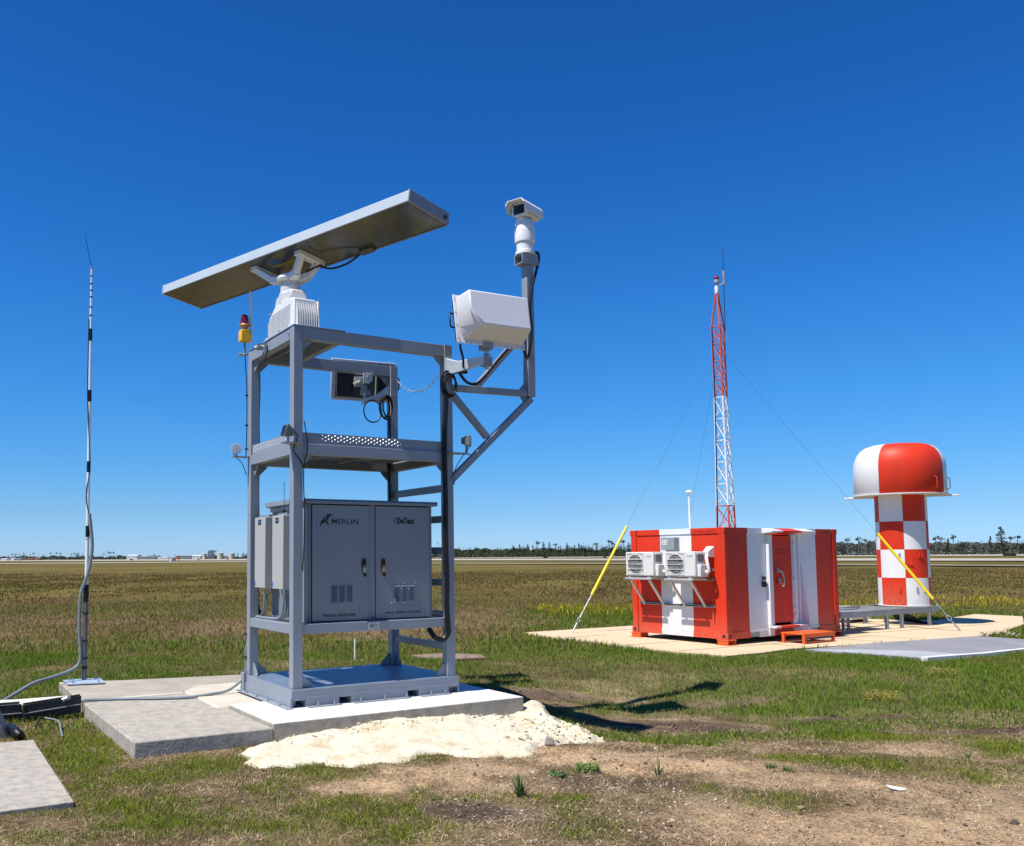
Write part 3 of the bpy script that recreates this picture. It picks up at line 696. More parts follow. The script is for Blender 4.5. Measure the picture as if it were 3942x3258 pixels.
# anchor angles
def angle_front(u0, u1):
    mb = MB(); y = -EX - 0.002; mb.box(u0, u1, y - 0.008, y, ZS + 0.012, ZS + 0.108); mb.box(u0 - 0.01, u1 + 0.01, y - 0.075, y, ZS + 0.002, ZS + 0.010)
    return T.part('anchor_angle', mb, STEEL, bevel=0.002)
def bolt(p, h=0.045, r=0.0095, parent=None):
    mb = MB(); mb.cyl(p, (p[0], p[1], p[2] + h), r * .62, n=8); mb.cyl((p[0], p[1], p[2] + 0.001), (p[0], p[1], p[2] + 0.012), r * 1.25, n=6); mb.cyl((p[0], p[1], p[2] + 0.012), (p[0], p[1], p[2] + 0.015), r * 1.6, n=10)
    return T.part('anchor_bolt', mb, GALV, parent)
for (a, b), bs in (((0.145, 0.515), (0.259, 0.447)), ((0.685, 1.372), (0.764, 1.061, 1.340)), ((1.535, 1.915), (1.664, 1.850))):
    g_ = angle_front(a, b)
    for u in bs: bolt((u, -EX - 0.045, ZS + 0.011), parent=g_)
mb = MB(); x = -EX - 0.002; mb.box(x - 0.008, x, -EX - 0.0, 1.44, ZS + 0.012, ZS + 0.108); mb.box(x - 0.08, x, -EX - 0.06, 1.5, ZS + 0.002, ZS + 0.010)
g_ = T.part('anchor_angle', mb, STEEL, bevel=0.002)
for v in (0.179, 0.527, 0.869, 1.213): bolt((x - 0.045, v, ZS + 0.011), parent=g_)
mb = MB(); x = W_ + EX + 0.002; mb.box(x, x + 0.008, 0.0, 1.4, ZS + 0.012, ZS + 0.108); mb.box(x, x + 0.08, 0.0, 1.4, ZS + 0.002, ZS + 0.010)
g_ = T.part('anchor_angle', mb, STEEL, bevel=0.002)
for v in (0.1, 0.5, 0.9, 1.3): bolt((x + 0.045, v, ZS + 0.011), parent=g_)
# posts
PO = [(0, 0), (W_ - PW, 0), (0, D_ - PW), (W_ - PW, D_ - PW)]
for (u, v) in PO:
    mb = MB(); mb.box(u, u + PW, v, v + PW, ZB + 0.001, ZT - 0.004)
    T.part('post', mb, STEEL, bevel=0.005)
    if u > 1:
        mb = MB(); mb.box(u + 0.001, u + PW - 0.001, v + 0.001, v + PW - 0.001, ZT - 0.0035, ZT + 0.003); T.part('post_cap', mb, STEEL)
def beams(z0, z1, sides='fblr', t=0.10, inset=0.004):
    if 'f' in sides:
        mb = MB(); mb.box(PW + .001, W_ - PW - .001, inset, t, z0, z1); T.part('beam', mb, STEEL, bevel=0.004)
    if 'b' in sides:
        mb = MB(); mb.box(PW + .001, W_ - PW - .001, D_ - t, D_ - inset, z0, z1); T.part('beam', mb, STEEL, bevel=0.004)
    if 'l' in sides:
        mb = MB(); mb.box(inset, t, PW + .001, D_ - PW - .001, z0, z1); T.part('beam', mb, STEEL, bevel=0.004)
    if 'r' in sides:
        mb = MB(); mb.box(W_ - t, W_ - inset, PW + .001, D_ - PW - .001, z0, z1); T.part('beam', mb, STEEL, bevel=0.004)
beams(4.132, ZT - 0.004, 'fbl')
beams(2.862, 2.982); beams(0.932, 1.036)
# mid deck: floor plate, cross angles, toe boards
mb = MB(); mb.box(0.11, W_ - 0.11, 0.11, D_ - 0.11, 2.972, 2.978); T.part('mid_floor_plate', mb, DECKP)
for u in (0.62, 1.15, 1.62):
    mb = MB(); mb.box(u, u + 0.045, 0.101, D_ - 0.101, 2.928, 2.934); mb.box(u, u + 0.006, 0.101, D_ - 0.101, 2.934, 2.970); T.part('floor_angle', mb, STEEL)
for k, (u0, u1, v0, v1, ax) in enumerate(((PW + .002, W_ - PW - .002, 0.022, 0.027, 'v'), (0.022, 0.027, PW + .002, D_ - PW - .002, 'u'), (PW + .002, W_ - PW - .002, D_ - 0.027, D_ - 0.022, ''))):
    mb = MB(); mb.box(u0, u1, v0, v1, 2.984, 3.104); mb.box(u0, u1, v0 + (0.005 if ax else -0.02), v1 + 0.02, 2.9835, 2.988)
    tb = T.part('toe_board', mb, STEEL)
    if ax == 'v':
        lg = MB(); lugs(lg, u0 + 0.03, u1 - 0.02, 3.004, 3.1, v0 - 0.0002, 0.038, 'v', 0.040); T.part('tread_lugs', lg, GALV, tb, kind='stuff')
    if ax == 'u':
        lg = MB(); lugs(lg, v0 + 0.02, v1 - 0.02, 3.004, 3.1, u0 - 0.0002, 0.038, 'u', 0.040); T.part('tread_lugs', lg, STEEL, tb, kind='stuff')
# top plate under the radar
mb = MB(); mb.box(-0.006, 0.625, -0.008, D_ + 0.004, ZT - 0.003, ZT + 0.009); T.part('top_plate', mb, DECKP, bevel=0.002)
mb = MB(); mb.box(0.53, 0.61, PW + 0.02, D_ - PW - 0.02, 4.14, ZT - 0.005); T.part('cross_beam', mb, STEEL, bevel=0.004)
mb = MB(); mb.box(0.30, 0.32, 0.101, D_ - 0.101, 4.20, ZT - 0.005); T.part('stiffener', mb, STEEL)
# gussets
def add_gus(c, da, db, s, n, t=0.01):
    mb = MB(); gus(mb, c, da, db, s, t, n); T.part('gusset', mb, STEEL)
X_, Y_, Z_ = Vector((1, 0, 0)), Vector((0, 1, 0)), Vector((0, 0, 1))
for zc in (4.131, 2.861):
    for u, sgn in ((PW, 1), (W_ - PW, -1)):
        for v in (0.05, D_ - 0.05):
            add_gus((u, v, zc), X_ * sgn, -Z_, 0.122, Y_)
    for v, sgn in ((PW, 1), (D_ - PW, -1)):
        add_gus((0.05, v, zc), Y_ * sgn, -Z_, 0.12, X_)
for u, sgn in ((PW, 1), (W_ - PW, -1)):
    for v in (0.05, D_ - 0.05): add_gus((u, v, ZB + 0.001), X_ * sgn, Z_, 0.14, Y_)
for v, sgn in ((PW, 1), (D_ - PW, -1)):
    for u in (0.05, W_ - 0.05): add_gus((u, v, ZB + 0.001), Y_ * sgn, Z_, 0.14, X_)
# ladder rungs between the two right-hand posts
for z0, z1 in ((2.52, 2.605), (2.152, 2.235), (1.779, 1.86), (1.399, 1.479), (1.022, 1.105), (0.655, 0.73)):
    mb = MB(); mb.box(W_ - 0.075, W_ - 0.015, PW + .001, D_ - PW - .001, z0, z1); T.part('rung', mb, STEEL, bevel=0.004)
# camera mast truss bolted to the front right post
def bm(name, p0, p1, w=0.075, up=(0, 1, 0)):
    mb = MB(); mb.beam(p0, p1, w, w, up); return T.part(name, mb, STEEL, bevel=0.004)
ym = 0.055; MU = 3.245
bm('truss_arm', (W_ + .001, ym, 3.768), (MU - 0.057, ym, 3.795))
mb = MB(); mb.box(MU - 0.055, MU + 0.055, ym - 0.055, ym + 0.055, 3.757, 5.455); T.part('mast_post', mb, STEEL, bevel=0.005)
bm('truss_diagonal', (W_ + .0, ym, 2.655), (MU + 0.012, ym, 3.73))
bm('truss_brace', (W_ + 0.02, ym, 3.70), (2.575, ym, 3.205), 0.07)
bm('truss_brace', (2.43, ym, 3.815), (MU - 0.06, ym, 4.60), 0.07)
add_gus((MU - 0.056, ym, 3.833), -X_, Z_, 0.10, Y_); add_gus((MU - 0.056, ym, 3.752), -X_, -Z_, 0.09, Y_)
mb = MB(); mb.box(2.06, 2.065, ym - 0.05, ym + 0.05, 2.6, 2.75); T.part('mounting_plate', mb, STEEL)
hp = MB(); hp.box(3.10, 3.36, ym - 0.085, ym + 0.085, 5.456, 5.470); hp.box(3.10, 3.36, ym - 0.085, ym - 0.072, 5.470, 5.575); hp.box(3.10, 3.36, ym + 0.072, ym + 0.085, 5.470, 5.575); hp.box(3.10, 3.36, ym - 0.085, ym + 0.085, 5.575, 5.590)
T.part('mast_head_bracket', hp, STEEL, bevel=0.002)
# light shelves at the corners of the mid deck
for (cu, cv, du, dv) in ((0, 0, -1, -1), (0, D_, -1, 1), (W_, 0, 1, -1)):
    mb = MB()
    poly = [(cu - du * 0.02, cv + dv * 0.002, 2.966), (cu - du * 0.11, cv + dv * 0.11, 2.966), (cu + du * 0.16, cv + dv * 0.16, 2.966), (cu + du * 0.11, cv - dv * 0.11, 2.966)]
    poly = [(cu - du * 0.11, cv + dv * 0.001, 2.966), (cu - du * 0.11, cv + dv * 0.12, 2.966), (cu + du * 0.17, cv + dv * 0.12, 2.966), (cu + du * 0.17, cv - dv * 0.0, 2.966), (cu + du * 0.001, cv - dv * 0.1, 2.966), (cu + du * 0.001, cv + dv * 0.001, 2.966)]
    if du < 0 and dv < 0: poly = [(0.10, -0.002, 2.966), (0.10, -0.10, 2.966), (-0.16, -0.12, 2.966), (-0.16, 0.0, 2.966), (-0.002, 0.10, 2.966), (-0.002, -0.002, 2.966)]
    if du > 0: poly = [(W_ - 0.10, -0.002, 2.966), (W_ + 0.002, -0.002, 2.966), (W_ + 0.002, 0.08, 2.966), (W_ + 0.30, 0.0, 2.966), (W_ + 0.05, -0.12, 2.966), (W_ - 0.10, -0.09, 2.966)]
    if dv > 0: poly = [(-0.002, D_ - 0.08, 2.966), (-0.19, D_ - 0.05, 2.966), (-0.19, D_ + 0.08, 2.966), (-0.002, D_ + 0.08, 2.966)]
    mb.prism(poly, (0, 0, 0.006)); T.part('light_shelf', mb, STEEL)
# name plate on the lower front beam
mb = MB(); mb.box(0.903, 1.038, 0.0005, 0.0035, 0.945, 1.022); npl = T.part('name_plate', mb, ALU)
mb = MB(); mb.box(0.912, 1.03, -0.0008, 0.0, 0.995, 1.001); mb.box(0.912, 0.975, -0.0008, 0.0, 0.976, 0.988); mb.box(0.985, 1.03, -0.0008, 0.0, 0.978, 0.984); mb.box(0.912, 1.02, -0.0008, 0.0, 0.958, 0.963); T.part('print', mb, INK, npl)
mb = MB(); mb.box(0.922, 1.01, -0.0008, 0.0, 1.010, 1.013); T.part('print', mb, INKR, npl)
# conduit plate at the left rear foot
mb = MB(); mb.box(-0.06, -0.035, 1.36, 1.46, ZS + 0.002, ZS + 0.22); T.part('grounding_plate', mb, STEEL)
# screws
for p in ((-0.0045, 0.14, 4.205), (-0.0045, 0.90, 4.2)):
    mb = MB(); mb.cyl((p[0] + .003, p[1], p[2]), (p[0] - 0.012, p[1], p[2]), 0.012, n=8); T.part('bolt', mb, GALV)
for p in ((W_ - PW + .03, D_ - PW, 4.09), (W_ - PW + .08, D_ - PW, 4.09), (W_ - PW + .03, D_ - PW, 3.88), (W_ - PW + .08, D_ - PW, 3.88)):
    mb = MB(); mb.cyl((p[0], p[1] + .003, p[2]), (p[0], p[1] - 0.01, p[2]), 0.009, n=8); T.part('bolt', mb, GALV)

# ---------------- equipment cabinet
C = Thing('equipment_cabinet', 'large blue-grey double-door cabinet with falcon logo standing in the steel tower', 'cabinet', FT, (1.0, 0.6, 1.038))
CU0, CU1, CV0, CV1, CZ0, CZ1 = 0.207, 1.785, 0.085, 1.14, 1.038, 2.335
mb = MB(); mb.box(CU0, CU1, CV0, CV1, CZ0, CZ1); C.part('body', mb, CABM, bevel=0.004)
mb = MB(); mb.prism([(CU0 - 0.05, CV0 - 0.055, CZ1 + 0.001), (CU0 - 0.05, CV0 - 0.055, CZ1 + 0.03), (CU0 - 0.03, CV0 - 0.03, CZ1 + 0.052), (CU0 - 0.03, CV1 + 0.03, CZ1 + 0.052), (CU0 - 0.05, CV1 + 0.055, CZ1 + 0.03), (CU0 - 0.05, CV1 + 0.055, CZ1 + 0.001)], (CU1 - CU0 + 0.10, 0, 0))
C.part('roof', mb, CABM, bevel=0.003)
mb = MB(); mb.box(CU0 - 0.03, CU0 - 0.002, CV0 + 0.0, CV0 + 0.09, CZ0 + 0.004, CZ1 - 0.05); C.part('corner_trim', mb, STEEL, bevel=0.003)
mb = MB(); mb.box(CU0 + 0.005, CU0 + 0.03, CV0 - 0.006, CV0, CZ0 + 0.01, CZ1 - 0.01); C.part('door_frame', mb, CABM); mb = MB(); mb.box(CU1 - 0.03, CU1 - 0.005, CV0 - 0.006, CV0, CZ0 + 0.01, CZ1 - 0.01); C.part('door_frame', mb, CABM)
mb = MB(); mb.box(0.241, 1.745, CV0 - 0.0035, CV0 - 0.0005, CZ0 + 0.004, CZ1 - 0.004); C.part('door_seal', mb, SEAL)
mb = MB(); mb.box(0.948, 1.024, CV0 - 0.012, CV0 - 0.0037, CZ0 + 0.004, CZ1 - 0.002); C.part('centre_post', mb, CABM, bevel=0.002)
VF = CV0 - 0.026
def door(u0, u1, hx, flip):
    mb = MB(); mb.box(u0, u1, VF, CV0 - 0.004, CZ0 + 0.018, CZ1 - 0.012); d = C.part('door', mb, CABM, bevel=0.004)
    # handle: escutcheon, lever, padlock
    mb = MB()
    pts_ = []
    for k in range(9):
        a = math.pi * k / 8; pts_.append((hx + 0.024 * math.cos(a), VF - 0.001, 1.708 + 0.024 * math.sin(a)))
    pts_ += [(hx - 0.024, VF - 0.001, 1.62), (hx + 0.002, VF - 0.001, 1.53), (hx + 0.028, VF - 0.001, 1.53), (hx + 0.024, VF - 0.001, 1.62)]
    mb.prism(pts_, (0, -0.016, 0)); hd = C.part('handle', mb, BLACK, d, bevel=0.003)
    mb = MB(); mb.box(hx - 0.016, hx + 0.012, VF - 0.036, VF - 0.018, 1.575, 1.63); mb.tube([(hx - 0.01, VF - 0.026, 1.63), (hx - 0.01, VF - 0.026, 1.655), (hx + 0.006, VF - 0.026, 1.655), (hx + 0.006, VF - 0.026, 1.63)], 0.0035, 6)
    C.part('padlock', mb, GALV if not flip else pbr('brass_padlock', (0.6, 0.36, 0.12), 0.35, 0.8, 0.1, 10), d)
    return d
d1 = door(0.247, 0.942, 0.873, False); d2 = door(1.030, 1.741, 1.118, True)
def louvre(d, u0, u1, z0, z1):
    mb = MB(); mb.box(u0 - 0.008, u1 + 0.008, VF - 0.003, VF - 0.0005, z0 - 0.010, z1 + 0.010)
    C.part('louvre_plate', mb, CABM, d)
    w = (u1 - u0 - 0.05) / 3
    for i in range(3):
        a = u0 + i * (w + 0.025)
        for k in range(9):
            z = z0 + (z1 - z0) * k / 9; h = (z1 - z0) / 9 * 0.62
            mb = MB(); mb.prism([(a, VF - 0.003, z), (a, VF - 0.016, z + 0.001), (a, VF - 0.013, z + h * 0.6), (a, VF - 0.003, z + h)], (w, 0, 0))
            C.part('slat', mb, CABM, d)
        mb = MB(); mb.box(a + 0.004, a + w - 0.004, VF - 0.0042, VF - 0.0032, z0, z1); C.part('vent_slots', mb, pbr('vent_grey', (0.10, 0.115, 0.14), 0.6), d)
louvre(d1, 0.477, 0.727, 1.252, 1.435); louvre(d2, 1.262, 1.518, 1.240, 1.430)
def rivets(d, pts_):
    for u, z in pts_:
        mb = MB(); mb.cyl((u, VF + 0.001, z), (u, VF - 0.004, z), 0.0095, 0.006, 8); C.part('rivet', mb, GALV, d)
rivets(d1, [(0.425, 2.27), (0.53, 2.27), (0.635, 2.27), (0.865, 2.235), (0.865, 2.165), (0.45, 1.455), (0.60, 1.455), (0.752, 1.45), (0.448, 1.34), (0.755, 1.34), (0.45, 1.23), (0.61, 1.227), (0.757, 1.225), (0.868, 1.20), (0.87, 1.13)])
rivets(d2, [(1.33, 2.268), (1.435, 2.268), (1.54, 2.268), (1.11, 2.236), (1.11, 2.166), (1.225, 1.447), (1.39, 1.447), (1.55, 1.447), (1.23, 1.335), (1.552, 1.333), (1.23, 1.225), (1.39, 1.222), (1.556, 1.225), (1.118, 1.20), (1.12, 1.13)])
mb = MB(); mb.cyl((0.986, CV0 - 0.011, 1.062), (0.986, CV0 - 0.02, 1.062), 0.012, n=8); C.part('drain_screw', mb, SEAL)
# lettering
yt = VF - 0.0012
def bird(mb, ox, oz, s):
    y = yt; P = lambda L: [(ox + a * s, y, oz + b * s) for a, b in L]
    # pixel outline of the emblem: wings and body
    mb.prism(P([(0.00, 0.00), (0.02, 0.16), (0.04, 0.31), (0.10, 0.38), (0.24, 0.45), (0.26, 0.36), (0.36, 0.30), (0.42, 0.30), (0.30, 0.22), (0.18, 0.18), (0.08, 0.06), (0.03, -0.02)]), (0, -0.001, 0))
    mb.prism(P([(0.22, 0.54), (0.24, 0.60), (0.28, 0.61), (0.32, 0.53), (0.46, 0.34), (0.58, 0.20), (0.64, 0.08), (0.56, 0.07), (0.42, 0.22), (0.31, 0.32), (0.25, 0.45)]), (0, -0.001, 0))
    mb.prism(P([(0.50, 0.30), (0.40, 0.50), (0.40, 0.64), (0.46, 0.74), (0.60, 0.79), (0.88, 0.79), (0.80, 0.70), (0.64, 0.61), (0.60, 0.52), (0.55, 0.40)]), (0, -0.0015, 0))
mb = MB(); bird(mb, 0.340, 2.088, 0.170); C.part('emblem', mb, INK, d1)
C.text('lettering', 'MERLIN', (0.474, yt, 2.117), 0.080, INK, parent=d1, sx=1.25, offset=0.0002)
C.text('lettering', 'TM', (0.823, yt, 2.168), 0.014, INK, parent=d1)
mb = MB()
for k in range(26):
    if k in (7, 14, 19): continue
    mb.box(0.395 + k * 0.0165, 0.395 + k * 0.0165 + 0.012, yt - 0.0005, yt, 2.094, 2.0975)
C.part('tagline', mb, FAINT, d1)
C.text('lettering', 'DeTect', (1.300, yt, 2.130), 0.092, INK, parent=d2, sx=0.80, offset=0.0045)
mb = MB()
for k, (rr_, th_) in enumerate(((0.052, 0.011), (0.040, 0.008))):
    cx_ = 1.318 - k * 0.012; n = 10; poly = []
    for j in range(n + 1):
        a = R(128 + 104 * j / n); poly.append((cx_ + rr_ * math.cos(a), yt, 2.160 + rr_ * math.sin(a)))
    for j in range(n, -1, -1):
        a = R(128 + 104 * j / n); poly.append((cx_ + (rr_ - th_ * math.sin(math.pi * j / n) - .001) * math.cos(a), yt, 2.160 + (rr_ - .001) * math.sin(a)))
    for i in range(n):
        mb.add([poly[i], poly[i + 1], poly[2 * n - i], poly[2 * n + 1 - i]], [(0, 1, 2, 3)])
cx_ = 1.272; n = 10; poly = []
C.part('wave_mark', mb, INK, d2)
C.text('lettering', 'T', (0.366, yt, 1.100), 0.047, INK, parent=d1, sx=1.15, offset=0.0008)
C.text('lettering', 'RUE3D BDR-DDR', (0.398, yt, 1.101), 0.040, INK, parent=d1, sx=1.21, offset=0.0010)
C.text('lettering', 'www.detect-inc.com', (1.150, yt, 1.105), 0.0545, INK, parent=d2, sx=1.02, offset=0.0003)

# ---------------- two narrow enclosures on the left side
def enclosure(v0, v1, label):
    E = Thing('side_enclosure', label, 'enclosure', FT, (0.03, v0, 1.40), 'tall beige-grey enclosures on the cabinet side')
    mb = MB(); mb.box(0.03, 0.195, v0, v1, 1.397, 2.222); b = E.part('case', mb, BEIGE, bevel=0.006)
    mb = MB(); mb.box(0.0275, 0.0298, v0 + 0.13, v0 + 0.225, 2.135, 2.195); lb = E.part('label', mb, INK)
    mb = MB(); mb.box(0.026, 0.0272, v0 + 0.145, v0 + 0.175, 2.155, 2.180); mb.box(0.026, 0.0272, v0 + 0.185, v0 + 0.215, 2.150, 2.175); E.part('label_mark', mb, TAPEB, lb)
    mb = MB(); mb.box(0.0275, 0.0298, v1 - 0.035, v1 - 0.005, 1.42, 1.475); E.part('blue_sticker', mb, TAPEB)
    mb = MB(); mb.box(0.10, 0.18, v0 - 0.006, v0 - 0.001, 1.41, 1.46); mb.cyl((0.14, v0 - 0.005, 1.435), (0.14, v0 - 0.02, 1.435), 0.014, n=10); E.part('latch', mb, GALV)
    mb = MB(); mb.box(0.09, 0.14, v0 + 0.03, v1 - 0.03, 2.223, 2.25); E.part('hanger', mb, GALV)
    for k in range(3):
        mb = MB(); mb.cyl((0.07 + 0.04 * k, v0 + 0.12, 1.395), (0.07 + 0.04 * k, v0 + 0.12, 1.33), 0.013, n=8); E.part('cable_gland', mb, GALV)
enclosure(0.365, 0.690, 'right one of two tall beige-grey boxes on the cabinet side, nearer the front post')
enclosure(0.915, 1.255, 'left one of two tall beige-grey boxes on the cabinet side, nearer the rear post')
mb = MB()
for k, (v, u) in enumerate(((0.45, 0.07), (0.47, 0.11), (0.49, 0.15), (1.03, 0.07), (1.05, 0.11))):
    mb.tube(smooth_path([(u, v, 1.335), (u + 0.005, v + 0.01, 1.22), (u + 0.01, v + 0.08, 1.10), (0.08 + 0.02 * k, v + 0.28, 1.055), (0.06, 1.20 + 0.02 * k, 1.052)]), 0.014, 8)
one('enclosure_conduits', mb, CONDUIT, 'bundle of grey flexible conduits curving down from the two beige-grey boxes', 'conduit', FT, (0.1, 0.8, 1.05))
mb = MB(); mb.cyl((0.09, 0.48, 2.25), (0.09, 0.48, 2.285), 0.014, n=8); mb.cyl((0.09, 0.48, 2.285), (0.09, 0.48, 2.60), 0.003, n=6)
one('whip_antenna', mb, BLACK, 'thin short black whip antenna standing on the beige-grey boxes', 'antenna', FT, (0.09, 0.48, 2.25))
# equipment box on the left rear of the cabinet (seen above the enclosures)
mb = MB(); mb.box(0.165, 0.203, 0.42, 1.10, 2.285, 2.33); mb.prism([(0.205, 1.16, 2.34), (0.12, 1.16, 2.345), (0.12, 1.16, 2.395), (0.205, 1.16, 2.40)], (0, -0.75, 0))
one('side_rain_hood', mb, STEEL, 'pale grey rain hood on the left flank of the big cabinet, above the beige-grey boxes', 'hood', FT, (0.18, 0.8, 2.3))

# ---------------- radar pedestal + antenna
P_ = Thing('radar_scanner', 'white finned radar turning unit with a long flat bar antenna on the tower top', 'radar', FT, (0.22, 0.6, ZT + 0.009))
prof = [(0.18, 4.282), (0.95, 4.282), (0.95, 4.565), (0.79, 4.665), (0.45, 4.685), (0.20, 4.64)]
mb = MB(); mb.prism([(0.085, v, z) for v, z in prof], (0.27, 0, 0)); body = P_.part('housing', mb, WHITE, bevel=0.012)
for k in range(17):
    v = 0.30 + k * 0.038
    ztop = 4.60 if v < 0.78 else 4.60 - (v - 0.78) * 0.55
    mb = MB(); mb.prism([(0.085, v, 4.30), (0.058, v, 4.31), (0.058, v, ztop - 0.03), (0.085, v, ztop)], (0, 0.009, 0)); P_.part('fin', mb, WHITE, body)
for k in range(10):
    u = 0.105 + k * 0.028; zt = 4.60 - 0.002 * k
    mb = MB(); mb.prism([(u, 0.18, 4.295), (u, 0.135, 4.30), (u, 0.15, zt - 0.10), (u, 0.18, zt)], (0.009, 0, 0)); P_.part('fin', mb, WHITE, body)
mb = MB(); mb.box(0.362, 0.374, 0.16, 0.94, 4.29, 4.625); P_.part('side_flange', mb, WHITE, body)
mb = MB()
for p in ((0.07, 0.26), (0.07, 0.98), (0.37, 0.16)): mb.cyl((p[0], p[1], 4.281), (p[0], p[1], 4.32), 0.03, n=10); mb.cyl((p[0], p[1], 4.32), (p[0], p[1], 4.345), 0.013, n=6)
P_.part('mounting_foot', mb, WHITE)
mb = MB()
for p in ((0.055, 0.55, 4.335), (0.06, 0.86, 4.60), (0.378, 0.2, 4.55)): mb.cyl((p[0] + .02, p[1], p[2]), (p[0] - 0.012, p[1], p[2]), 0.011, n=8)
P_.part('bolts', mb, GALV, body)
UGR = pbr('upper_gear_white', (0.60, 0.61, 0.62), 0.4, 0, 0.03, 4)
mb = MB(); mb.prism([(0.11, v, z) for v, z in ((0.34, 4.68), (0.80, 4.655), (0.86, 4.70), (0.80, 4.78), (0.66, 4.81), (0.36, 4.79))], (0.2, 0, 0)); P_.part('gear_housing', mb, UGR, bevel=0.02)
mb = MB(); mb.lathe((0.22, 0.62), [(0.135, 4.68), (0.135, 4.79), (0.118, 4.81), (0.118, 4.885), (0.108, 4.89), (0.108, 4.935)], 32); P_.part('neck', mb, UGR)
# turntable: hub and two arms, built along the antenna axis
AC, ATH, AL, AWD, AH, ATILT = Vector((0.212, 0.70, 5.191)), -1.2655, 4.376, 0.605, 0.121, R(-6.8)
ea = Vector((math.cos(ATH), math.sin(ATH), 0)); eb0 = Vector((-math.sin(ATH), math.cos(ATH), 0))
eb = eb0 * math.cos(ATILT) + Z_ * math.sin(ATILT); ec = ea.cross(eb)
mb = MB(); mb.lathe((0.22, 0.62), [(0.10, 4.936), (0.155, 4.945), (0.165, 4.97), (0.15, 5.01), (0.09, 5.03)], 32); tt = P_.part('turntable_hub', mb, WHITE)
for s in (-1, 1):
    for t in (-1, 1):
        a = AC - ec * 0.01 + ea * (0.40 * s) + eb * (0.13 * t); h0 = Vector((0.22, 0.62, 4.97)) + ea * 0.09 * s + eb0 * 0.07 * t
        mb = MB(); mb.beam(h0, h0 + ea * 0.14 * s + Z_ * 0.02 + eb0 * .02 * t, 0.09, 0.085); mb.beam(h0 + ea * 0.10 * s + Z_ * 0.01 + eb0 * .02 * t, a - Z_ * 0.03, 0.075, 0.075)
        P_.part('turntable_arm', mb, WHITE, tt, bevel=0.01)
    o_ = AC + ea * (0.40 * s - 0.055) - eb * 0.19 - ec * 0.062
    mb = MB(); mb.arr(o_, ea * 0.11, eb * 0.38, ec * 0.058); P_.part('antenna_pad', mb, WHITE, tt, bevel=0.006)
    mb = MB()
    for t in (-0.13, -0.08, 0.08, 0.13):
        c = AC + ea * (0.40 * s) + eb * t - ec * 0.06; mb.cyl(c, c - ec * 0.02, 0.012, n=6)
    P_.part('pad_bolts', mb, GALV, tt)
mb = MB(); o_ = AC - ea * AL / 2 - eb * AWD / 2
mb.arr(o_ + ec * 0.004, ea * AL, eb * AWD, ec * (AH - 0.004)); an = P_.part('antenna_bar', mb, ANTG, bevel=0.006)
mb = MB(); mb.arr(o_ + ea * 0.012 + eb * 0.012 - ec * 0.0005, ea * (AL - .024), eb * (AWD - 0.024), ec * 0.003); P_.part('antenna_underside', mb, ANTU, an)
for s in (0, 1):
    mb = MB(); mb.arr(o_ + ea * (AL * s - (0.018 if s == 0 else -0.001)) - eb * 0.004 - ec * 0.002, ea * 0.017, eb * (AWD + 0.008), ec * (AH + 0.008)); P_.part('end_cap', mb, STEEL if s else ANTG, an, bevel=0.003)
mb = MB(); c = AC + ea * (AL / 2 + 0.018) + eb * (AWD / 2 - 0.06) + ec * AH * .45
mb.cyl(c, c + ea * 0.012, 0.022, n=12); P_.part('end_plug', mb, BLACKM, an)
mb = MB(); mb.arr(o_ + ea * 0.0 + eb * (AWD - 0.012) - ec * 0.012, ea * AL, eb * 0.012, ec * 0.012); P_.part('rear_lip', mb, STEEL, an)
mb = MB(); c = AC - ea * 0.17 - eb * 0.16 - ec * 0.003; mb.arr(c, ea * 0.17, eb * 0.10, ec * 0.002); P_.part('blue_sticker', mb, TAPEB, an)
mb = MB(); mb.arr(c + eb * 0.12, ea * 0.36, eb * 0.05, ec * 0.002); mb.slot(0); P_.part('yellow_warning_sticker', mb, pbr('yellow_sticker', (0.7, 0.45, 0.02), 0.4), an)
mb = MB()
for k in range(14): mb.arr(c + eb * 0.135 + ea * (0.02 + k * 0.023) - ec * 0.001, ea * 0.014, eb * 0.02, ec * 0.001)
P_.part('print', mb, INK, an)
mb = MB(); bx_ = AC + ea * 0.98 + eb * 0.20 - ec * 0.045; mb.arr(bx_, ea * 0.2, eb * 0.09, ec * 0.045); P_.part('feed_box', mb, ANTU, an, bevel=0.01)
mb = MB(); mb.tube(smooth_path([AC + ea * 0.42 + eb * 0.12 - ec * 0.08, AC + ea * 0.55 + eb * 0.20 - ec * 0.12, AC + ea * 0.78 + eb * 0.24 - ec * 0.10, AC + ea * 1.0 + eb * 0.24 - ec * 0.03]), 0.012, 8); P_.part('feed_cable', mb, BLACK, an)
mb = MB(); mb.tube(smooth_path([AC + ea * 0.30 + eb * 0.05 - ec * 0.15, AC + ea * 0.42 + eb * 0.12 - ec * 0.09, AC + ea * 0.46 + eb * 0.14 - ec * 0.085]), 0.012, 8); P_.part('feed_cable', mb, BLACK, an)

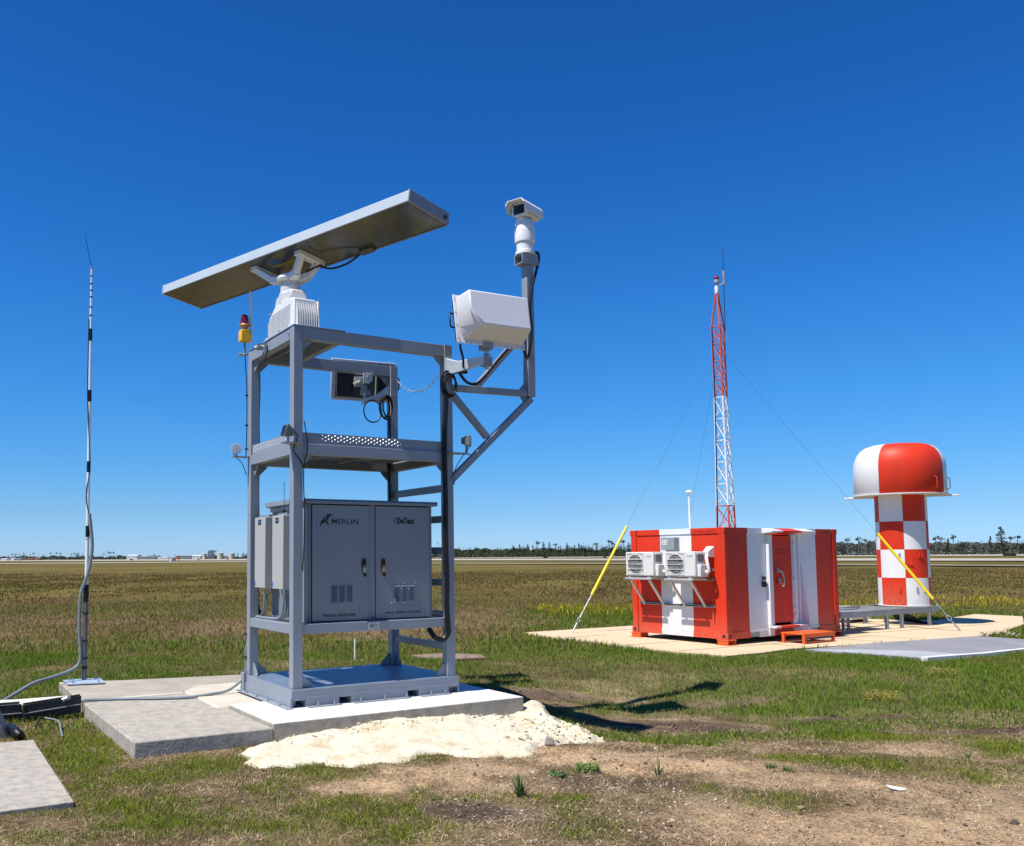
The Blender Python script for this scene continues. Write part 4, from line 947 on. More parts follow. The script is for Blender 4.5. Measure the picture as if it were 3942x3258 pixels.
# ---------------- panel radars
def panel_radar(label, O, yaw, tilt, w, h, dep, zb, back):
    """O: point of flange centre at its bottom edge; radome faces -n"""
    Rr = Thing('panel_radar', label, 'radar', FT, tuple(O), 'flat white panel radars bracketed to the tower posts')
    ex = Vector((math.cos(yaw), math.sin(yaw), 0)); fn = Vector((math.sin(yaw), -math.cos(yaw), 0))     # fn: facing direction
    ez = Z_ * math.cos(tilt) - fn * math.sin(tilt); fn2 = fn * math.cos(tilt) + Z_ * math.sin(tilt)
    O = Vector(O)
    q = lambda a, b, c: O + ex * a + fn2 * b + ez * c
    mb = MB(); mb.arr(q(-w / 2, 0, 0), ex * w, fn2 * 0.014, ez * h); fl = Rr.part('flange', mb, RADOME, bevel=0.006)
    a0, a1 = -w / 2 + 0.035, w / 2 - 0.035; c0, c1 = 0.05, h - 0.035
    b0, b1 = a0 + 0.012, a1 - 0.05; d0, d1 = c0 + 0.085, c1 - 0.02
    # radome: frustum whose lower left corner is cut
    F0 = [(a0, c0), (a1, c0), (a1, c1), (a0, c1)]
    rear = [q(a0 + 0.045, 0.0145, c0), q(a1, 0.0145, c0), q(a1, 0.0145, c1), q(a0, 0.0145, c1), q(a0, 0.0145, c0 + 0.13)]
    frnt = [q(b0 + 0.16, dep, d0), q(b1, dep, d0), q(b1, dep, d1), q(b0, dep, d1), q(b0, dep, d0 + 0.17)]
    mb = MB(); mb.add(rear + frnt, [(4, 3, 2, 1, 0), (5, 6, 7, 8, 9)] + [(i, (i + 1) % 5, 5 + (i + 1) % 5, 5 + i) for i in range(5)])
    Rr.part('radome', mb, RADOME, bevel=0.018, smooth_ang=45)
    mb = MB(); mb.arr(q(-w / 2 + 0.035, -0.075, 0.04), ex * (w - 0.07), fn2 * 0.073, ez * (h - 0.075)); hs_ = Rr.part('heatsink', mb, FIN if back else BLACKM, bevel=0.003)
    if back:
        for k in range(15):
            for sgn in (-1, 1):
                a = sgn * (w / 2 - 0.05 - k * 0.0165) - 0.003
                mb = MB(); mb.arr(q(a, -0.105, 0.05), ex * 0.006, fn2 * 0.029, ez * (h - 0.10)); Rr.part('fin', mb, FIN, hs_)
        mb = MB(); mb.arr(q(-w / 2 + 0.31, -0.11, 0.05), ex * 0.008, fn2 * 0.03, ez * (h - 0.10)); Rr.part('rib', mb, EGREY, hs_)
        mb = MB()
        for a in (-0.10, -0.02): c = q(a - 0.05, -0.078, 0.09); mb.cyl(c, c - fn2 * 0.02, 0.013, n=8)
        Rr.part('socket', mb, GALV, hs_)
    n = 12
    for k in range(n):
        c = q(-w / 2 + 0.04 + (w - 0.08) * k / (n - 1), 0.014, 0.022); mb = MB(); mb.cyl(c, c + fn2 * 0.006, 0.008, n=6); Rr.part('screw', mb, GALV, fl)
    for k in range(4):
        c = q(-w / 2 + 0.018, 0.014, 0.06 + (h - 0.12) * k / 3); mb = MB(); mb.cyl(c, c + fn2 * 0.006, 0.008, n=6); Rr.part('screw', mb, GALV, fl)
    mb = MB(); hz0, hz1 = h * 0.33, h * 0.62
    mb.tube([q(-w / 2 + 0.02, -0.02, hz0), q(-w / 2 - 0.035, -0.02, hz0 - 0.0), q(-w / 2 - 0.05, -0.02, hz0 + 0.015), q(-w / 2 - 0.05, -0.02, hz1 - 0.015), q(-w / 2 - 0.035, -0.02, hz1), q(-w / 2 + 0.02, -0.02, hz1)], 0.011, 8); Rr.part('handle', mb, BLACK)
    return Rr, q
R1, q1 = panel_radar('white panel radar facing the camera, mounted right of the tower below the camera mast', (2.385, -0.33, 4.225), R(-3), R(9), 0.95, 0.60, 0.30, 0, False)
R2, q2 = panel_radar('white panel radar seen from behind with black cooling fins, at the far right post', (1.745, 1.76, 3.85), R(173), R(6), 0.92, 0.55, 0.15, 0, True)
# brackets for them
B1 = Thing('radar_bracket', 'pale arm bracket holding the camera-facing panel radar off the front right post', 'bracket', FT, (W_, -0.05, 4.0), 'arm brackets of the panel radars')
pz = lambda L, th, nn: [Vector(p) for p in L]
d_ = Vector((0.31, -0.28, 0)).normalized(); s_v = Vector((1.965, -0.004, 0)); nrm = Vector((-d_.y, d_.x, 0))
def plate(mb, poly, t=0.02):   # poly of (dist, z) in the vertical plane through s_v along d_
    mb.prism([s_v + d_ * a + Vector((0, 0, z)) - nrm * t / 2 for a, z in poly], nrm * t)
mb = MB(); plate(mb, [(0.0, 4.10), (0.14, 4.06), (0.40, 4.10), (0.46, 4.10), (0.46, 4.00), (0.38, 4.00), (0.14, 3.93), (0.0, 3.90)], 0.06); B1.part('arm', mb, ALU, bevel=0.004)
mb = MB(); mb.box(1.945, 2.035, -0.012, -0.001, 3.88, 4.12); B1.part('wall_plate', mb, ALU, bevel=0.002)
e_ = s_v + d_ * 0.46
mb = MB(); mb.arr(Vector((e_.x - 0.03, e_.y - 0.05, 3.985)), (0.10, 0, 0), (0, 0.10, 0), (0, 0, 0.115)); B1.part('swivel_block', mb, STEEL, bevel=0.004)
mb = MB(); c = Vector((e_.x + 0.02, e_.y, 3.955)); mb.cyl(c, c + Z_ * 0.28, 0.026, n=12); mb.cyl(c + Z_ * 0.17, c + Z_ * 0.176, 0.05, n=12); mb.cyl(c + Z_ * 0.22, c + Z_ * 0.226, 0.05, n=12); B1.part('swivel_pin', mb, GALV)
mb = MB(); mb.arr(Vector((e_.x - 0.045, e_.y - 0.05, 4.19)), (0.13, 0, 0), (0, 0.11, 0), (0, 0, 0.075)); mb.arr(Vector((e_.x - 0.03, e_.y + 0.062, 4.19)), (0.10, 0, 0), (0, 0.03, 0), (0, 0, 0.3)); B1.part('yoke', mb, STEEL, bevel=0.004)
B2 = Thing('radar_bracket', 'pale arm bracket holding the fin-backed panel radar off the rear right post', 'bracket', FT, (1.9, D_ - PW, 3.8), 'arm brackets of the panel radars')
y2 = D_ - PW / 2
mb = MB(); mb.prism([(1.93, y2 - 0.03, 4.02), (1.93, y2 - 0.03, 3.865), (1.72, y2 - 0.03, 3.80), (1.545, y2 - 0.03, 3.725), (1.545, y2 - 0.03, 3.805), (1.76, y2 - 0.03, 3.885)], (0, 0.06, 0)); B2.part('arm', mb, ALU, bevel=0.004)
mb = MB(); mb.cyl((1.575, y2, 3.75), (1.575, y2, 3.90), 0.018, n=10); B2.part('swivel_pin', mb, GALV)
mb = MB(); mb.box(1.54, 1.60, y2 - 0.03, y2 + 0.05, 3.895, 3.99); mb.box(1.56, 1.66, y2 + 0.0, y2 + 0.08, 3.87, 3.93); B2.part('yoke', mb, STEEL, bevel=0.004)
mb = MB(); mb.prism([(1.53, y2 - 0.06, 4.13), (1.53, y2 - 0.06, 4.0), (1.62, y2 - 0.06, 4.005), (1.66, y2 - 0.06, 4.05), (1.67, y2 - 0.06, 4.15)], (0, 0.012, 0)); mb.prism([(1.53, y2 + 0.2, 4.13), (1.53, y2 + 0.2, 4.0), (1.62, y2 + 0.2, 4.005), (1.66, y2 + 0.2, 4.05), (1.67, y2 + 0.2, 4.15)], (0, 0.012, 0)); mb.box(1.54, 1.66, y2 - 0.048, y2 + 0.26, 4.04, 4.07); B2.part('tilt_cheek', mb, ALU, bevel=0.003)
mb = MB(); mb.cyl((1.60, y2 - 0.06, 4.09), (1.60, y2 - 0.085, 4.09), 0.02, n=8); mb.cyl((1.635, y2 - 0.06, 4.12), (1.635, y2 - 0.075, 4.12), 0.01, n=8); B2.part('tilt_bolt', mb, GALV)

# ---------------- pan-tilt camera on the mast
K = Thing('surveillance_camera', 'white pan-tilt surveillance camera on top of the tall side mast', 'camera', FT, (MU, ym, 5.59))
c2 = (MU - 0.03, ym)
mb = MB(); mb.lathe(c2, [(0.125, 5.592), (0.125, 5.63), (0.108, 5.64), (0.112, 5.735), (0.105, 5.742)], 32); K.part('base', mb, WHITE)
mb = MB(); mb.lathe(c2, [(0.10, 5.743), (0.128, 5.752), (0.132, 5.78), (0.128, 5.93), (0.118, 5.99), (0.10, 6.02)], 32); K.part('pan_body', mb, WHITE)
mb = MB(); mb.cyl((c2[0] - 0.09, c2[1], 6.0), (c2[0] + 0.09, c2[1], 6.0), 0.085, n=24); K.part('tilt_joint', mb, WHITE)
ca = R(202.0); hd_ = Vector((math.cos(ca), math.sin(ca), -0.05)).normalized(); hs2 = Vector((0, 0, 1)).cross(hd_).normalized(); hu = hd_.cross(hs2)
hc = Vector((c2[0] + 0.02, c2[1], 6.155))
def hp_(a, b, c): return hc + hd_ * a + hs2 * b + hu * c
def octo(a, w, z0, z1, ch):
    return [hp_(a, -w + ch, z0), hp_(a, w - ch, z0), hp_(a, w, z0 + ch), hp_(a, w, z1 - ch * 1.2), hp_(a, w - ch * 1.5, z1), hp_(a, -w + ch * 1.5, z1), hp_(a, -w, z1 - ch * 1.2), hp_(a, -w, z0 + ch)]
mb = MB(); s0 = octo(-0.22, 0.095, -0.075, 0.07, 0.03); s1 = octo(0.17, 0.105, -0.085, 0.085, 0.03)
mb.add(s0 + s1, [tuple(range(8)), tuple(range(15, 7, -1))] + [(i, (i + 1) % 8, 8 + (i + 1) % 8, 8 + i) for i in range(8)]); hb = K.part('housing', mb, WHITE, bevel=0.006)
s0 = octo(-0.24, 0.108, 0.03, 0.105, 0.022); s1 = octo(0.27, 0.125, 0.0, 0.115, 0.03)
mb = MB(); mb.add(s0 + s1, [tuple(range(8)), tuple(range(15, 7, -1))] + [(i, (i + 1) % 8, 8 + (i + 1) % 8, 8 + i) for i in range(8)])
mb = MB()
def sheet(L, t=0.008):     # bent sun shield
    n = len(L)
    A0 = [hp_(-0.24, b * 0.88, c * 0.9) for b, c in L]; A1 = [hp_(0.28 - (0.05 if c < 0.0 else 0), b, c) for b, c in L]
    B0 = [hp_(-0.24, b * 0.88 - t * np.sign(b), c * 0.9 - t) for b, c in L]; B1_ = [hp_(0.28 - (0.05 if c < 0.0 else 0), b - t * np.sign(b), c - t) for b, c in L]
    V = A0 + A1 + B0 + B1_
    F = []
    for i in range(n - 1): F += [(i, i + 1, n + i + 1, n + i), (2 * n + i, 3 * n + i, 3 * n + i + 1, 2 * n + i + 1), (n + i, n + i + 1, 3 * n + i + 1, 3 * n + i), (i, 2 * n + i, 2 * n + i + 1, i + 1)]
    F += [(0, n, 3 * n, 2 * n), (n - 1, 3 * n - 1, 4 * n - 1, 2 * n - 1)]
    mb.add(V, F)
sheet([(-0.135, -0.05), (-0.138, 0.05), (-0.10, 0.10), (0.10, 0.10), (0.138, 0.05), (0.135, -0.05)]); K.part('sun_shield', mb, WHITE, hb)
mb = MB(); mb.arr(hp_(0.171, -0.078, -0.06), hd_ * 0.004, hs2 * 0.156, hu * 0.12); K.part('window', mb, GLASS, hb)
mb = MB(); c = hp_(0.1755, 0.02, 0.0); mb.cyl(c, c + hd_ * 0.006, 0.045, n=20); K.part('lens', mb, BLACK, hb)
mb = MB(); mb.tube(smooth_path([(MU + 0.06, ym - 0.05, 5.62), (MU + 0.12, ym - 0.06, 5.63), (MU + 0.14, ym - 0.06, 5.55), (MU + 0.08, ym - 0.07, 5.36), (MU + 0.02, ym - 0.075, 5.18), (MU - 0.03, ym - 0.078, 4.9), (MU - 0.01, ym - 0.078, 4.6), (MU - 0.035, ym - 0.078, 4.4), (MU - 0.06, ym - 0.03, 4.25), (3.1, ym - 0.0, 4.52), (2.95, ym - 0.05, 4.40), (2.7, ym - 0.06, 4.15), (2.5, ym - 0.06, 3.93), (2.36, ym - 0.08, 3.83), (2.22, ym - 0.08, 3.85), (2.08, ym - 0.09, 3.98), (1.99, -0.05, 3.92)]), 0.018, 8)
one('camera_cable', mb, BLACK, 'thick black cable running down the mast from the surveillance camera to the cable coil', 'cable', FT, (MU, ym, 3.9))

# ---------------- beacon and antennas on the left rear corner
Bc = Thing('warning_beacon', 'red-domed warning beacon on a yellow box at the tower top corner', 'beacon', FT, (-0.02, 1.5, 4.24))
bc = (-0.025, 1.5)
mb = MB(); mb.lathe(bc, [(0.056, 4.625), (0.054, 4.66), (0.050, 4.70), (0.042, 4.728), (0.026, 4.744), (0.006, 4.750)], 28); Bc.part('red_dome', mb, LENS)
mb = MB(); mb.lathe(bc, [(0.022, 4.548), (0.036, 4.56), (0.034, 4.58), (0.045, 4.595), (0.066, 4.602), (0.066, 4.612), (0.058, 4.624)], 24); Bc.part('collar', mb, ORANGEB)
mb = MB(); mb.box(-0.085, 0.035, 1.44, 1.56, 4.405, 4.547); Bc.part('yellow_box', mb, YELLOW, bevel=0.008)
mb = MB(); mb.cyl((bc[0], bc[1], 4.23), (bc[0], bc[1], 4.404), 0.013, n=10); Bc.part('stem', mb, GALV)
mb = MB(); mb.cyl((-0.09, 1.50, 4.24), (0.2, 1.46, 4.27), 0.014, n=10); mb.cyl((-0.10, 1.505, 4.239), (-0.065, 1.50, 4.241), 0.022, n=10); br_ = Bc.part('pipe_arm', mb, GALV)
mb = MB(); mb.box(0.03, 0.13, 1.443, 1.475, 4.20, 4.30); mb.cyl((0.09, 1.43, 4.25), (0.09, 1.47, 4.25), 0.035, n=12); Bc.part('clamp', mb, GALV, bevel=0.003)
mb = MB(); mb.cyl((-0.006, 0.92, 4.215), (-0.08, 0.92, 4.205), 0.034, n=12); mb.cyl((-0.08, 0.92, 4.205), (-0.10, 0.93, 4.20), 0.02, n=12); mb.box(-0.03, -0.006, 0.80, 0.86, 4.14, 4.26)
one('junction_fitting', mb, GALV, 'small galvanised pipe fitting bolted under the tower top left edge', 'fitting', FT, (-0.01, 0.9, 4.2))
mb = MB(); mb.tube([(0.065, 1.50, 4.23), (0.065, 1.5, 4.42), (0.064, 1.5, 4.43), (0.05, 1.50, 5.05)], [0.012, 0.012, 0.017, 0.015], 10)
one('white_rod_antenna', mb, WHITE, 'slim white rod antenna standing beside the red beacon', 'antenna', FT, (0.065, 1.5, 4.24))

# ---------------- flood lights
def flood(label, c, aim, kind):
    F_ = Thing('flood_light', label, 'lamp', FT, (c[0], c[1], 2.972), 'small flood lights on the corner shelves of the mid deck')
    a = Vector(aim).normalized(); s_ = Vector((0, 0, 1)).cross(a).normalized(); u_ = a.cross(s_); c = Vector(c)
    w0, w1, dd = 0.032, 0.062, 0.10
    if kind == 'disc':
        mb = MB(); mb.cyl(c - a * 0.05, c + a * 0.01, 0.035, 0.062, 20); mb.cyl(c + a * 0.01, c + a * 0.035, 0.064, 0.064, 20); F_.part('case', mb, ALU)
        mb = MB(); mb.cyl(c + a * 0.0355, c + a * 0.038, 0.055, n=20); F_.part('glass', mb, GALV)
    else:
        P0 = [c - a * 0.06 + s_ * x * w0 + u_ * y * w0 for x, y in ((-1, -1), (1, -1), (1, 1), (-1, 1))]; P1 = [c + a * 0.03 + s_ * x * w1 + u_ * y * w1 for x, y in ((-1, -1), (1, -1), (1, 1), (-1, 1))]
        P2 = [p + a * 0.02 for p in P1]
        LM = pbr('lamp_grey_green', (0.16, 0.165, 0.14), 0.5, 0, 0.05, 10)
        mb = MB(); mb.add(P0 + P1 + P2, [(3, 2, 1, 0), (8, 9, 10, 11)] + [(i, (i + 1) % 4, 4 + (i + 1) % 4, 4 + i) for i in range(4)] + [(4 + i, 4 + (i + 1) % 4, 8 + (i + 1) % 4, 8 + i) for i in range(4)]); F_.part('case', mb, LM, bevel=0.004)
        mb = MB(); mb.arr(c + a * 0.0505 - s_ * 0.052 - u_ * 0.052, s_ * 0.104, u_ * 0.104, a * 0.003); F_.part('glass', mb, GLASS)
    mb = MB(); mb.box(c.x - 0.012, c.x + 0.012, c.y - 0.012, c.y + 0.012, 2.973, c.z - 0.03); F_.part('stand', mb, GALV)
    return F_
flood('grey-green flood light on the front left corner shelf of the tower', (-0.085, -0.055, 3.09), (-0.85, 0.0, 0.25), 'box')
flood('round silver flood light on the far left corner shelf of the tower', (-0.13, D_ + 0.03, 3.07), (-0.5, -0.8, 0.0), 'disc')
flood('dark flood light on the right corner shelf, below the mast truss', (2.23, -0.01, 3.13), (0.6, -0.55, 0.0), 'box')

# ---------------- cables and chain on the tower
def cable(name, pts_, r, label, mat=BLACK, fr=FT, cat='cable', n=8, sub=6, group=None):
    mb = MB(); mb.tube(smooth_path(pts_, sub), r, n); return one(name, mb, mat, label, cat, fr, tuple(pts_[0]), group)
cable('power_cable', [(1.93, -0.03, 3.70), (1.925, -0.03, 3.5), (1.91, -0.03, 3.3), (1.905, -0.025, 2.9), (1.91, -0.03, 2.4), (1.905, -0.03, 1.9), (1.915, -0.03, 1.5), (1.91, -0.03, 1.15), (1.925, -0.03, 0.95), (1.93, -0.02, 0.86), (1.87, 0.0, 0.79), (1.78, 0.03, 0.82), (1.74, 0.10, 0.92)], 0.032, 'thick black cable loom running down the front of the right post')
mb = MB()
for k in range(3):
    pts_ = []
    for j in range(33):
        a = 2 * math.pi * j / 32; pts_.append((1.965 + (0.105 - 0.012 * k) * math.cos(a) + 0.006 * k, -0.035 - 0.016 * k, 3.79 + (0.155 - 0.02 * k) * math.sin(a) - 0.01 * k))
    mb.tube(pts_, 0.013, 8)
one('cable_coil', mb, BLACK, 'coil of black cable tied to the front right post under the radar bracket', 'cable', FT, (1.965, -0.05, 3.79), 'coiled black cables')
mb = MB()
for k, (cu, cz, ru, rz, dv) in enumerate(((1.655, 3.64, 0.13, 0.145, 0.0), (1.815, 3.70, 0.075, 0.135, -0.03), (1.83, 3.69, 0.085, 0.15, -0.05), (1.84, 3.71, 0.07, 0.14, -0.07))):
    mb.tube([(cu + ru * math.cos(2 * math.pi * j / 32), D_ - PW - 0.02 + dv, cz + rz * math.sin(2 * math.pi * j / 32)) for j in range(33)], 0.012 if k else 0.009, 8)
one('cable_coil', mb, BLACK, 'loops of black cable hanging under the bracket of the fin-backed radar', 'cable', FT, (1.8, D_ - PW, 3.7), 'coiled black cables')
cable('rear_post_cable', [(1.90, D_ - PW - 0.015, 3.62), (1.905, D_ - PW - 0.015, 3.3), (1.9, D_ - PW - 0.015, 3.0), (1.9, D_ - PW - 0.015, 2.75), (1.905, D_ - PW - 0.02, 2.45)], 0.02, 'black cable running down the rear right post')
cable('radar_tail_cable', [q1(-0.41, -0.03, 0.0), q1(-0.41, -0.03, -0.06), q1(-0.37, -0.06, -0.16), (2.12, -0.13, 3.97), (2.17, -0.12, 3.935), (2.05, -0.08, 3.93), (1.98, -0.05, 3.90)], 0.014, 'short black tail cable hanging from the bottom of the camera-facing panel radar')
cable('left_post_cable', [(0.125, D_ - 0.02, 4.10), (0.13, D_ - 0.02, 3.8), (0.122, D_ - 0.02, 3.4), (0.13, D_ - 0.02, 3.0), (0.122, D_ - 0.02, 2.6), (0.13, D_ - 0.02, 2.0), (0.122, D_ - 0.02, 1.5), (0.13, D_ - 0.03, 1.15), (0.16, 1.3, 1.06)], 0.024, 'thick black cable hanging down the inner side of the left rear post')
cable('beacon_wire', [(-0.025, 1.49, 4.4), (-0.02, 1.475, 4.1), (-0.012, D_ + 0.01, 3.85), (-0.008, D_ + 0.01, 3.4), (-0.012, D_ + 0.012, 3.1), (-0.02, D_ + 0.012, 2.95)], 0.006, 'thin black wire running down from the red beacon', n=6)
cable('lamp_wire', [(0.118, -0.012, 3.22), (0.15, -0.014, 3.05), (0.155, -0.016, 2.90), (0.115, -0.014, 2.72), (0.118, -0.012, 2.40), (0.13, -0.0, 2.385), (0.12, -0.02, 2.2), (0.118, -0.012, 1.9), (0.105, -0.01, 1.6)], 0.006, 'thin black wire hanging beside the front left post', n=6)
cable('lamp_wire_left', [(-0.03, -0.06, 3.10), (0.03, -0.035, 3.06), (0.02, -0.03, 2.99), (-0.01, -0.012, 2.9), (0.07, -0.012, 2.80), (0.11, -0.012, 2.72)], 0.006, 'thin black wire looping from the front left flood light', n=6)
cable('lamp_wire_right', [(2.28, -0.02, 3.08), (2.2, -0.03, 2.99), (2.1, -0.02, 2.85), (2.0, -0.012, 2.66)], 0.005, 'thin black wire trailing from the right flood light to the post', n=6)
cable('lamp_wire_far', [(-0.10, D_ + 0.02, 3.04), (-0.16, D_ + 0.05, 3.0), (-0.06, D_ + 0.04, 2.9), (-0.01, D_ + 0.012, 2.75)], 0.005, 'thin black wire under the far left flood light', n=6)
cable('top_left_wire', [(-0.07, 0.90, 4.24), (-0.03, 0.72, 4.2), (-0.03, 0.75, 4.08), (0.0, 1.0, 4.03), (-0.01, 1.2, 4.10)], 0.006, 'short black wire looping under the tower top left edge', n=6)
for k, (z, v) in enumerate(((3.72, D_ + 0.012), (3.35, D_ + 0.012), (3.06, D_ + 0.012))):
    mb = MB(); mb.box(-0.03, 0.004, v - 0.02, v + 0.005, z, z + 0.018)
    one('cable_clip', mb, BLACK, 'black clip holding the beacon wire to the rear left post', 'clip', FT, (0, v, z), 'black cable clips on the rear left post')
# chain across the ladder opening
mb = MB(); p0, p1 = Vector((2.04, D_ - 0.10, 4.09)), Vector((1.99, 0.112, 4.02)); N = 26
for k in range(N):
    t = (k + 0.5) / N; c = p0.lerp(p1, t) - Z_ * 0.22 * (1 - (2 * t - 1) ** 2); t2 = t + 0.01
    c2_ = p0.lerp(p1, t2) - Z_ * 0.22 * (1 - (2 * t2 - 1) ** 2); dd = (c2_ - c).normalized(); sd = dd.cross(Z_).normalized(); ud = sd.cross(dd)
    o_ = sd if k % 2 else ud; L = 0.03; w = 0.013
    mb.tube([c + dd * (L * math.cos(a)) + o_ * (w * math.sin(a)) for a in [2 * math.pi * j / 10 for j in range(10)]], 0.0038, 5, closed=True)
one('safety_chain', mb, GALV, 'galvanised safety chain hanging across the ladder opening of the tower', 'chain', FT, (2.04, D_, 3.9))

# conduits at the left rear foot and the cable across the slabs
cable('foot_conduit', [(0.26, 1.25, 0.945), (0.12, 1.36, 0.90), (0.03, 1.42, 0.80), (0.0, 1.455, 0.62), (0.005, 1.46, 0.45), (-0.02, 1.455, 0.34), (-0.10, 1.44, 0.26), (-0.25, 1.42, 0.185), (-0.45, 1.40, 0.168), (-0.7, 1.42, 0.150), (-0.95, 1.50, 0.147), (-1.3, 1.68, 0.147), (-1.6, 1.80, 0.147), (-1.78, 1.80, 0.152), (-1.86, 1.79, 0.13)], 0.016, 'grey cable running from the tower foot across the slabs to the black trough', CONDUIT)
cable('foot_conduit_black', [(0.30, 1.25, 0.96), (0.14, 1.38, 0.93), (0.05, 1.45, 0.84), (0.03, 1.46, 0.62), (0.04, 1.46, 0.46), (0.02, 1.47, 0.36), (-0.03, 1.46, 0.26), (-0.05, 1.45, 0.2)], 0.018, 'black cable bundle strapped to the left rear post foot')
cable('green_ground_wire', [(0.05, 1.45, 0.52), (0.03, 1.445, 0.46), (0.02, 1.44, 0.40)], 0.005, 'short green ground wire at the left rear foot of the tower', GREENC, n=6)
for z in (0.56, 0.83):
    mb = MB(); mb.box(-0.025, 0.13, D_ - 0.02, D_ + 0.04, z, z + 0.012)
    one('cable_tie', mb, BLACK, 'black strap round the left rear post foot', 'strap', FT, (0, D_, z), 'black straps round the left rear post')

# ================================================================ SHELTER
BL, BW, BZ0, BZ1 = 3.722, 2.379, 0.120, 2.277
S = Thing('radar_shelter', 'red and white striped shipping-container shelter with two outdoor units on its end wall', 'shelter', FB, (BL / 2, BW / 2, 0))
# long (door) face stripes along u: red | white | red(door) | white | red
US = [0.0, 0.712, 1.455, 2.085, 2.985, BL]
UC = [RED, CWHITE, RED, CWHITE, RED]
VS = [0.0, 0.80, 1.60, BW]
VC = [RED, CWHITE, RED]
g = 0.0015
# corner posts
for u0, v0 in ((0, 0), (BL - 0.14, 0), (0, BW - 0.14), (BL - 0.14, BW - 0.14)):
    mb = MB(); mb.box(u0, u0 + 0.14, v0, v0 + 0.14, BZ0 + 0.121, BZ1 - 0.121); S.part('corner_post', mb, RED, bevel=0.006)
    for z0 in (BZ0, BZ1 - 0.12):
        mb = MB(); mb.box(u0 - 0.003, u0 + 0.163, v0 - 0.003, v0 + 0.163, z0, z0 + 0.12); ct = S.part('corner_casting', mb, RED, bevel=0.008)
        zc = z0 + 0.06
        for sg in (0, 1):
            mb = MB()
            if v0 == 0 and sg == 0: mb.box(u0 + 0.045, u0 + 0.115, -0.0045, -0.0032, zc - 0.032, zc + 0.032)
            elif u0 == 0 and sg == 1: mb.box(-0.0045, -0.0032, v0 + 0.045, v0 + 0.115, zc - 0.032, zc + 0.032)
            else: continue
            if z0 == BZ0: S.part('casting_hole', mb, BLACKM, ct)
# rails, striped segment by segment
for z0, z1 in ((BZ1 - 0.115, BZ1 - 0.002), (BZ0 + 0.002, BZ0 + 0.135)):
    for i in range(5):
        a, b = max(US[i], 0.1635), min(US[i + 1], BL - 0.1635)
        if z0 < 1 and i in (1, 3):
            # fork pockets cut into the bottom rail
            p0, p1 = (0.72, 1.00) if i == 1 else (2.70, 2.98)
            for x0, x1 in ((a, p0), (p1, b)):
                if x1 - x0 > 0.01:
                    mb = MB(); mb.box(x0, x1, 0.004, 0.10, z0, z1); S.part('bottom_rail', mb, UC[i], bevel=0.003)
            mb = MB(); mb.box(p0, p1, 0.004, 0.10, z1 - 0.03, z1); S.part('bottom_rail', mb, UC[i])
            mb = MB(); mb.box(p0 + 0.003, p1 - 0.003, 0.03, 0.09, z0 + 0.01, z1 - 0.032); S.part('fork_pocket', mb, EGREY)
            continue
        mb = MB(); mb.box(a + (g if i else 0), b - (g if i < 4 else 0), 0.004, 0.10, z0, z1); S.part('top_rail' if z0 > 1 else 'bottom_rail', mb, UC[i], bevel=0.003)
    for i in range(3):
        a, b = max(VS[i], 0.1635), min(VS[i + 1], BW - 0.1635)
        mb = MB(); mb.box(0.004, 0.10, a + (g if i else 0), b - (g if i < 2 else 0), z0, z1); S.part('top_rail' if z0 > 1 else 'bottom_rail', mb, VC[i], bevel=0.003)
# wall panels, slightly recessed
for i in range(5):
    a, b = max(US[i], 0.1415), min(US[i + 1], BL - 0.1415)
    if i == 2: a, b = 1.455, 2.085
    mb = MB(); mb.box(a + g, b - g, 0.022, 0.06, BZ0 + 0.1355, BZ1 - 0.1155)
    if i != 2: S.part('wall_panel', mb, UC[i])
for i in range(3):
    a, b = max(VS[i], 0.1415), min(VS[i + 1], BW - 0.1415)
    mb = MB(); mb.box(0.022, 0.06, a + g, b - g, BZ0 + 0.1355, BZ1 - 0.1155); S.part('wall_panel', mb, VC[i])
mb = MB(); mb.box(0.1645, BL - 0.1645, BW - 0.10, BW - 0.01, BZ0 + 0.002, BZ1 - 0.002); S.part('rear_wall', mb, CWHITE)
mb = MB(); mb.box(BL - 0.06, BL - 0.01, 0.1645, BW - 0.1645, BZ0 + 0.002, BZ1 - 0.002); S.part('side_wall', mb, RED)
mb = MB(); mb.box(0.103, BL - 0.103, 0.103, BW - 0.103, BZ1 - 0.03, BZ1 - 0.006); S.part('roof', mb, CWHITE)
mb = MB(); mb.box(0.103, BL - 0.103, 0.103, BW - 0.103, BZ0 + 0.03, BZ0 + 0.06); S.part('floor', mb, BLACKM)
# rivets on the posts and panels
for u in (0.07, BL - 0.07, 0.165 + 0.04):
    for k in range(5):
        z = 0.35 + k * 0.42
        mb = MB(); mb.cyl((u, 0.001 if u < 0.1 or u > 3 else 0.023, z), (u, -0.006 if u < 0.1 or u > 3 else 0.016, z), 0.014, 0.009, 8); S.part('rivet', mb, RED)
for k in range(4):
    mb = MB(); z = 0.45 + k * 0.45; mb.cyl((0.001, 0.07, z), (-0.006, 0.07, z), 0.014, 0.009, 8); S.part('rivet', mb, RED)
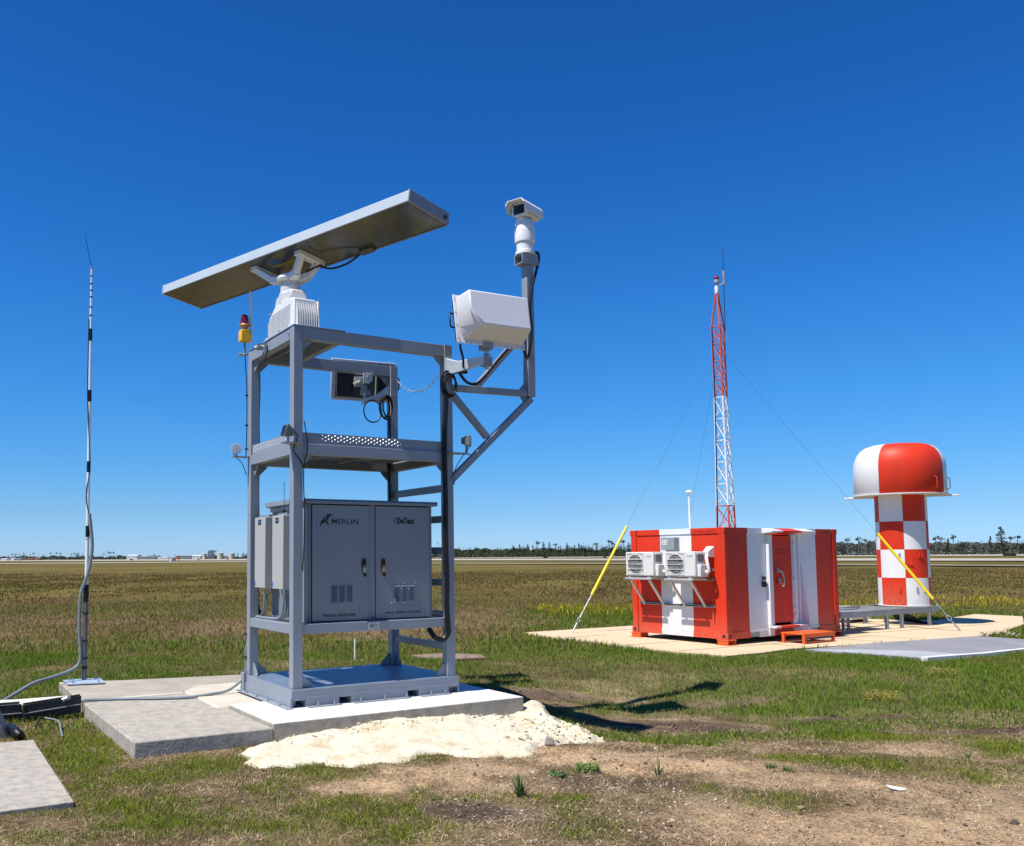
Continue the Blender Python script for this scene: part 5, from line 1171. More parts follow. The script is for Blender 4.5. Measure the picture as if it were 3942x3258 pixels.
# door surround, door, canopy, sill
V0 = -0.055
mb = MB(); mb.box(1.285, 1.325, V0, 0.0215, 0.30, 2.135); S.part('door_jamb', mb, CWHITE, bevel=0.004)
mb = MB(); mb.box(1.326, 1.453, -0.02, 0.0215, 0.30, 2.135); S.part('door_jamb', mb, CWHITE, bevel=0.004)
mb = MB(); mb.box(2.087, 2.255, -0.02, 0.0215, 0.34, 2.135); S.part('door_jamb', mb, CWHITE, bevel=0.004)
mb = MB(); mb.box(2.29, 2.335, V0 + 0.02, 0.0215, 0.30, 2.135); S.part('door_jamb', mb, CWHITE, bevel=0.004)
mb = MB(); mb.box(1.457, 2.083, -0.005, 0.02, 0.375, 2.125); dr = S.part('door', mb, RED, bevel=0.006)
mb = MB(); mb.box(1.47, 2.07, -0.011, -0.0055, 1.99, 2.01); mb.box(1.47, 2.07, -0.011, -0.0055, 0.50, 0.515); S.part('door_bead', mb, RED, dr)
for k, (a, b, m_) in enumerate(((1.168, 1.52, CWHITE), (1.522, 2.16, RED), (2.162, 2.60, CWHITE))):
    mb = MB(); mb.prism([(a, 0.003, 2.272), (a, -0.235, 2.215), (a, -0.235, 2.190), (a, 0.003, 2.165)], (b - a, 0, 0)); S.part('canopy', mb, m_, bevel=0.003)
for k, (a, b, m_) in enumerate(((1.285, 1.453, CWHITE), (1.455, 2.06, RED), (2.062, 2.335, CWHITE))):
    mb = MB(); mb.box(a, b - 0.001, -0.17, 0.021, 0.285, 0.325); S.part('sill', mb, m_, bevel=0.004)
    mb = MB(); mb.box(a, b - 0.001, -0.02, 0.0035, 0.14, 0.284); S.part('sill_apron', mb, m_, bevel=0.003)
mb = MB(); mb.prism([(2.43, -0.15, 0.29), (2.43, 0.021, 0.29), (2.43, 0.021, 1.60)], (0.02, 0, 0)); S.part('sun_stripe_plate', mb, CWHITE)  # added white plate, shaped as the sunlit stripe that widens downward beside the door
mb = MB(); mb.prism([(2.35, -0.12, 0.285), (2.62, 0.018, 0.285), (2.62, 0.021, 0.30), (2.36, 0.021, 1.56), (2.35, 0.0, 1.56)], (0, 0.002, 0)); 
mb = MB(); mb.box(2.12, 2.135, -0.045, -0.021, 0.42, 2.08); S.part('hinge_rod', mb, CWHITE, bevel=0.003)
for z in (0.47, 0.62, 1.2, 1.9):
    mb = MB(); mb.box(2.09, 2.19, -0.05, -0.0205, z, z + 0.055); S.part('hinge', mb, CWHITE, bevel=0.005)
mb = MB(); mb.tube([(1.60, -0.012, 1.42), (1.60, -0.06, 1.42), (1.66, -0.075, 1.40), (1.72, -0.08, 1.27), (1.72, -0.07, 1.12), (1.69, -0.05, 1.10)], [0.022, 0.02, 0.018, 0.015, 0.015, 0.013], 8); S.part('door_handle', mb, GALV, dr)
mb = MB(); mb.cyl((1.62, -0.0055, 1.42), (1.62, -0.02, 1.42), 0.05, n=16); mb.box(1.60, 1.70, -0.03, -0.0055, 1.22, 1.26); mb.box(1.63, 1.67, -0.05, -0.03, 1.15, 1.22); S.part('lock_set', mb, GALV, dr)
mb = MB(); mb.box(1.58, 1.66, -0.032, -0.012, 1.16, 1.215); S.part('padlock', mb, INKR, dr)
mb = MB(); mb.box(1.15, 1.21, -0.022, 0.0215, 1.24, 1.31); S.part('door_bell', mb, BLACKM); mb = MB(); mb.box(1.135, 1.225, -0.03, 0.0215, 1.10, 1.215); S.part('key_box', mb, BLACK, bevel=0.004)
mb = MB()
for k in range(12): mb.box(0.20 + k * 0.027, 0.20 + k * 0.027 + 0.019, 0.0205, 0.0218, 1.985, 2.004) if k not in (6,) else None
S.part('faint_stencil', mb, pbr('dark_red_stencil', (0.28, 0.012, 0.008), 0.5))
mb = MB()
for row, (a, b, z) in enumerate(((1.56, 2.0, 1.83), (1.62, 1.95, 1.775))):
    u = a; k = 0
    while u < b:
        w = 0.018 + 0.008 * ((k * 7) % 3); mb.box(u, u + w, -0.0065, -0.0052, z, z + 0.024); u += w + (0.008 if k % 5 else 0.03); k += 1
S.part('door_stencil', mb, pbr('dark_red_stencil', (0.28, 0.012, 0.008), 0.5), dr)
mb = MB(); u = BL - 0.62; k = 0
while u < BL - 0.2:
    w = 0.015 + 0.007 * ((k * 5) % 3); mb.box(u, u + w, 0.0022, 0.0035, 2.195, 2.225); u += w + (0.007 if k % 6 else 0.02); k += 1
S.part('rail_stencil', mb, pbr('dark_red_stencil', (0.28, 0.012, 0.008), 0.5))
mb = MB(); v = 0.20; k = 0
while v < 0.70:
    w = 0.016 + 0.008 * ((k * 5) % 3); mb.box(0.0022, 0.0035, v, v + w, 2.19, 2.222); v += w + (0.008 if k % 6 else 0.03); k += 1
S.part('rail_stencil', mb, pbr('dark_red_stencil', (0.28, 0.012, 0.008), 0.5))
# feet
for u0, v0 in ((0, 0), (BL - 0.2, 0), (0, BW - 0.2), (BL - 0.2, BW - 0.2)):
    mb = MB()
    if u0 == 0:
        mb.prism([(u0 - 0.03, v0 - 0.03, 0.118), (u0 - 0.03, v0 + 0.23, 0.118), (u0 - 0.03, v0 + 0.23, 0.095), (u0 - 0.03, v0 - 0.03, 0.095)], (0.26, 0, 0))
    else: mb.box(u0 - 0.03, u0 + 0.23, v0 - 0.03, v0 + 0.23, 0.095, 0.118)
    mb.box(u0 - 0.02, u0 + 0.0, v0 - 0.02, v0 + 0.22, 0.02, 0.0949); mb.box(u0 + 0.20, u0 + 0.22, v0 - 0.02, v0 + 0.22, 0.02, 0.0949); mb.box(u0 - 0.06, u0 + 0.26, v0 - 0.05, v0 + 0.25, 0.013, 0.0199)
    S.part('foot_bracket', mb, ORANGE, bevel=0.003)
# orange folding step
ST = Thing('door_step', 'low orange steel step platform in front of the shelter door', 'step', FB, (1.9, -0.4, 0.012))
mb = MB(); mb.box(1.375, 2.41, -0.70, -0.19, 0.185, 0.212); top_ = ST.part('top', mb, ORANGE, bevel=0.004)
for a in (1.40, 2.36):
    for b in (-0.675, -0.235):
        mb = MB(); mb.box(a - 0.02, a + 0.03, b - 0.02, b + 0.03, 0.013, 0.184); ST.part('leg', mb, ORANGE, bevel=0.003)
for b in (-0.68, -0.23):
    mb = MB(); mb.box(1.432, 2.338, b - 0.01, b + 0.01, 0.130, 0.184); ST.part('side_rail', mb, ORANGE); mb = MB(); mb.box(1.432, 2.338, b - 0.008, b + 0.008, 0.030, 0.052); ST.part('lower_rail', mb, ORANGE)
# meter box on the end wall
mb = MB(); mb.box(-0.14, 0.0215, 1.10, 1.45, 1.845, 2.105); EB = Thing('meter_box', 'grey electrical box with a white label on the white stripe above the outdoor units', 'box', FB, (0, 1.28, 1.84))
EB.part('case', mb, EGREY, bevel=0.006); mb = MB(); mb.box(-0.144, -0.1405, 1.27, 1.41, 1.955, 2.06); lb_ = EB.part('label', mb, CWHITE)
mb = MB()
for z, a, b in ((2.035, 1.33, 1.385), (2.005, 1.36, 1.385), (1.98, 1.35, 1.385)): mb.box(-0.1455, -0.1442, a, b, z, z + 0.008)
mb.box(-0.1455, -0.1442, 1.29, 1.305, 1.98, 2.02); EB.part('print', mb, INK, lb_)
# outdoor units
RL = Thing('unit_rails', 'galvanised channel rails across the shelter end wall carrying the outdoor unit brackets', 'rail', FB, (0, 1.2, 0.75))
for z in (0.742, 1.262, 1.45):
    mb = MB(); mb.box(-0.020, 0.0215, 0.26, 2.17, z - 0.022, z + 0.022); rl = RL.part('rail', mb, GALV, bevel=0.003)
    mb = MB(); mb.box(-0.0215, -0.0202, 0.27, 2.16, z - 0.009, z + 0.009); RL.part('slot', mb, BLACKM, rl)
def ac_unit(v0, label, glabel):
    A = Thing('outdoor_unit', label, 'air conditioner', FB, (-0.30, v0 + 0.37, 1.32), 'air conditioner outdoor units')
    v1 = v0 + 0.74; x0, x1, z0, z1 = -0.44, -0.155, 1.325, 1.812
    mb = MB(); mb.box(x0, x1, v0, v1, z0, z1); cs = A.part('case', mb, ACW, bevel=0.012)
    cz, cy, rr_ = (z0 + z1) / 2 - 0.005, v1 - 0.265, 0.195
    mb = MB(); n = 40      # recessed disc behind the grille
    mb.cyl((x0 - 0.0015, cy, cz), (x0 - 0.003, cy, cz), rr_, n=n); A.part('fan_opening', mb, ACD, cs)
    mb = MB(); mb.tube([(x0 - 0.006, cy + (rr_ + 0.006) * math.cos(2 * math.pi * k / n), cz + (rr_ + 0.006) * math.sin(2 * math.pi * k / n)) for k in range(n)], 0.008, 6, closed=True); A.part('fan_ring', mb, ACW, cs)
    for k in range(5):
        a = 2 * math.pi * k / 5 + 0.3
        mb = MB(); mb.prism([(x0 - 0.0035, cy + 0.03 * math.cos(a), cz + 0.03 * math.sin(a)), (x0 - 0.0035, cy + 0.17 * math.cos(a), cz + 0.17 * math.sin(a)), (x0 - 0.0035, cy + 0.175 * math.cos(a + 0.75), cz + 0.175 * math.sin(a + 0.75)), (x0 - 0.0035, cy + 0.04 * math.cos(a + 0.9), cz + 0.04 * math.sin(a + 0.9))], (-0.002, 0, 0))
        A.part('fan_blade', mb, pbr('fan_blade_grey', (0.2, 0.195, 0.185), 0.5), cs)
    s2 = 0.215
    mb = MB()
    for a, b, c, d in ((cy - s2, cy + s2, cz + s2 - 0.008, cz + s2), (cy - s2, cy + s2, cz - s2, cz - s2 + 0.008), (cy - s2, cy - s2 + 0.008, cz - s2, cz + s2), (cy + s2 - 0.008, cy + s2, cz - s2, cz + s2)): mb.box(x0 - 0.010, x0 - 0.001, a, b, c, d)
    gr = A.part('grille_frame', mb, ACW, cs)
    for k in range(3):
        z = cz + (k - 1) * 0.098; mb = MB(); mb.box(x0 - 0.022, x0 - 0.012, cy - s2 + 0.004, cy + s2 - 0.004, z - 0.006, z + 0.006); A.part('grille_bar', mb, ACW, cs)
    for k in range(11):
        z = cz + (k - 5) * 0.037
        mb = MB(); mb.box(x0 - 0.0115, x0 - 0.0085, cy - s2 + 0.004, cy + s2 - 0.004, z - 0.0015, z + 0.0015); A.part('grille_wire', mb, ACW, cs)
    mb = MB(); mb.box(x0 - 0.0035, x0 - 0.0002, v0 + 0.02, v0 + 0.215, z0 + 0.02, z1 - 0.05); A.part('front_panel', mb, ACW, cs, bevel=0.003)
    mb = MB(); mb.box(x0 - 0.0012, x0 - 0.0002, cy - s2, v1 - 0.03, z1 - 0.028, z1 - 0.022); A.part('groove', mb, INKG, cs)
    A.text('lettering', 'MITSUBISHI', (x0 - 0.0046, v0 + 0.155, z1 - 0.088), 0.022, INKG, rot=(R(90), 0, R(-90)), parent=cs, sx=1.0)
    A.text('lettering', 'ELECTRIC', (x0 - 0.0046, v0 + 0.155, z1 - 0.107), 0.017, INKG, rot=(R(90), 0, R(-90)), parent=cs, sx=1.2)
    mb = MB(); lx, lz, s3 = v0 + 0.182, z1 - 0.085, 0.010
    for a in (90, 210, 330):
        c, s_ = math.cos(R(a)), math.sin(R(a)); px, pz_ = -s_, c
        q = [(0, 0), (c * s3 + px * s3 * .55, s_ * s3 + pz_ * s3 * .55), (c * s3 * 2, s_ * s3 * 2), (c * s3 - px * s3 * .55, s_ * s3 - pz_ * s3 * .55)]
        mb.prism([(x0 - 0.004, lx - a_, lz + b_) for a_, b_ in q], (-0.001, 0, 0))
    A.part('emblem', mb, INKR, cs)
    # side: recess, service cover
    mb = MB(); mb.box(-0.36, -0.20, v0 - 0.006, v0 - 0.0005, z1 - 0.21, z1 - 0.05); A.part('side_recess', mb, pbr('recess_grey', (0.22, 0.21, 0.22), 0.6), cs)
    mb = MB(); mb.box(-0.39, -0.16, v0 - 0.085, v0 - 0.001, z0 + 0.0, z0 + 0.235); A.part('valve_cover', mb, ACW, cs, bevel=0.012)
    mb = MB(); mb.box(-0.40, -0.17, v0 - 0.03, v0 - 0.001, z1 - 0.055, z1 - 0.025); A.part('side_lip', mb, ACW, cs, bevel=0.008)
    # shelf bracket
    K_ = Thing('unit_bracket', glabel, 'bracket', FB, (0, v0 + 0.37, 0.74), 'brackets under the outdoor units')
    mb = MB(); mb.box(-0.475, -0.425, v0 + 0.05, v0 + 0.745, 1.248, 1.285); K_.part('front_bar', mb, ALU, bevel=0.006)
    mb = MB(); mb.box(-0.20, -0.16, v0 - 0.06, v0 + 0.745, 1.256, 1.283); K_.part('rear_bar', mb, ALU, bevel=0.004)
    for b in (0.10, 0.60):
        mb = MB(); mb.box(-0.47, -0.02, v0 + b, v0 + b + 0.045, 1.284, 1.312); K_.part('shelf_arm', mb, ALU)
        mb = MB(); mb.beam((-0.44, v0 + b + 0.02, 1.245), (-0.035, v0 + b + 0.01, 0.735), 0.04, 0.04, (0, 1, 0)); K_.part('strut', mb, ALU, bevel=0.003)
        mb = MB(); mb.box(-0.42, -0.20, v0 + b + 0.0, v0 + b + 0.05, 1.3125, 1.3245); K_.part('rubber_foot', mb, BLACKM)
ac_unit(0.345, 'outdoor unit nearer the shelter corner, with the red emblem showing', 'steel bracket under the outdoor unit nearer the shelter corner')
ac_unit(1.385, 'outdoor unit at the far left end of the shelter end wall', 'steel bracket under the far left outdoor unit')
mb = MB(); mb.prism([(0.02, 0.50, 1.82), (0.02, 0.29, 1.90), (0.02, 0.255, 1.87), (0.02, 0.255, 1.70), (0.02, 0.40, 1.70)], (-0.12, 0, 0))
mb = MB(); mb.add([(0.021, 0.44, 1.915), (0.021, 0.255, 1.915), (0.021, 0.255, 1.70), (0.021, 0.44, 1.70), (-0.14, 0.40, 1.815), (-0.14, 0.275, 1.815), (-0.14, 0.275, 1.705), (-0.14, 0.40, 1.705)], [(0, 1, 2, 3), (7, 6, 5, 4), (0, 4, 5, 1), (1, 5, 6, 2), (2, 6, 7, 3), (3, 7, 4, 0)])
one('pipe_hood', mb, CWHITE, 'white wedge-shaped pipe hood on the shelter end wall near the corner', 'hood', FB, (0, 0.35, 1.7), bevel=0.006)
for (dv, lab) in ((0.0, 'thick white insulated hose curving beside the outdoor unit nearest the corner'), (1.04, 'thick white insulated hose curving between the two outdoor units')):
    mb = MB(); mb.tube(smooth_path([(-0.10, 0.345 + dv, 1.72), (-0.16, 0.31 + dv, 1.72), (-0.22, 0.25 + dv, 1.66), (-0.24, 0.21 + dv, 1.54), (-0.23, 0.20 + dv, 1.44), (-0.23, 0.235 + dv, 1.41), (-0.24, 0.28 + dv, 1.43)]), 0.03, 10)
    one('insulated_hose', mb, WHITE, lab, 'hose', FB, (-0.2, 0.25 + dv, 1.4), 'white insulated hoses')
mb = MB(); mb.tube(smooth_path([(0.0, 0.30, 1.25), (-0.03, 0.28, 1.0), (-0.01, 0.3, 0.8), (0.0, 0.3, 0.45)]), 0.012, 8)
one('drain_hose', mb, RED, 'thin red-painted drain pipe down the shelter end wall', 'pipe', FB, (0, 0.3, 0.4))
# roof antenna stub
mb = MB(); zc = 2.27; mb.cyl((0.75, 1.42, zc), (0.75, 1.42, 3.02), 0.022, n=12); mb.cyl((0.75, 1.42, 3.02), (0.75, 1.42, 3.06), 0.035, n=12)
GP = Thing('roof_antenna', 'white pipe with a small domed antenna on the shelter roof', 'antenna', FB, (0.75, 1.42, zc))
GP.part('pipe', mb, WHITE); mb = MB(); mb.lathe((0.75, 1.42), [(0.065, 3.061), (0.07, 3.075), (0.06, 3.10), (0.035, 3.115), (0.01, 3.118)], 20); GP.part('dome', mb, WHITE)
# black cable on the far right corner
cable('wall_cable', [(BL + 0.003, 0.25, 1.05), (BL + 0.07, 0.28, 0.98), (BL + 0.09, 0.3, 0.78), (BL + 0.06, 0.28, 0.62), (BL + 0.0, 0.25, 0.58)], 0.016, 'black cable loop on the right end wall of the shelter', BLACK, FB)
mb = MB(); mb.box(BL - 0.004, BL + 0.02, 0.03, 0.1, 0.78, 0.86); one('wall_socket', mb, CWHITE, 'small pale socket on the right corner of the shelter', 'socket', FB, (BL, 0.06, 0.8))

# ================================================================ DOME TOWER
DU, DV = 7.943, 0.85
O_ = Thing('checkered_radome_tower', 'red and white checkered round tower with a striped dome on top', 'tower', FB, (DU, DV, 0.44))
dc = (DU, DV); cdir = FB.w(DU, DV); a_cam = math.atan2(-cdir.y, -cdir.x) - FB.th    # direction from the tower to the camera in this frame
zs = [0.485, 1.154, 1.845, 2.532, 3.19]
def sector(mb, r, z0, z1, a0, a1, t=0.012):
    n = max(4, int(abs(a1 - a0) / R(5))); V = []
    for rr_ in (r, r - t):
        for z in (z0, z1):
            for k in range(n + 1):
                a = a0 + (a1 - a0) * k / n; V.append((dc[0] + rr_ * math.cos(a), dc[1] + rr_ * math.sin(a), z))
    m_ = n + 1; F = []
    for k in range(n):
        F.append((k, k + 1, m_ + k + 1, m_ + k)); F.append((2 * m_ + k, 3 * m_ + k, 3 * m_ + k + 1, 2 * m_ + k + 1))
        F.append((m_ + k, m_ + k + 1, 3 * m_ + k + 1, 3 * m_ + k)); F.append((k, 2 * m_ + k, 2 * m_ + k + 1, k + 1))
    F += [(0, m_, 3 * m_, 2 * m_), (n, 2 * m_ + n, 3 * m_ + n, m_ + n)]
    mb.add(V, F)
TWH = pbr('tower_white', (0.74, 0.74, 0.72), 0.35, 0, 0.02, 4, dirt=(0.5, 0.47, 0.42), dirt_amt=0.3)
mb = MB(); mb.lathe(dc, [(0.555, 0.47), (0.555, 3.2)], 48); O_.part('inner_shell', mb, BLACKM)
for row in range(4):
    for k in range(6):
        a0 = a_cam + R(4 + 60 * k)     # edge 4 deg right of the camera direction
        red = (k + row) % 2 == 1
        off = {0: 0, 1: 0}[row % 2]
        mb = MB(); sector(mb, 0.575, zs[row] + 0.002, zs[row + 1] - 0.002, a0 + R(0.15), a0 + R(59.85))
        O_.part('column_panel', mb, RED if red else TWH)
prof_d = [(1.04, 3.165), (1.03, 3.2052), (1.005, 3.2053), (1.02, 3.22), (1.02, 3.85), (1.01, 3.97), (0.985, 4.08), (0.93, 4.21), (0.85, 4.32), (0.74, 4.40), (0.60, 4.445), (0.40, 4.462), (0.2, 4.468), (0.02, 4.47)]
for k in range(4):
    a0 = a_cam + R(-25 + 90 * k)
    mb = MB(); mb.lathe(dc, prof_d[1:], 20, a0 + R(0.12), a0 + R(89.88)); O_.part('dome_gore', mb, TWH if k % 2 else RED, smooth_ang=50)
mb = MB(); mb.lathe(dc, [(1.03, 3.178), (1.045, 3.182), (1.045, 3.204)], 64); O_.part('dome_flange', mb, TWH)
mb = MB(); mb.lathe(dc, [(0.56, 3.179), (1.025, 3.177), (1.0, 3.2)], 64, cap=False); O_.part('dome_floor', mb, TWH)
mb = MB()
for s_, r0 in ((1, 1.0), (-1, 1.0)):
    t_ = Vector((math.cos(a_cam + R(90) * s_), math.sin(a_cam + R(90) * s_), 0)); c_ = Vector((dc[0], dc[1], 3.157))
    mb = MB(); mb.beam(c_ + t_ * 0.62, c_ + t_ * 1.24, 0.14, 0.038); O_.part('lifting_arm', mb, TWH, bevel=0.006)
for ang, rr_ in ((R(-47), 1.02), (R(-88), 1.02), (R(150), 1.02)):
    a = a_cam - ang; d2 = Vector((math.cos(a), math.sin(a), 0)); c_ = Vector((dc[0], dc[1], 0)) + d2 * rr_
    mb = MB(); mb.tube([c_ + Z_ * 3.60 - d2 * 0.01, c_ + d2 * 0.05 + Z_ * 3.57, c_ + d2 * 0.055 + Z_ * 3.50, c_ + d2 * 0.055 + Z_ * 3.38, c_ + d2 * 0.05 + Z_ * 3.33, c_ - d2 * 0.01 + Z_ * 3.29], 0.014, 8); O_.part('dome_handle', mb, RED if ang == R(-47) else TWH)
def on_col(ang_right_deg, z):     # point on the column, angle measured to the right of the camera direction
    a = a_cam + R(ang_right_deg); return Vector((dc[0] + 0.577 * math.cos(a), dc[1] + 0.577 * math.sin(a), z)), Vector((math.cos(a), math.sin(a), 0)), Vector((-math.sin(a), math.cos(a), 0))
for (an_, z, m_) in ((-7, 1.69, GALV), (-8, 0.87, RED), (28, 0.87, GALV), (36, 1.70, RED), (43, 1.68, RED)):
    c_, n_, t_ = on_col(an_, z); mb = MB(); mb.arr(c_ - t_ * 0.02 - Z_ * 0.07, t_ * 0.04, n_ * 0.012, Z_ * 0.14); mb.arr(c_ - t_ * 0.008 - Z_ * 0.05, t_ * 0.016, n_ * 0.03, Z_ * 0.1); O_.part('latch_handle', mb, m_, bevel=0.004)
c_, n_, t_ = on_col(12, 1.60); mb = MB(); mb.arr(c_ - t_ * 0.07 - Z_ * 0.14, t_ * 0.16, n_ * 0.006, Z_ * 0.26); mb.arr(c_ - t_ * 0.09 - Z_ * 0.17, t_ * 0.2, n_ * 0.01, Z_ * 0.012); mb.arr(c_ - t_ * 0.03 + Z_ * 0.06, t_ * 0.09, n_ * 0.01, Z_ * 0.03); O_.part('hatch', mb, RED)
c_, n_, t_ = on_col(50, 0.80); mb = MB(); mb.arr(c_ - t_ * 0.04 - Z_ * 0.02, t_ * 0.08, n_ * 0.002, Z_ * 0.03); O_.part('maker_plate', mb, INKG)
c_, n_, t_ = on_col(-60, 2.98); mb = MB(); mb.arr(c_ - t_ * 0.03 - Z_ * 0.03, t_ * 0.05, n_ * 0.03, Z_ * 0.06); O_.part('blue_fitting', mb, TAPEB)
mb = MB(); mb.lathe(dc, [(0.60, 0.468), (0.60, 0.486)], 48); O_.part('base_ring', mb, TWH)
# steel stand and cable tray it stands on
Q = Thing('steel_stand', 'grey steel stand on short legs linking the shelter to the checkered tower', 'stand', FB, (6.5, 0.7, 0.012))
SG = pbr('stand_grey', (0.30, 0.32, 0.33), 0.5, 0.3, 0.08, 4)
for (a, b, c, d) in ((BL + 0.45, 5.90, 0.25, 0.29), (BL + 0.45, 5.90, 0.86, 0.90), (5.902, 8.34, 0.25, 0.29), (5.902, 8.34, 1.50, 1.54)):
    mb = MB(); mb.box(a, b, c, d, 0.33, 0.465); Q.part('beam', mb, SG, bevel=0.003)
for a in (5.92, 7.1, 8.31):
    mb = MB(); mb.box(a - 0.018, a + 0.02, 0.292, 1.498, 0.35, 0.462); Q.part('cross_beam', mb, SG)
mb = MB(); mb.box(BL + 0.46, 5.898, 0.292, 0.858, 0.43, 0.44); Q.part('tray', mb, SG)
for a, b in ((4.295, 0.27), (6.03, 0.27), (6.67, 0.27), (7.898, 0.27), (5.5, 0.88), (6.0, 1.52), (7.3, 1.52), (8.25, 1.52)):
    mb = MB(); mb.box(a - 0.03, a + 0.03, b - 0.03, b + 0.03, 0.02, 0.3295); lg = Q.part('leg', mb, SG, bevel=0.003)
    mb = MB(); mb.box(a - 0.07, a + 0.07, b - 0.06, b + 0.06, 0.0125, 0.0195); Q.part('foot_plate', mb, SG, lg)
    for k in (-1, 1):
        mb = MB(); mb.cyl((a + 0.055 * k, b - 0.04, 0.02), (a + 0.055 * k, b - 0.04, 0.06), 0.008, n=6); Q.part('foot_bolt', mb, GALV, lg)
# things under the stand
mb = MB(); mb.box(7.0, 7.9, 1.7, 2.3, 0.10, 0.40); mb.box(7.05, 7.85, 1.695, 1.699, 0.18, 0.30); U_ = Thing('floor_unit', 'low cream metal unit on the ground behind the steel stand', 'unit', FB, (7.4, 2.0, 0.012))
mb = MB(); mb.box(7.0, 7.9, 1.7, 2.3, 0.10, 0.40); U_.part('case', mb, ACW, bevel=0.01); mb = MB(); mb.box(7.2, 7.8, 1.694, 1.6995, 0.17, 0.27); U_.part('grille', mb, ACD)
for a in (7.1, 7.8):
    mb = MB(); mb.box(a - 0.03, a + 0.03, 1.75, 2.25, 0.0125, 0.0995); U_.part('skid', mb, BLACKM)
mb = MB(); rs_ = random.Random(4)
for k in range(7):
    y = 0.5 + 0.1 * k; mb.tube(smooth_path([(7.6 + 0.03 * k, y + 0.3, 0.43), (7.75 + 0.04 * k, y + 0.15, 0.25), (7.95 + 0.03 * k, y, 0.10), (8.05 + 0.08 * k, y - 0.15, 0.03), (8.2 + 0.08 * k, y - 0.3, 0.03)]), 0.018, 6)
one('cable_bundle', mb, BLACK, 'bundle of black cables hanging from the checkered tower to the ground', 'cables', FB, (8.0, 0.6, 0.02))
mb = MB(); mb.tube(smooth_path([(5.3, 0.9, 0.2), (5.6, 1.3, 0.24), (6.2, 1.35, 0.25)]), 0.012, 6); mb.tube(smooth_path([(5.2, 0.85, 0.12), (5.6, 0.7, 0.05), (6.3, 0.75, 0.03), (7.2, 0.9, 0.03)]), 0.012, 6)
one('ground_cable', mb, CONDUIT, 'grey cable looping under the steel stand', 'cable', FB, (5.5, 0.9, 0.02))
RC = Thing('red_cabinet', 'low red cabinet with pale labels on the apron behind the shelter', 'cabinet', FB, (6.2, 3.2, 0.012))
mb = MB(); mb.box(5.2, 6.6, 3.2, 3.6, 0.013, 0.42); RC.part('case', mb, pbr('dull_red_cabinet', (0.33, 0.05, 0.04), 0.5), bevel=0.01)
for a in (5.6, 6.0):
    mb = MB(); mb.box(a, a + 0.16, 3.195, 3.199, 0.2, 0.3); RC.part('label', mb, INKG)

# ================================================================ LATTICE MAST
MX, MY = 8.27, 22.07
ML = Thing('lattice_mast', 'tall slim red and white lattice mast behind the shelter, held by guy wires', 'mast', FW, (MX, MY, 0))
MW = pbr('mast_white', (0.72, 0.74, 0.75), 0.45, 0, 0.03, 8)
def mast_pt(k, z):
    hw = 0.30 if z < 0.2 else (0.30 + (0.172 - 0.30) * min(1, (z - 0.2) / 5.6))
    if z > 7.55: hw = 0.172 * max(0.06, 1 - (z - 7.55) / 0.90)
    a = R(-100 + 120 * k); lean = -0.011 * z
    return Vector((MX + lean + hw * math.cos(a), MY + hw * math.sin(a), z))
def mcol(z): return MASTR if (z < 2.97 or z >= 5.72) else MW
lv = [0.05, 0.60, 1.15, 1.70, 2.30, 2.97, 3.52, 4.07, 4.62, 5.17, 5.72, 6.18, 6.64, 7.10, 7.55]
for i in range(len(lv) - 1):
    z0, z1 = lv[i], lv[i + 1]; m_ = mcol((z0 + z1) / 2)
    for k in range(3):
        mb = MB(); mb.cyl(mast_pt(k, z0), mast_pt(k, z1), 0.023, n=8); ML.part('leg_tube', mb, m_)
        k2 = (k + 1) % 3
        mb = MB(); mb.cyl(mast_pt(k, z0 + 0.02), mast_pt(k2, z1 - 0.02), 0.0095, n=6); ML.part('diagonal', mb, m_)
        mb = MB(); mb.cyl(mast_pt(k2, z0 + 0.02), mast_pt(k, z1 - 0.02), 0.0095, n=6); ML.part('diagonal', mb, m_)
        mb = MB(); mb.cyl(mast_pt(k, z1), mast_pt(k2, z1), 0.0105, n=6); ML.part('horizontal', mb, m_)
top = Vector((MX - 0.011 * 8.45, MY, 8.45))
for k in range(3):
    mb = MB(); mb.cyl(mast_pt(k, 7.55), top + (mast_pt(k, 7.55) - Vector((MX - 0.083, MY, 7.55))) * 0.12, 0.023, n=8); ML.part('leg_tube', mb, MASTR)
mb = MB(); mb.tube([top - Z_ * 0.06, top + Z_ * 0.10, top + Z_ * 0.16], [0.045, 0.05, 0.03], 12); ML.part('head', mb, MW)
mb = MB(); mb.cyl(top + Z_ * 0.161, top + Z_ * 0.22, 0.035, n=12); mb.cyl(top + Z_ * 0.22, top + Z_ * 0.30, 0.075, 0.07, n=14); bcn = ML.part('lamp_base', mb, GALV)
mb = MB(); c = top + Z_ * 0.30; mb.tube([c, c + Z_ * 0.05, c + Z_ * 0.10, c + Z_ * 0.125], [0.065, 0.068, 0.045, 0.01], 14); ML.part('lamp', mb, LENS, bcn)
mb = MB(); w0 = Vector((MX + 0.05, MY - 0.10, 7.4)); w1 = Vector((MX + 0.06, MY - 0.1, 8.7)); mb.tube([w0, w1, w1 + Z_ * 0.82 + Vector((0.0, 0, 0))], [0.010, 0.010, 0.007], 6); ML.part('whip_aerial', mb, BLACKM)
mb = MB(); mb.cyl(w1 - Z_ * 0.1, w1 + Z_ * 0.26, 0.035, n=8); mb.beam(top + Z_ * 0.1, w1 + Z_ * 0.05 - Z_ * .1, 0.025, 0.025); ML.part('aerial_mount', mb, GALV)
mb = MB()
mb.tube([mast_pt(2, z) + Vector((0.0, -0.03, 0)) for z in lv], 0.016, 6); ML.part('feeder_cable', mb, BLACKM)
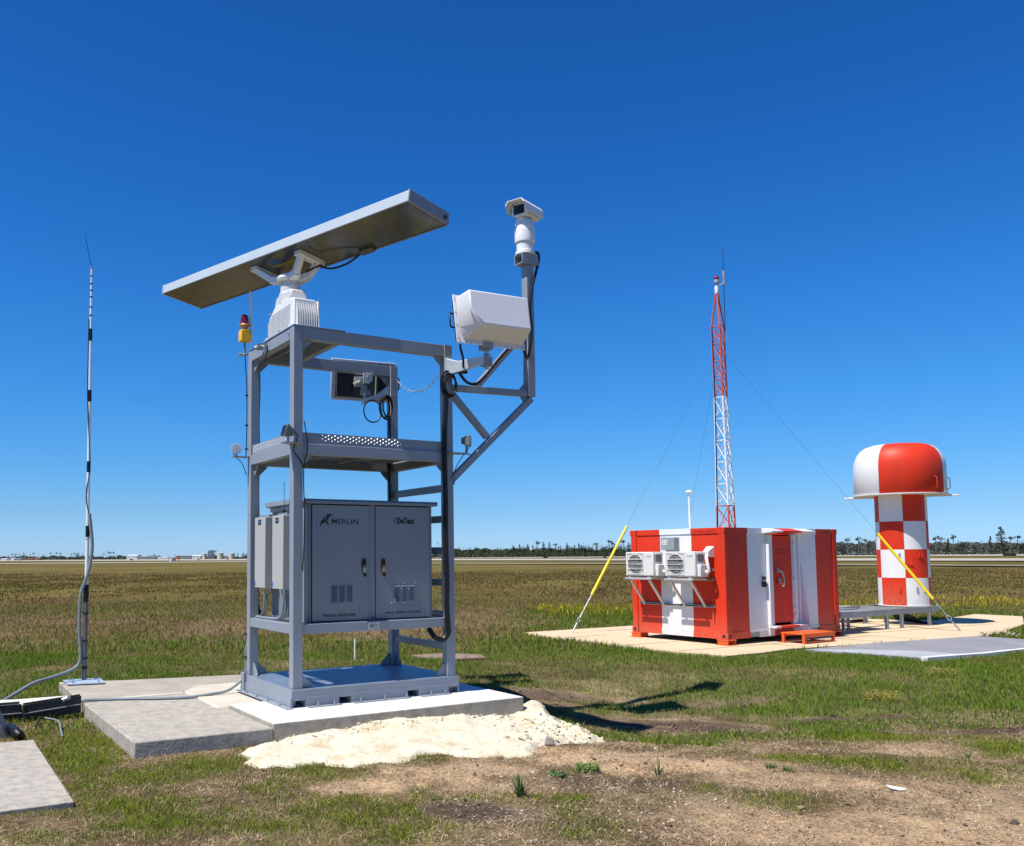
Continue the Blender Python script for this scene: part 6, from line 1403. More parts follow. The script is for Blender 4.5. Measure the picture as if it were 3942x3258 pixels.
# guys
att = Vector((MX - 0.07, MY, 7.0))
def guy(label, anchor, f0, f1, guard=True):
    G = Thing('guy_wire', label, 'guy wire', FW, tuple(anchor), 'guy wires of the lattice mast')
    A_ = Vector(anchor); d = att - A_
    mb = MB(); mb.cyl(A_ + d * (f1 if guard else 0.02), att, 0.0022, n=5); G.part('wire', mb, BLACKM)
    if guard:
        mb = MB(); mb.cyl(A_ + d * f0, A_ + d * f1, 0.031, n=14); G.part('yellow_guard', mb, YELG)
        mb = MB(); mb.tube([A_ + d * 0.045, A_ + d * (0.045 + (f0 - 0.045) * .35), A_ + d * (0.045 + (f0 - 0.045) * .6), A_ + d * f0], [0.016, 0.009, 0.016, 0.009], 8); G.part('turnbuckle', mb, GALV)
    mb = MB(); mb.cyl(A_ + Z_ * 0.0 - d.normalized() * 0.05, A_ + d * 0.03, 0.018, n=8)
    n_ = 12; sd = d.normalized().cross(Z_).normalized(); up_ = sd.cross(d.normalized()); c = A_ + d * 0.04
    mb.tube([c + d.normalized() * 0.06 * math.cos(2 * math.pi * k / n_) + up_ * 0.035 * math.sin(2 * math.pi * k / n_) for k in range(n_)], 0.011, 6, closed=True); G.part('anchor_eye', mb, GALV)
gl = ground_at(1900 + 1050 * .288, 1980 + 1580 * .288, 0.02); gr = ground_at(3696, 2429, 0.02)
guy('guy wire with a yellow guard left of the shelter, anchored at the apron tip', gl, 0.12, 0.345)
guy('guy wire with a yellow guard crossing in front of the checkered tower', gr, 0.10, 0.315)
guy('bare dark guy wire running down behind the shelter roof', (8.35, 27.0, 0.0), 0, 0, False)

# ================================================================ OBJECTS ROUND THE SLABS
# telescopic pole with a thin aerial
PB = Vector((-4.161, 11.79, 0.13))
PL = Thing('antenna_pole', 'tall thin white telescopic pole banded with black tape, at the left', 'pole', FW, tuple(PB))
def pz_(z): return Vector((-4.161 + 0.0055 * min(z, 2) - 0.004 * max(0, z - 2) * 0.9 + 0.0, 11.79, z))
PBASE = [FT.w(-1.735, 3.255, 0.142), FT.w(-1.285, 3.165, 0.142), FT.w(-1.25, 3.66, 0.142), FT.w(-1.72, 3.72, 0.142)]
mb = MB(); mb.prism([PBASE[0], PBASE[1], PBASE[2], PBASE[3]], (0, 0, 0.012)); bp_ = PL.part('base_plate', mb, pbr('base_plate_blue_grey', (0.33, 0.41, 0.50), 0.45, 0, 0.05, 6), bevel=0.003)
for p, q in ((0, 2), (1, 3), (2, 0), (3, 1)):
    c = PBASE[p].lerp(PBASE[q], 0.16); mb = MB(); mb.cyl(c + Z_ * 0.0125, c + Z_ * 0.075, 0.008, n=8); mb.cyl(c + Z_ * 0.0125, c + Z_ * 0.028, 0.016, n=6); PL.part('anchor_bolt', mb, GALV, bp_)
segs = [(0.155, 1.33, 0.030, GREYP), (1.40, 2.04, 0.0245, WHITE), (2.04, 3.0, 0.0225, WHITE), (3.0, 3.95, 0.0205, WHITE), (3.95, 4.79, 0.0185, WHITE), (4.79, 5.17, 0.0165, WHITE), (5.17, 5.31, 0.015, WHITE), (5.31, 5.49, 0.0135, WHITE), (5.49, 5.71, 0.012, WHITE)]
for z0, z1, r, m_ in segs:
    mb = MB(); mb.tube([pz_(z0), pz_((z0 + z1) / 2), pz_(z1)], r, 14); PL.part('pole_section', mb, m_)
for z0, z1, r in ((1.18, 1.405, 0.0335), (2.04, 2.19, 0.0275), (2.912, 3.055, 0.0255), (3.87, 4.025, 0.024), (4.704, 4.868, 0.022)):
    mb = MB(); mb.tube([pz_(z0), pz_(z1)], r, 14); PL.part('black_sleeve', mb, BLACK)
for z, r in ((2.02, 0.03), (5.051, 0.02), (5.168, 0.019), (5.308, 0.018), (5.40, 0.017), (5.491, 0.017), (5.6, 0.015)):
    mb = MB(); mb.tube([pz_(z - 0.008), pz_(z + 0.008)], r, 12); PL.part('collar', mb, BLACK if z > 3 else ALU)
mb = MB(); mb.tube([pz_(5.70), pz_(5.74)], 0.015, 10); PL.part('aerial_mount', mb, GALV)
mb = MB(); mb.tube([pz_(5.73), Vector((-4.185, 11.79, 5.8)), Vector((-4.265, 11.79, 6.19))], [0.006, 0.005, 0.003], 6); PL.part('aerial', mb, BLACK)
cable('pole_cable', [(pz_(5.0).x - 0.022, 11.775, 5.0), (pz_(4.4).x - 0.026, 11.775, 4.4), (pz_(4.0).x - 0.026, 11.775, 4.0), (pz_(3.5).x + 0.0, 11.76, 3.5), (pz_(3.0).x + 0.028, 11.77, 3.0), (pz_(2.6).x - 0.02, 11.765, 2.6), (pz_(2.3).x + 0.03, 11.765, 2.3)], 0.006, 'thin black wire spiralling down the tall white pole', BLACK, FW, n=6)
cable('pole_conduit', [(pz_(2.35).x + 0.03, 11.76, 2.35), (pz_(2.2).x + 0.055, 11.76, 2.15), (pz_(2.0).x + 0.075, 11.76, 1.92), (pz_(1.7).x + 0.055, 11.76, 1.70), (pz_(1.5).x + 0.01, 11.76, 1.50), (-4.21, 11.755, 1.30), (-4.228, 11.76, 1.05), (-4.225, 11.76, 0.8), (-4.205, 11.76, 0.55), (-4.21, 11.755, 0.40), (-4.27, 11.70, 0.31), (-4.42, 11.5, 0.245), (-4.58, 11.2, 0.20), (-4.68, 10.95, 0.12), (-4.75, 10.6, 0.045), (-4.80, 10.35, 0.03), (-5.1, 10.15, 0.03), (-5.8, 10.1, 0.03)], 0.022, 'grey conduit leaving the pole in a curve and lying over the ground to the left', CONDUIT, FW, n=10)
for z in (1.02, 0.66, 0.43, 0.30):
    mb = MB(); mb.tube([pz_(z), pz_(z + 0.018 if z > .35 else z + 0.035)], 0.036, 14); PL.part('strap', mb, BLACK)
# black troughs, white plank and cables at the left edge
def trough(name, a, b, z0, z1, wd, label, tilt=0.0):
    a = Vector(a); b = Vector(b); t = (b - a).normalized(); n = Vector((-t.y, t.x, 0))
    X = Thing(name, label, 'trough', FW, (a.x, a.y, z0), 'black metal troughs left of the slab')
    dz = Vector((0, 0, tilt)); a0 = a + Z_ * z0; 
    mb = MB(); mb.arr(a0, (b - a) + dz, n * 0.01, Z_ * (z1 - z0)); X.part('front_wall', mb, BLACKM, bevel=0.002)
    mb = MB(); mb.arr(a0 + n * wd, (b - a) + dz, n * 0.01, Z_ * (z1 - z0)); X.part('rear_wall', mb, BLACKM)
    mb = MB(); mb.arr(a0 + n * 0.011 + Z_ * 0.01, (b - a) + dz, n * (wd - 0.012), Z_ * 0.008); X.part('bottom', mb, BLACKM)
    mb = MB(); mb.arr(a0 - n * 0.035 + Z_ * (z1 - z0) * .48, (b - a) + dz, n * 0.034, Z_ * 0.007); X.part('ledge', mb, pbr('lit_edge_grey', (0.2, 0.2, 0.2), 0.5))  # ledge of the black angle; its lighter grey paints in the sunlit edge line
    mb = MB(); mb.arr(a0 - n * 0.03, t * 0.012, n * (wd + 0.03), Z_ * (z1 - z0)); X.part('end_plate', mb, BLACKM)
    return X
tA = ground_at(11, 2770, 0.0); tB = ground_at(87, 2771, 0.0)
t0, t1 = FT.w(-2.56, 0.98, 0), FT.w(-2.35, 1.10, 0)
trough('metal_trough', FT.w(-3.0, 1.80, 0), FT.w(-2.44, 1.80, 0), -0.02, 0.17, 0.2, 'shorter black trough at the left picture edge behind the leaning concrete block')
trough('metal_trough', FT.w(-2.425, 1.76, 0), FT.w(-1.83, 1.73, 0), -0.02, 0.165, 0.12, 'longer black metal trough between the leaning concrete and the slab', 0.055)
mb = MB(); q_ = [ground_at(-40, 2722, 0.13), ground_at(60, 2722, 0.13), ground_at(150, 2712, 0.13), ground_at(292, 2692, 0.14), ground_at(258, 2682, 0.14), ground_at(60, 2697, 0.13), ground_at(-40, 2701, 0.13)]
mb.prism(q_, (0, 0, 0.012)); one('white_plank', mb, WOODW, 'long white plank lying on the black troughs beside the slab', 'plank', FW, (q_[1].x, q_[1].y, 0.2), bevel=0.003)
G_ = ground_at
cable('loose_cable', [G_(246, 2692, 0.17), G_(237, 2712, 0.12), G_(232, 2735, 0.06), G_(216, 2757, 0.025), G_(188, 2763, 0.03), G_(160, 2764, 0.035), G_(146, 2785, 0.05), G_(138, 2802, 0.015)], 0.008, 'dark loose cable hanging from the long trough into the grass', BLACK, FW, n=6)
cable('loose_cable_end', [G_(176, 2765, 0.03), G_(205, 2769, 0.04), G_(226, 2778, 0.05), G_(232, 2798, 0.04), G_(236, 2818, 0.03), G_(242, 2836, 0.02)], 0.009, 'pale green-grey loose cable end lying in the grass near the slab', CONDUIT, FW, n=6)
mb = MB(); c = G_(240, 2696, 0.19); mb.cyl(c, c + Vector((0.05, 0.02, 0.02)), 0.022, n=10); mb.arr(c + Vector((0.05, 0.0, 0.0)), (0.035, 0.014, 0.01), (-0.01, 0.03, 0), (0, 0, 0.03))
one('cable_plug', mb, GALV, 'small silver cable plug on the upper edge of the long black trough', 'plug', FW, tuple(c))
# leaning concrete block at the left edge
lb = [ground_at(-110, 2835, 0.0), ground_at(56, 2822, 0.0)]
mb = MB(); p0 = FT.w(-3.35, 1.02, -0.03); p1 = FT.w(-2.60, 0.985, -0.03)
lean = Vector((-0.155, -0.10, 0.40)); th_v = Vector((0.02, -0.13, -0.02))
mb.arr(p0, p1 - p0, th_v, lean); LC = Thing('leaning_concrete', 'tilted grey concrete block at the left edge above the foreground slab', 'concrete block', FW, tuple(p1)); LC.part('block', mb, CONCD, bevel=0.012)
c = p1 + lean * 0.68 + th_v * 1.01 + Vector((-0.16, 0, 0)); mb = MB(); mb.arr(c, (0.07, 0, 0), (0, -0.001, 0), (0.01, 0, 0.03)); LC.part('red_paint_mark', mb, INKR)
mb = MB(); mb.tube(smooth_path([G_(40, 2800, 0.03), G_(55, 2812, 0.07), G_(70, 2826, 0.06), G_(80, 2836, 0.01)]), 0.045, 12); one('black_hose', mb, BLACK, 'thick black hose stub between the leaning concrete and the foreground slab', 'hose', FW, tuple(G_(60, 2815, 0)))
# white stub pipe, debris
g0 = ground_at(1367, 2537, 0.0); mb = MB(); mb.cyl(g0 - Z_ * 0.03, g0 + Z_ * 0.345, 0.018, n=12); one('marker_pipe', mb, PVC, 'short white pipe stake standing in the grass behind the tower', 'pipe', FW, tuple(g0))
g0 = ground_at(3447, 3034, 0.0); gz0 = float(ground_h(np.array([g0.x]), np.array([g0.y]))[0])
mb = MB(); q = [g0 + Vector((-0.045, 0.05, gz0 + 0.03)), g0 + Vector((0.09, 0.0, gz0 + 0.012)), g0 + Vector((0.03, -0.02, gz0 + 0.008)), g0 + Vector((-0.04, -0.01, gz0 + 0.02))]
mb.prism(q, (0, 0, 0.004)); one('white_scrap', mb, WHITE, 'small white scrap lying on the mud at the lower right', 'scrap', FW, (g0.x, g0.y, gz0))
mb = MB(); g0 = ground_at(2112, 2822, 0.05); gz0 = float(ground_h(np.array([g0.x]), np.array([g0.y]))[0] + sand_h(np.array([g0.x]), np.array([g0.y]))[0])
mb.add([g0 + Vector(v) for v in ((-0.05, -0.03, gz0 - .05), (0.05, -0.03, gz0 - .05), (0.06, 0.04, gz0 - .05), (-0.04, 0.04, gz0 - .05), (-0.03, -0.02, gz0 + .03), (0.03, -0.01, gz0 + 0.02), (0.04, 0.02, gz0 + .01), (-0.02, 0.03, gz0 + .035))], [(0, 3, 2, 1), (4, 5, 6, 7), (0, 1, 5, 4), (1, 2, 6, 5), (2, 3, 7, 6), (3, 0, 4, 7)])
one('grey_stone', mb, CONCD, 'broken grey stone on the right shoulder of the sand heap', 'stone', FW, (g0.x, g0.y, 0.1), bevel=0.008)
# flat brown slab patch behind the tower
mb = MB(); mb.prism([ground_at(x, y, -0.01) for x, y in ((1585, 2528), (1720, 2520), (1850, 2526), (1870, 2538), (1760, 2543), (1620, 2536))], (0, 0, 0.03))
one('broken_paving', mb, pbr('reddish_broken_paving', (0.25, 0.17, 0.13), 0.9, 0, 0.2, 6, 0.004, 40), 'low reddish-brown patch of broken paving in the grass behind the tower', 'paving', FW, tuple(ground_at(1720, 2530, 0)))
# rubble at the apron's right edge
pts = []
for k in range(26):
    p = ground_at(random.uniform(3770, 3930), random.uniform(2438, 2456), 0); pts.append((p.x, p.y, 0.03, random.uniform(0.02, 0.055)))
pebbles('apron_rubble_gravel', pts, [STONE1], 'pale rubble in the grass at the right edge beyond the grey pad', 8)

# ================================================================ PLANTS
def leaf_mat(name, c, var=0.25):
    mt = bpy.data.materials.new(name); mt.use_nodes = True; n = mt.node_tree.nodes; l = mt.node_tree.links; b = n['Principled BSDF']
    b.inputs['Roughness'].default_value = 0.55; b.inputs['Specular IOR Level'].default_value = 0.3
    nz = n.new('ShaderNodeTexNoise'); nz.inputs['Scale'].default_value = 3; ge = n.new('ShaderNodeNewGeometry'); l.new(ge.outputs['Position'], nz.inputs['Vector'])
    rp = n.new('ShaderNodeValToRGB'); rp.color_ramp.elements[0].position = .3; rp.color_ramp.elements[1].position = .7
    rp.color_ramp.elements[0].color = (*[x * (1 - var) for x in c], 1); rp.color_ramp.elements[1].color = (*[x * (1 + var) for x in c], 1)
    l.new(nz.outputs['Fac'], rp.inputs[0]); l.new(rp.outputs[0], b.inputs['Base Color'])
    tr = n.new('ShaderNodeBsdfTranslucent'); l.new(rp.outputs[0], tr.inputs['Color']); mx = n.new('ShaderNodeMixShader'); mx.inputs[0].default_value = 0.25
    l.new(b.outputs[0], mx.inputs[1]); l.new(tr.outputs[0], mx.inputs[2]); l.new(mx.outputs[0], n['Material Output'].inputs[0])
    return mt
GRN = leaf_mat('spiky_plant_green', (0.075, 0.14, 0.04))
GRN2 = leaf_mat('weed_green', (0.13, 0.19, 0.04))
def spiky(name, label, px, py, n, L, spread, w, seed):
    rs = random.Random(seed); g0 = ground_at(px, py, 0); z0 = float(ground_h(np.array([g0.x]), np.array([g0.y]))[0])
    X = Thing(name, label, 'plant', FW, (g0.x, g0.y, z0))
    for k in range(n):
        a = rs.uniform(0, 2 * math.pi); e = rs.uniform(0.1, spread); d = Vector((math.cos(a), math.sin(a), 0)); s = Vector((-d.y, d.x, 0)); ln = L * rs.uniform(0.55, 1.05)
        o = Vector((g0.x, g0.y, z0)) + d * rs.uniform(0, 0.03); P = []; 
        for j in range(5):
            t = j / 4; P.append(o + d * (e * ln * (t + 0.6 * t * t) * 0.7) + Z_ * (ln * (t - 0.35 * e * t * t)))
        V = []; F = []
        for j, p in enumerate(P):
            ww = w * (1 - (j / 4) ** 1.6) + 0.0006; V += [p - s * ww, p + s * ww, p - d * ww * .3 + Z_ * ww * .0]
        for j in range(4): F += [(j * 3, j * 3 + 2, j * 3 + 5, j * 3 + 3), (j * 3 + 2, j * 3 + 1, j * 3 + 4, j * 3 + 5)]
        mb = MB(); mb.add(V, F); X.part('blade', mb, GRN)
    return X
spiky('spiky_plant', 'dense tuft of blue-green pointed blades in the foreground, below the sand heap', 2003, 3066, 46, 0.17, 0.95, 0.0055, 3)
spiky('spiky_plant', 'sparse thin star-shaped tuft on the orange sand to the right', 2534, 2974, 14, 0.16, 1.0, 0.004, 5)
def tuft(label, px, py, n, L, seed):
    global GRN
    keep = GRN; GRN = GRN2; X = spiky('grass_tuft', label, px, py, n, L, 0.9, 0.0045, seed); GRN = keep; return X
tuft('bright green grass tuft standing out of the olive turf at the right', 3722, 2905, 26, 0.13, 11)
tuft('low bright green tuft at the edge of the trampled earth', 2965, 2945, 34, 0.08, 12)
tuft('low bright green tuft right beside the first one at the trampled edge', 3030, 2962, 30, 0.07, 13)
tuft('small green tuft on the left shoulder of the bare patch', 1790, 2890, 20, 0.06, 14)
def weed(label, px, py, n, r, h, seed, m_=None):
    rs = random.Random(seed); g0 = ground_at(px, py, 0); z0 = float(ground_h(np.array([g0.x]), np.array([g0.y]))[0])
    X = Thing('weed_clump', label, 'plant', FW, (g0.x, g0.y, z0)); mb = MB()
    for k in range(n):
        a = rs.uniform(0, 2 * math.pi); q = r * rs.random() ** .5; p = Vector((g0.x + q * math.cos(a), g0.y + q * math.sin(a), z0 + rs.uniform(0.2, 1) * h))
        d = Vector((rs.uniform(-1, 1), rs.uniform(-1, 1), rs.uniform(-.2, .7))).normalized(); s = d.orthogonal().normalized(); l_ = rs.uniform(0.010, 0.022)
        mb.add([p - d * l_, p + s * l_ * .45, p + d * l_, p - s * l_ * .45], [(0, 1, 2, 3)])
    o = X.part('leaves', mb, m_ or GRN2, kind='stuff'); mb = MB()
    for k in range(12):
        a = rs.uniform(0, 2 * math.pi); q = r * rs.random(); mb.tube([(g0.x, g0.y, z0 - 0.01), (g0.x + q * math.cos(a), g0.y + q * math.sin(a), z0 + h * .8)], 0.0015, 4)
    X.part('stems', mb, GRN, kind='stuff'); return X
weed('small bright green leafy weed between the two spiky tufts', 2262, 2968, 260, 0.10, 0.06, 3)
weed('low dark weed clump right of the sand heap', 2145, 2990, 120, 0.07, 0.03, 4, GRN)
weed('yellowish flowering clump in the right-hand turf', 3390, 2648, 240, 0.22, 0.14, 6, leaf_mat('yellow_flower_weed', (0.30, 0.24, 0.03)))
weed('second yellowish clump in the turf near the grey pad', 3630, 2595, 160, 0.25, 0.10, 7, leaf_mat('yellow_flower_weed_pale', (0.26, 0.22, 0.04)))

# ================================================================ FAR BACKGROUND
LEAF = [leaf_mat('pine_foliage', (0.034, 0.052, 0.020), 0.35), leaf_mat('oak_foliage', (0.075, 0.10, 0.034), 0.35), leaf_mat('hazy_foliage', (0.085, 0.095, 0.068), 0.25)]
BARK = pbr('pine_bark', (0.10, 0.085, 0.075), 0.9, 0, 0.2, 1)
def crown_cloud(mb, c, rx, rz, n, s, rs, lobes=6):
    cs = [(Vector(c) + Vector((rs.uniform(-1, 1) * rx * .65, rs.uniform(-1, 1) * rx * .65, rs.uniform(-.7, .8) * rz * .7)), rs.uniform(.3, .55)) for _ in range(lobes)]
    for k in range(n):
        cc, q = cs[k % lobes]; d = Vector((rs.gauss(0, 1), rs.gauss(0, 1), rs.gauss(0, 1))); d = d / max(d.length, .01) * rs.random() ** .45
        p = cc + Vector((d.x * rx * q, d.y * rx * q, d.z * rz * q * 1.1)); a = Vector((rs.uniform(-1, 1), rs.uniform(-1, 1), rs.uniform(-.4, .4))).normalized(); b = a.cross(Vector((rs.uniform(-1, 1), rs.uniform(-1, 1), 1))).normalized(); z = s * rs.uniform(.5, 1.2)
        mb.add([p - a * z, p - b * z * .6, p + a * z, p + b * z * .7], [(0, 1, 2, 3)])
PROTO = {}
def tree_proto(kind, var, mi):
    key = (kind, var, mi)
    if key in PROTO: return PROTO[key]
    rs = random.Random(hash(key) % 1000 + var * 13 + 5); tr = MB(); cr = MB()
    H = 10.0
    if kind == 'umbrella':      # bare trunk, small top crown
        p = [Vector((0, 0, 0)), Vector((rs.uniform(-.3, .3), 0, 4)), Vector((rs.uniform(-.6, .6), 0, 8.6))]; tr.tube(smooth_path(p, 3), [0.22] * 4 + [0.16] * 2 + [0.1], 6)
        for k in range(6):
            a = rs.uniform(0, 6.28); z = rs.uniform(6.5, 8.6); b = p[1].lerp(p[2], (z - 4) / 4.6); e = b + Vector((math.cos(a) * 1.3, math.sin(a) * 1.3, rs.uniform(.3, .9))); tr.tube([b, e], [0.08, 0.03], 4)
        crown_cloud(cr, (p[2].x, 0, 8.8), 1.9, 1.3, 210, 0.30, rs, 6)
    elif kind == 'cone':
        tr.tube([(0, 0, 0), (0.1, 0, 9.2)], [0.24, 0.05], 6)
        for j in range(9):
            t = j / 8; r = 2.1 * (1 - t) ** .8 + 0.25; crown_cloud(cr, (rs.uniform(-.25, .25), 0, 1.8 + t * 7.9), r, 0.9, 75, 0.32, rs, 4)
    elif kind == 'round':
        tr.tube([(0, 0, 0), (0.2, 0, 3), (-0.1, 0, 6)], [0.3, 0.22, 0.1], 6)
        for k in range(5): a = rs.uniform(0, 6.28); tr.tube([(0, 0, 2.5), (math.cos(a) * 2, math.sin(a) * 2, 6)], [0.14, 0.04], 4)
        crown_cloud(cr, (0, 0, 5.6), 4.0, 4.6, 520, 0.42, rs, 14)
    elif kind == 'big':
        tr.tube([(0, 0, 0), (0.2, 0, 4), (0, 0, 9.4)], [0.3, 0.2, 0.06], 6)
        for j in range(10):
            t = j / 9; r = (2.2 if t < .5 else 2.4 * (1 - t) + .7); crown_cloud(cr, (rs.uniform(-.7, .7), 0, 2.0 + t * 7.6), r, 0.8, 110, 0.26, rs, 5)
        for k in range(8): a = rs.uniform(0, 6.28); z = rs.uniform(3, 8); tr.tube([(0, 0, z), (math.cos(a) * 2, math.sin(a) * 2, z + .5)], [0.08, 0.03], 4)
    else:                        # snag: bare storm-broken trunk
        tr.tube([(0, 0, 0), (0.1, 0, 5), (rs.uniform(-.4, .4), 0, 9.5)], [0.18, 0.14, 0.05], 6)
        for k in range(3): z = rs.uniform(5, 8); tr.tube([(0.1, 0, z), (rs.choice((-1, 1)) * rs.uniform(.5, 1.1), 0, z + .8)], [0.06, 0.03], 4)
        crown_cloud(cr, (0, 0, 9.3), 0.5, 0.4, 10, 0.2, rs, 2)
    PROTO[key] = (make_mesh('trunk', tr, BARK), make_mesh('crown', cr, LEAF[mi], fixn=False)); return PROTO[key]
TL = {'umbrella': 'slender flat-topped pine on the skyline', 'cone': 'pointed dark pine of the far wood', 'round': 'rounded bushy tree beyond the field', 'snag': 'bare broken trunk on the skyline', 'big': 'tall bushy pine overtopping the wood at the right edge of the picture'}
def far_tree(px, ytop, Y, kind, var, mi, where, rot=None, label=None):
    p = at_depth(px, ytop, Y); H = p.z
    o = bpy.data.objects.new('pine_tree' if kind in ('umbrella', 'cone', 'big', 'snag') else 'tree', None); COL.objects.link(o); o.location = (p.x, Y, -0.1); s = H / 10.0
    o.scale = (s, s, s); o.rotation_euler = (0, 0, rot if rot is not None else random.uniform(0, 6.28))
    o['label'] = label or TL[kind] + where; o['category'] = 'tree'; o['group'] = 'trees on the far side of the airfield' + where
    tm, cm = tree_proto(kind, var, mi)
    for n_, me in (('trunk', tm), ('crown', cm)):
        c = bpy.data.objects.new(n_, me); COL.objects.link(c); c.parent = o
rt = random.Random(21)
# middle wood (dark, dense)
for k in range(64):
    px = 1700 + k * 12.5 + rt.uniform(-6, 6); top = 2114 - (px - 1700) / 800 * 19 + rt.uniform(-7, 6); far_tree(px, top, rt.uniform(1090, 1140), rt.choice(('cone', 'round', 'round', 'cone')), rt.randrange(3), 0 if rt.random() < .6 else 1, ' right of the tower')
for k in range(46):
    px = 1700 + k * 17.4 + rt.uniform(-7, 7); far_tree(px, 2127 + rt.uniform(-5, 3) - (px - 1700) / 800 * 4, rt.uniform(1060, 1085), 'round', rt.randrange(3), 1, ' right of the tower')
for px, top, kd in ((2065, 2082, 'umbrella'), (2092, 2088, 'cone'), (2114, 2089, 'cone'), (2137, 2091, 'umbrella'), (2000, 2096, 'cone'), (2032, 2096, 'cone'), (2183, 2092, 'cone'), (2228, 2093, 'cone'), (2293, 2087, 'umbrella'), (2345, 2078, 'umbrella'), (2357, 2084, 'umbrella'), (2400, 2078, 'umbrella'), (2246, 2086, 'snag'), (2266, 2087, 'snag'), (1784, 2106, 'snag'), (1895, 2102, 'snag'), (1975, 2100, 'cone')):
    far_tree(px, top, 1105, kd, rt.randrange(3), 0, ' right of the tower')
# right-hand wood
for k in range(30):
    px = 3190 + k * 26 + rt.uniform(-9, 9)
    if 3560 < px or px < 3330 or True: far_tree(px, 2086 + rt.uniform(-9, 6) if px > 3300 else 2092, rt.uniform(830, 900), rt.choice(('round', 'round', 'umbrella')), rt.randrange(3), 2, ' near the radome tower')
for px, top, kd in ((3260, 2070, 'umbrella'), (3305, 2063, 'umbrella'), (3328, 2070, 'umbrella'), (3350, 2079, 'umbrella'), (3366, 2076, 'umbrella'), (3602, 2062, 'umbrella'), (3620, 2061, 'umbrella'), (3665, 2058, 'umbrella'), (3650, 2074, 'cone'), (3700, 2076, 'round'), (3812, 2065, 'cone'), (3888, 2064, 'umbrella'), (3915, 2058, 'umbrella'), (3940, 2072, 'round'), (3720, 2082, 'snag'), (3775, 2076, 'snag')):
    far_tree(px, top, 820, kd, rt.randrange(3), 2 if px < 3640 else 0, ' near the radome tower')
far_tree(3852, 2031, 800, 'big', 0, 0, ' near the radome tower', 0.4, TL['big'])
# left: sparse hazy pines
for px, top, kd in ((48, 2131, 'umbrella'), (60, 2131, 'umbrella'), (75, 2132, 'umbrella'), (92, 2127, 'umbrella'), (116, 2132, 'umbrella'), (130, 2127, 'umbrella'), (150, 2129, 'snag'), (170, 2134, 'round'), (196, 2125, 'umbrella'), (218, 2125, 'umbrella'), (233, 2128, 'umbrella'), (274, 2131, 'umbrella'), (294, 2125, 'round'), (318, 2133, 'umbrella'), (400, 2128, 'umbrella'), (417, 2122, 'umbrella'), (425, 2124, 'umbrella'), (437, 2123, 'umbrella'), (532, 2129, 'snag'), (542, 2135, 'round'), (594, 2131, 'round'), (676, 2134, 'umbrella'), (828, 2118, 'umbrella'), (915, 2128, 'cone'), (937, 2128, 'round'), (950, 2129, 'round'), (230, 2134, 'snag'), (8, 2139, 'round'), (24, 2140, 'round')):
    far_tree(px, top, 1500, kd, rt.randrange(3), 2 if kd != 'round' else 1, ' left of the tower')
for k in range(60):
    px = -60 + k * 18 + rt.uniform(-8, 8)
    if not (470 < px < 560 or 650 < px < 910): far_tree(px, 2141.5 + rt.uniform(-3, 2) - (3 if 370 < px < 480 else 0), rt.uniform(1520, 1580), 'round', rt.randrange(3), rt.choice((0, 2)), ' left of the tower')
# woodland mass behind the single trees
def wood(px0, px1, top, Y0, Y1, n, s, mi, label, seed, bot=0.0):
    rs = random.Random(seed); mb = MB()
    for k in range(n):
        px = rs.uniform(px0, px1); Y = rs.uniform(Y0, Y1); zt = at_depth(px, top + 3 * math.sin(px * .05) + 2 * math.sin(px * .17 + 1), Y).z; z = zt * (rs.random() ** .8) + 0.2; x = at_depth(px, 2000, Y).x
        p = Vector((x, Y, z)); a = Vector((rs.uniform(-1, 1), rs.uniform(-1, 1), rs.uniform(-.5, .5))).normalized(); b = a.cross(Vector((rs.uniform(-1, 1), rs.uniform(-1, 1), 1))).normalized(); q = s * rs.uniform(.5, 1.3)
        mb.add([p - a * q, p - b * q * .6, p + a * q, p + b * q * .7], [(0, 1, 2, 3)])
    me = make_mesh('woodland', mb, LEAF[mi], fixn=False); o = bpy.data.objects.new('woodland', me); COL.objects.link(o); o['label'] = label; o['category'] = 'wood'; o['kind'] = 'stuff'
wood(1600, 2480, 2116, 1120, 1200, 12000, 1.5, 0, 'dense dark wood behind the pines in the middle of the skyline', 3)
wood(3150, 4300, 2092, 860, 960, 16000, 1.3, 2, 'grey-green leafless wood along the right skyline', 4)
wood(-400, 1000, 2144, 1560, 1700, 9000, 1.7, 0, 'low dark tree belt along the left skyline', 5)
wood(1000, 1650, 2140, 1560, 1700, 3000, 1.7, 0, 'low dark tree belt behind the tower', 6)
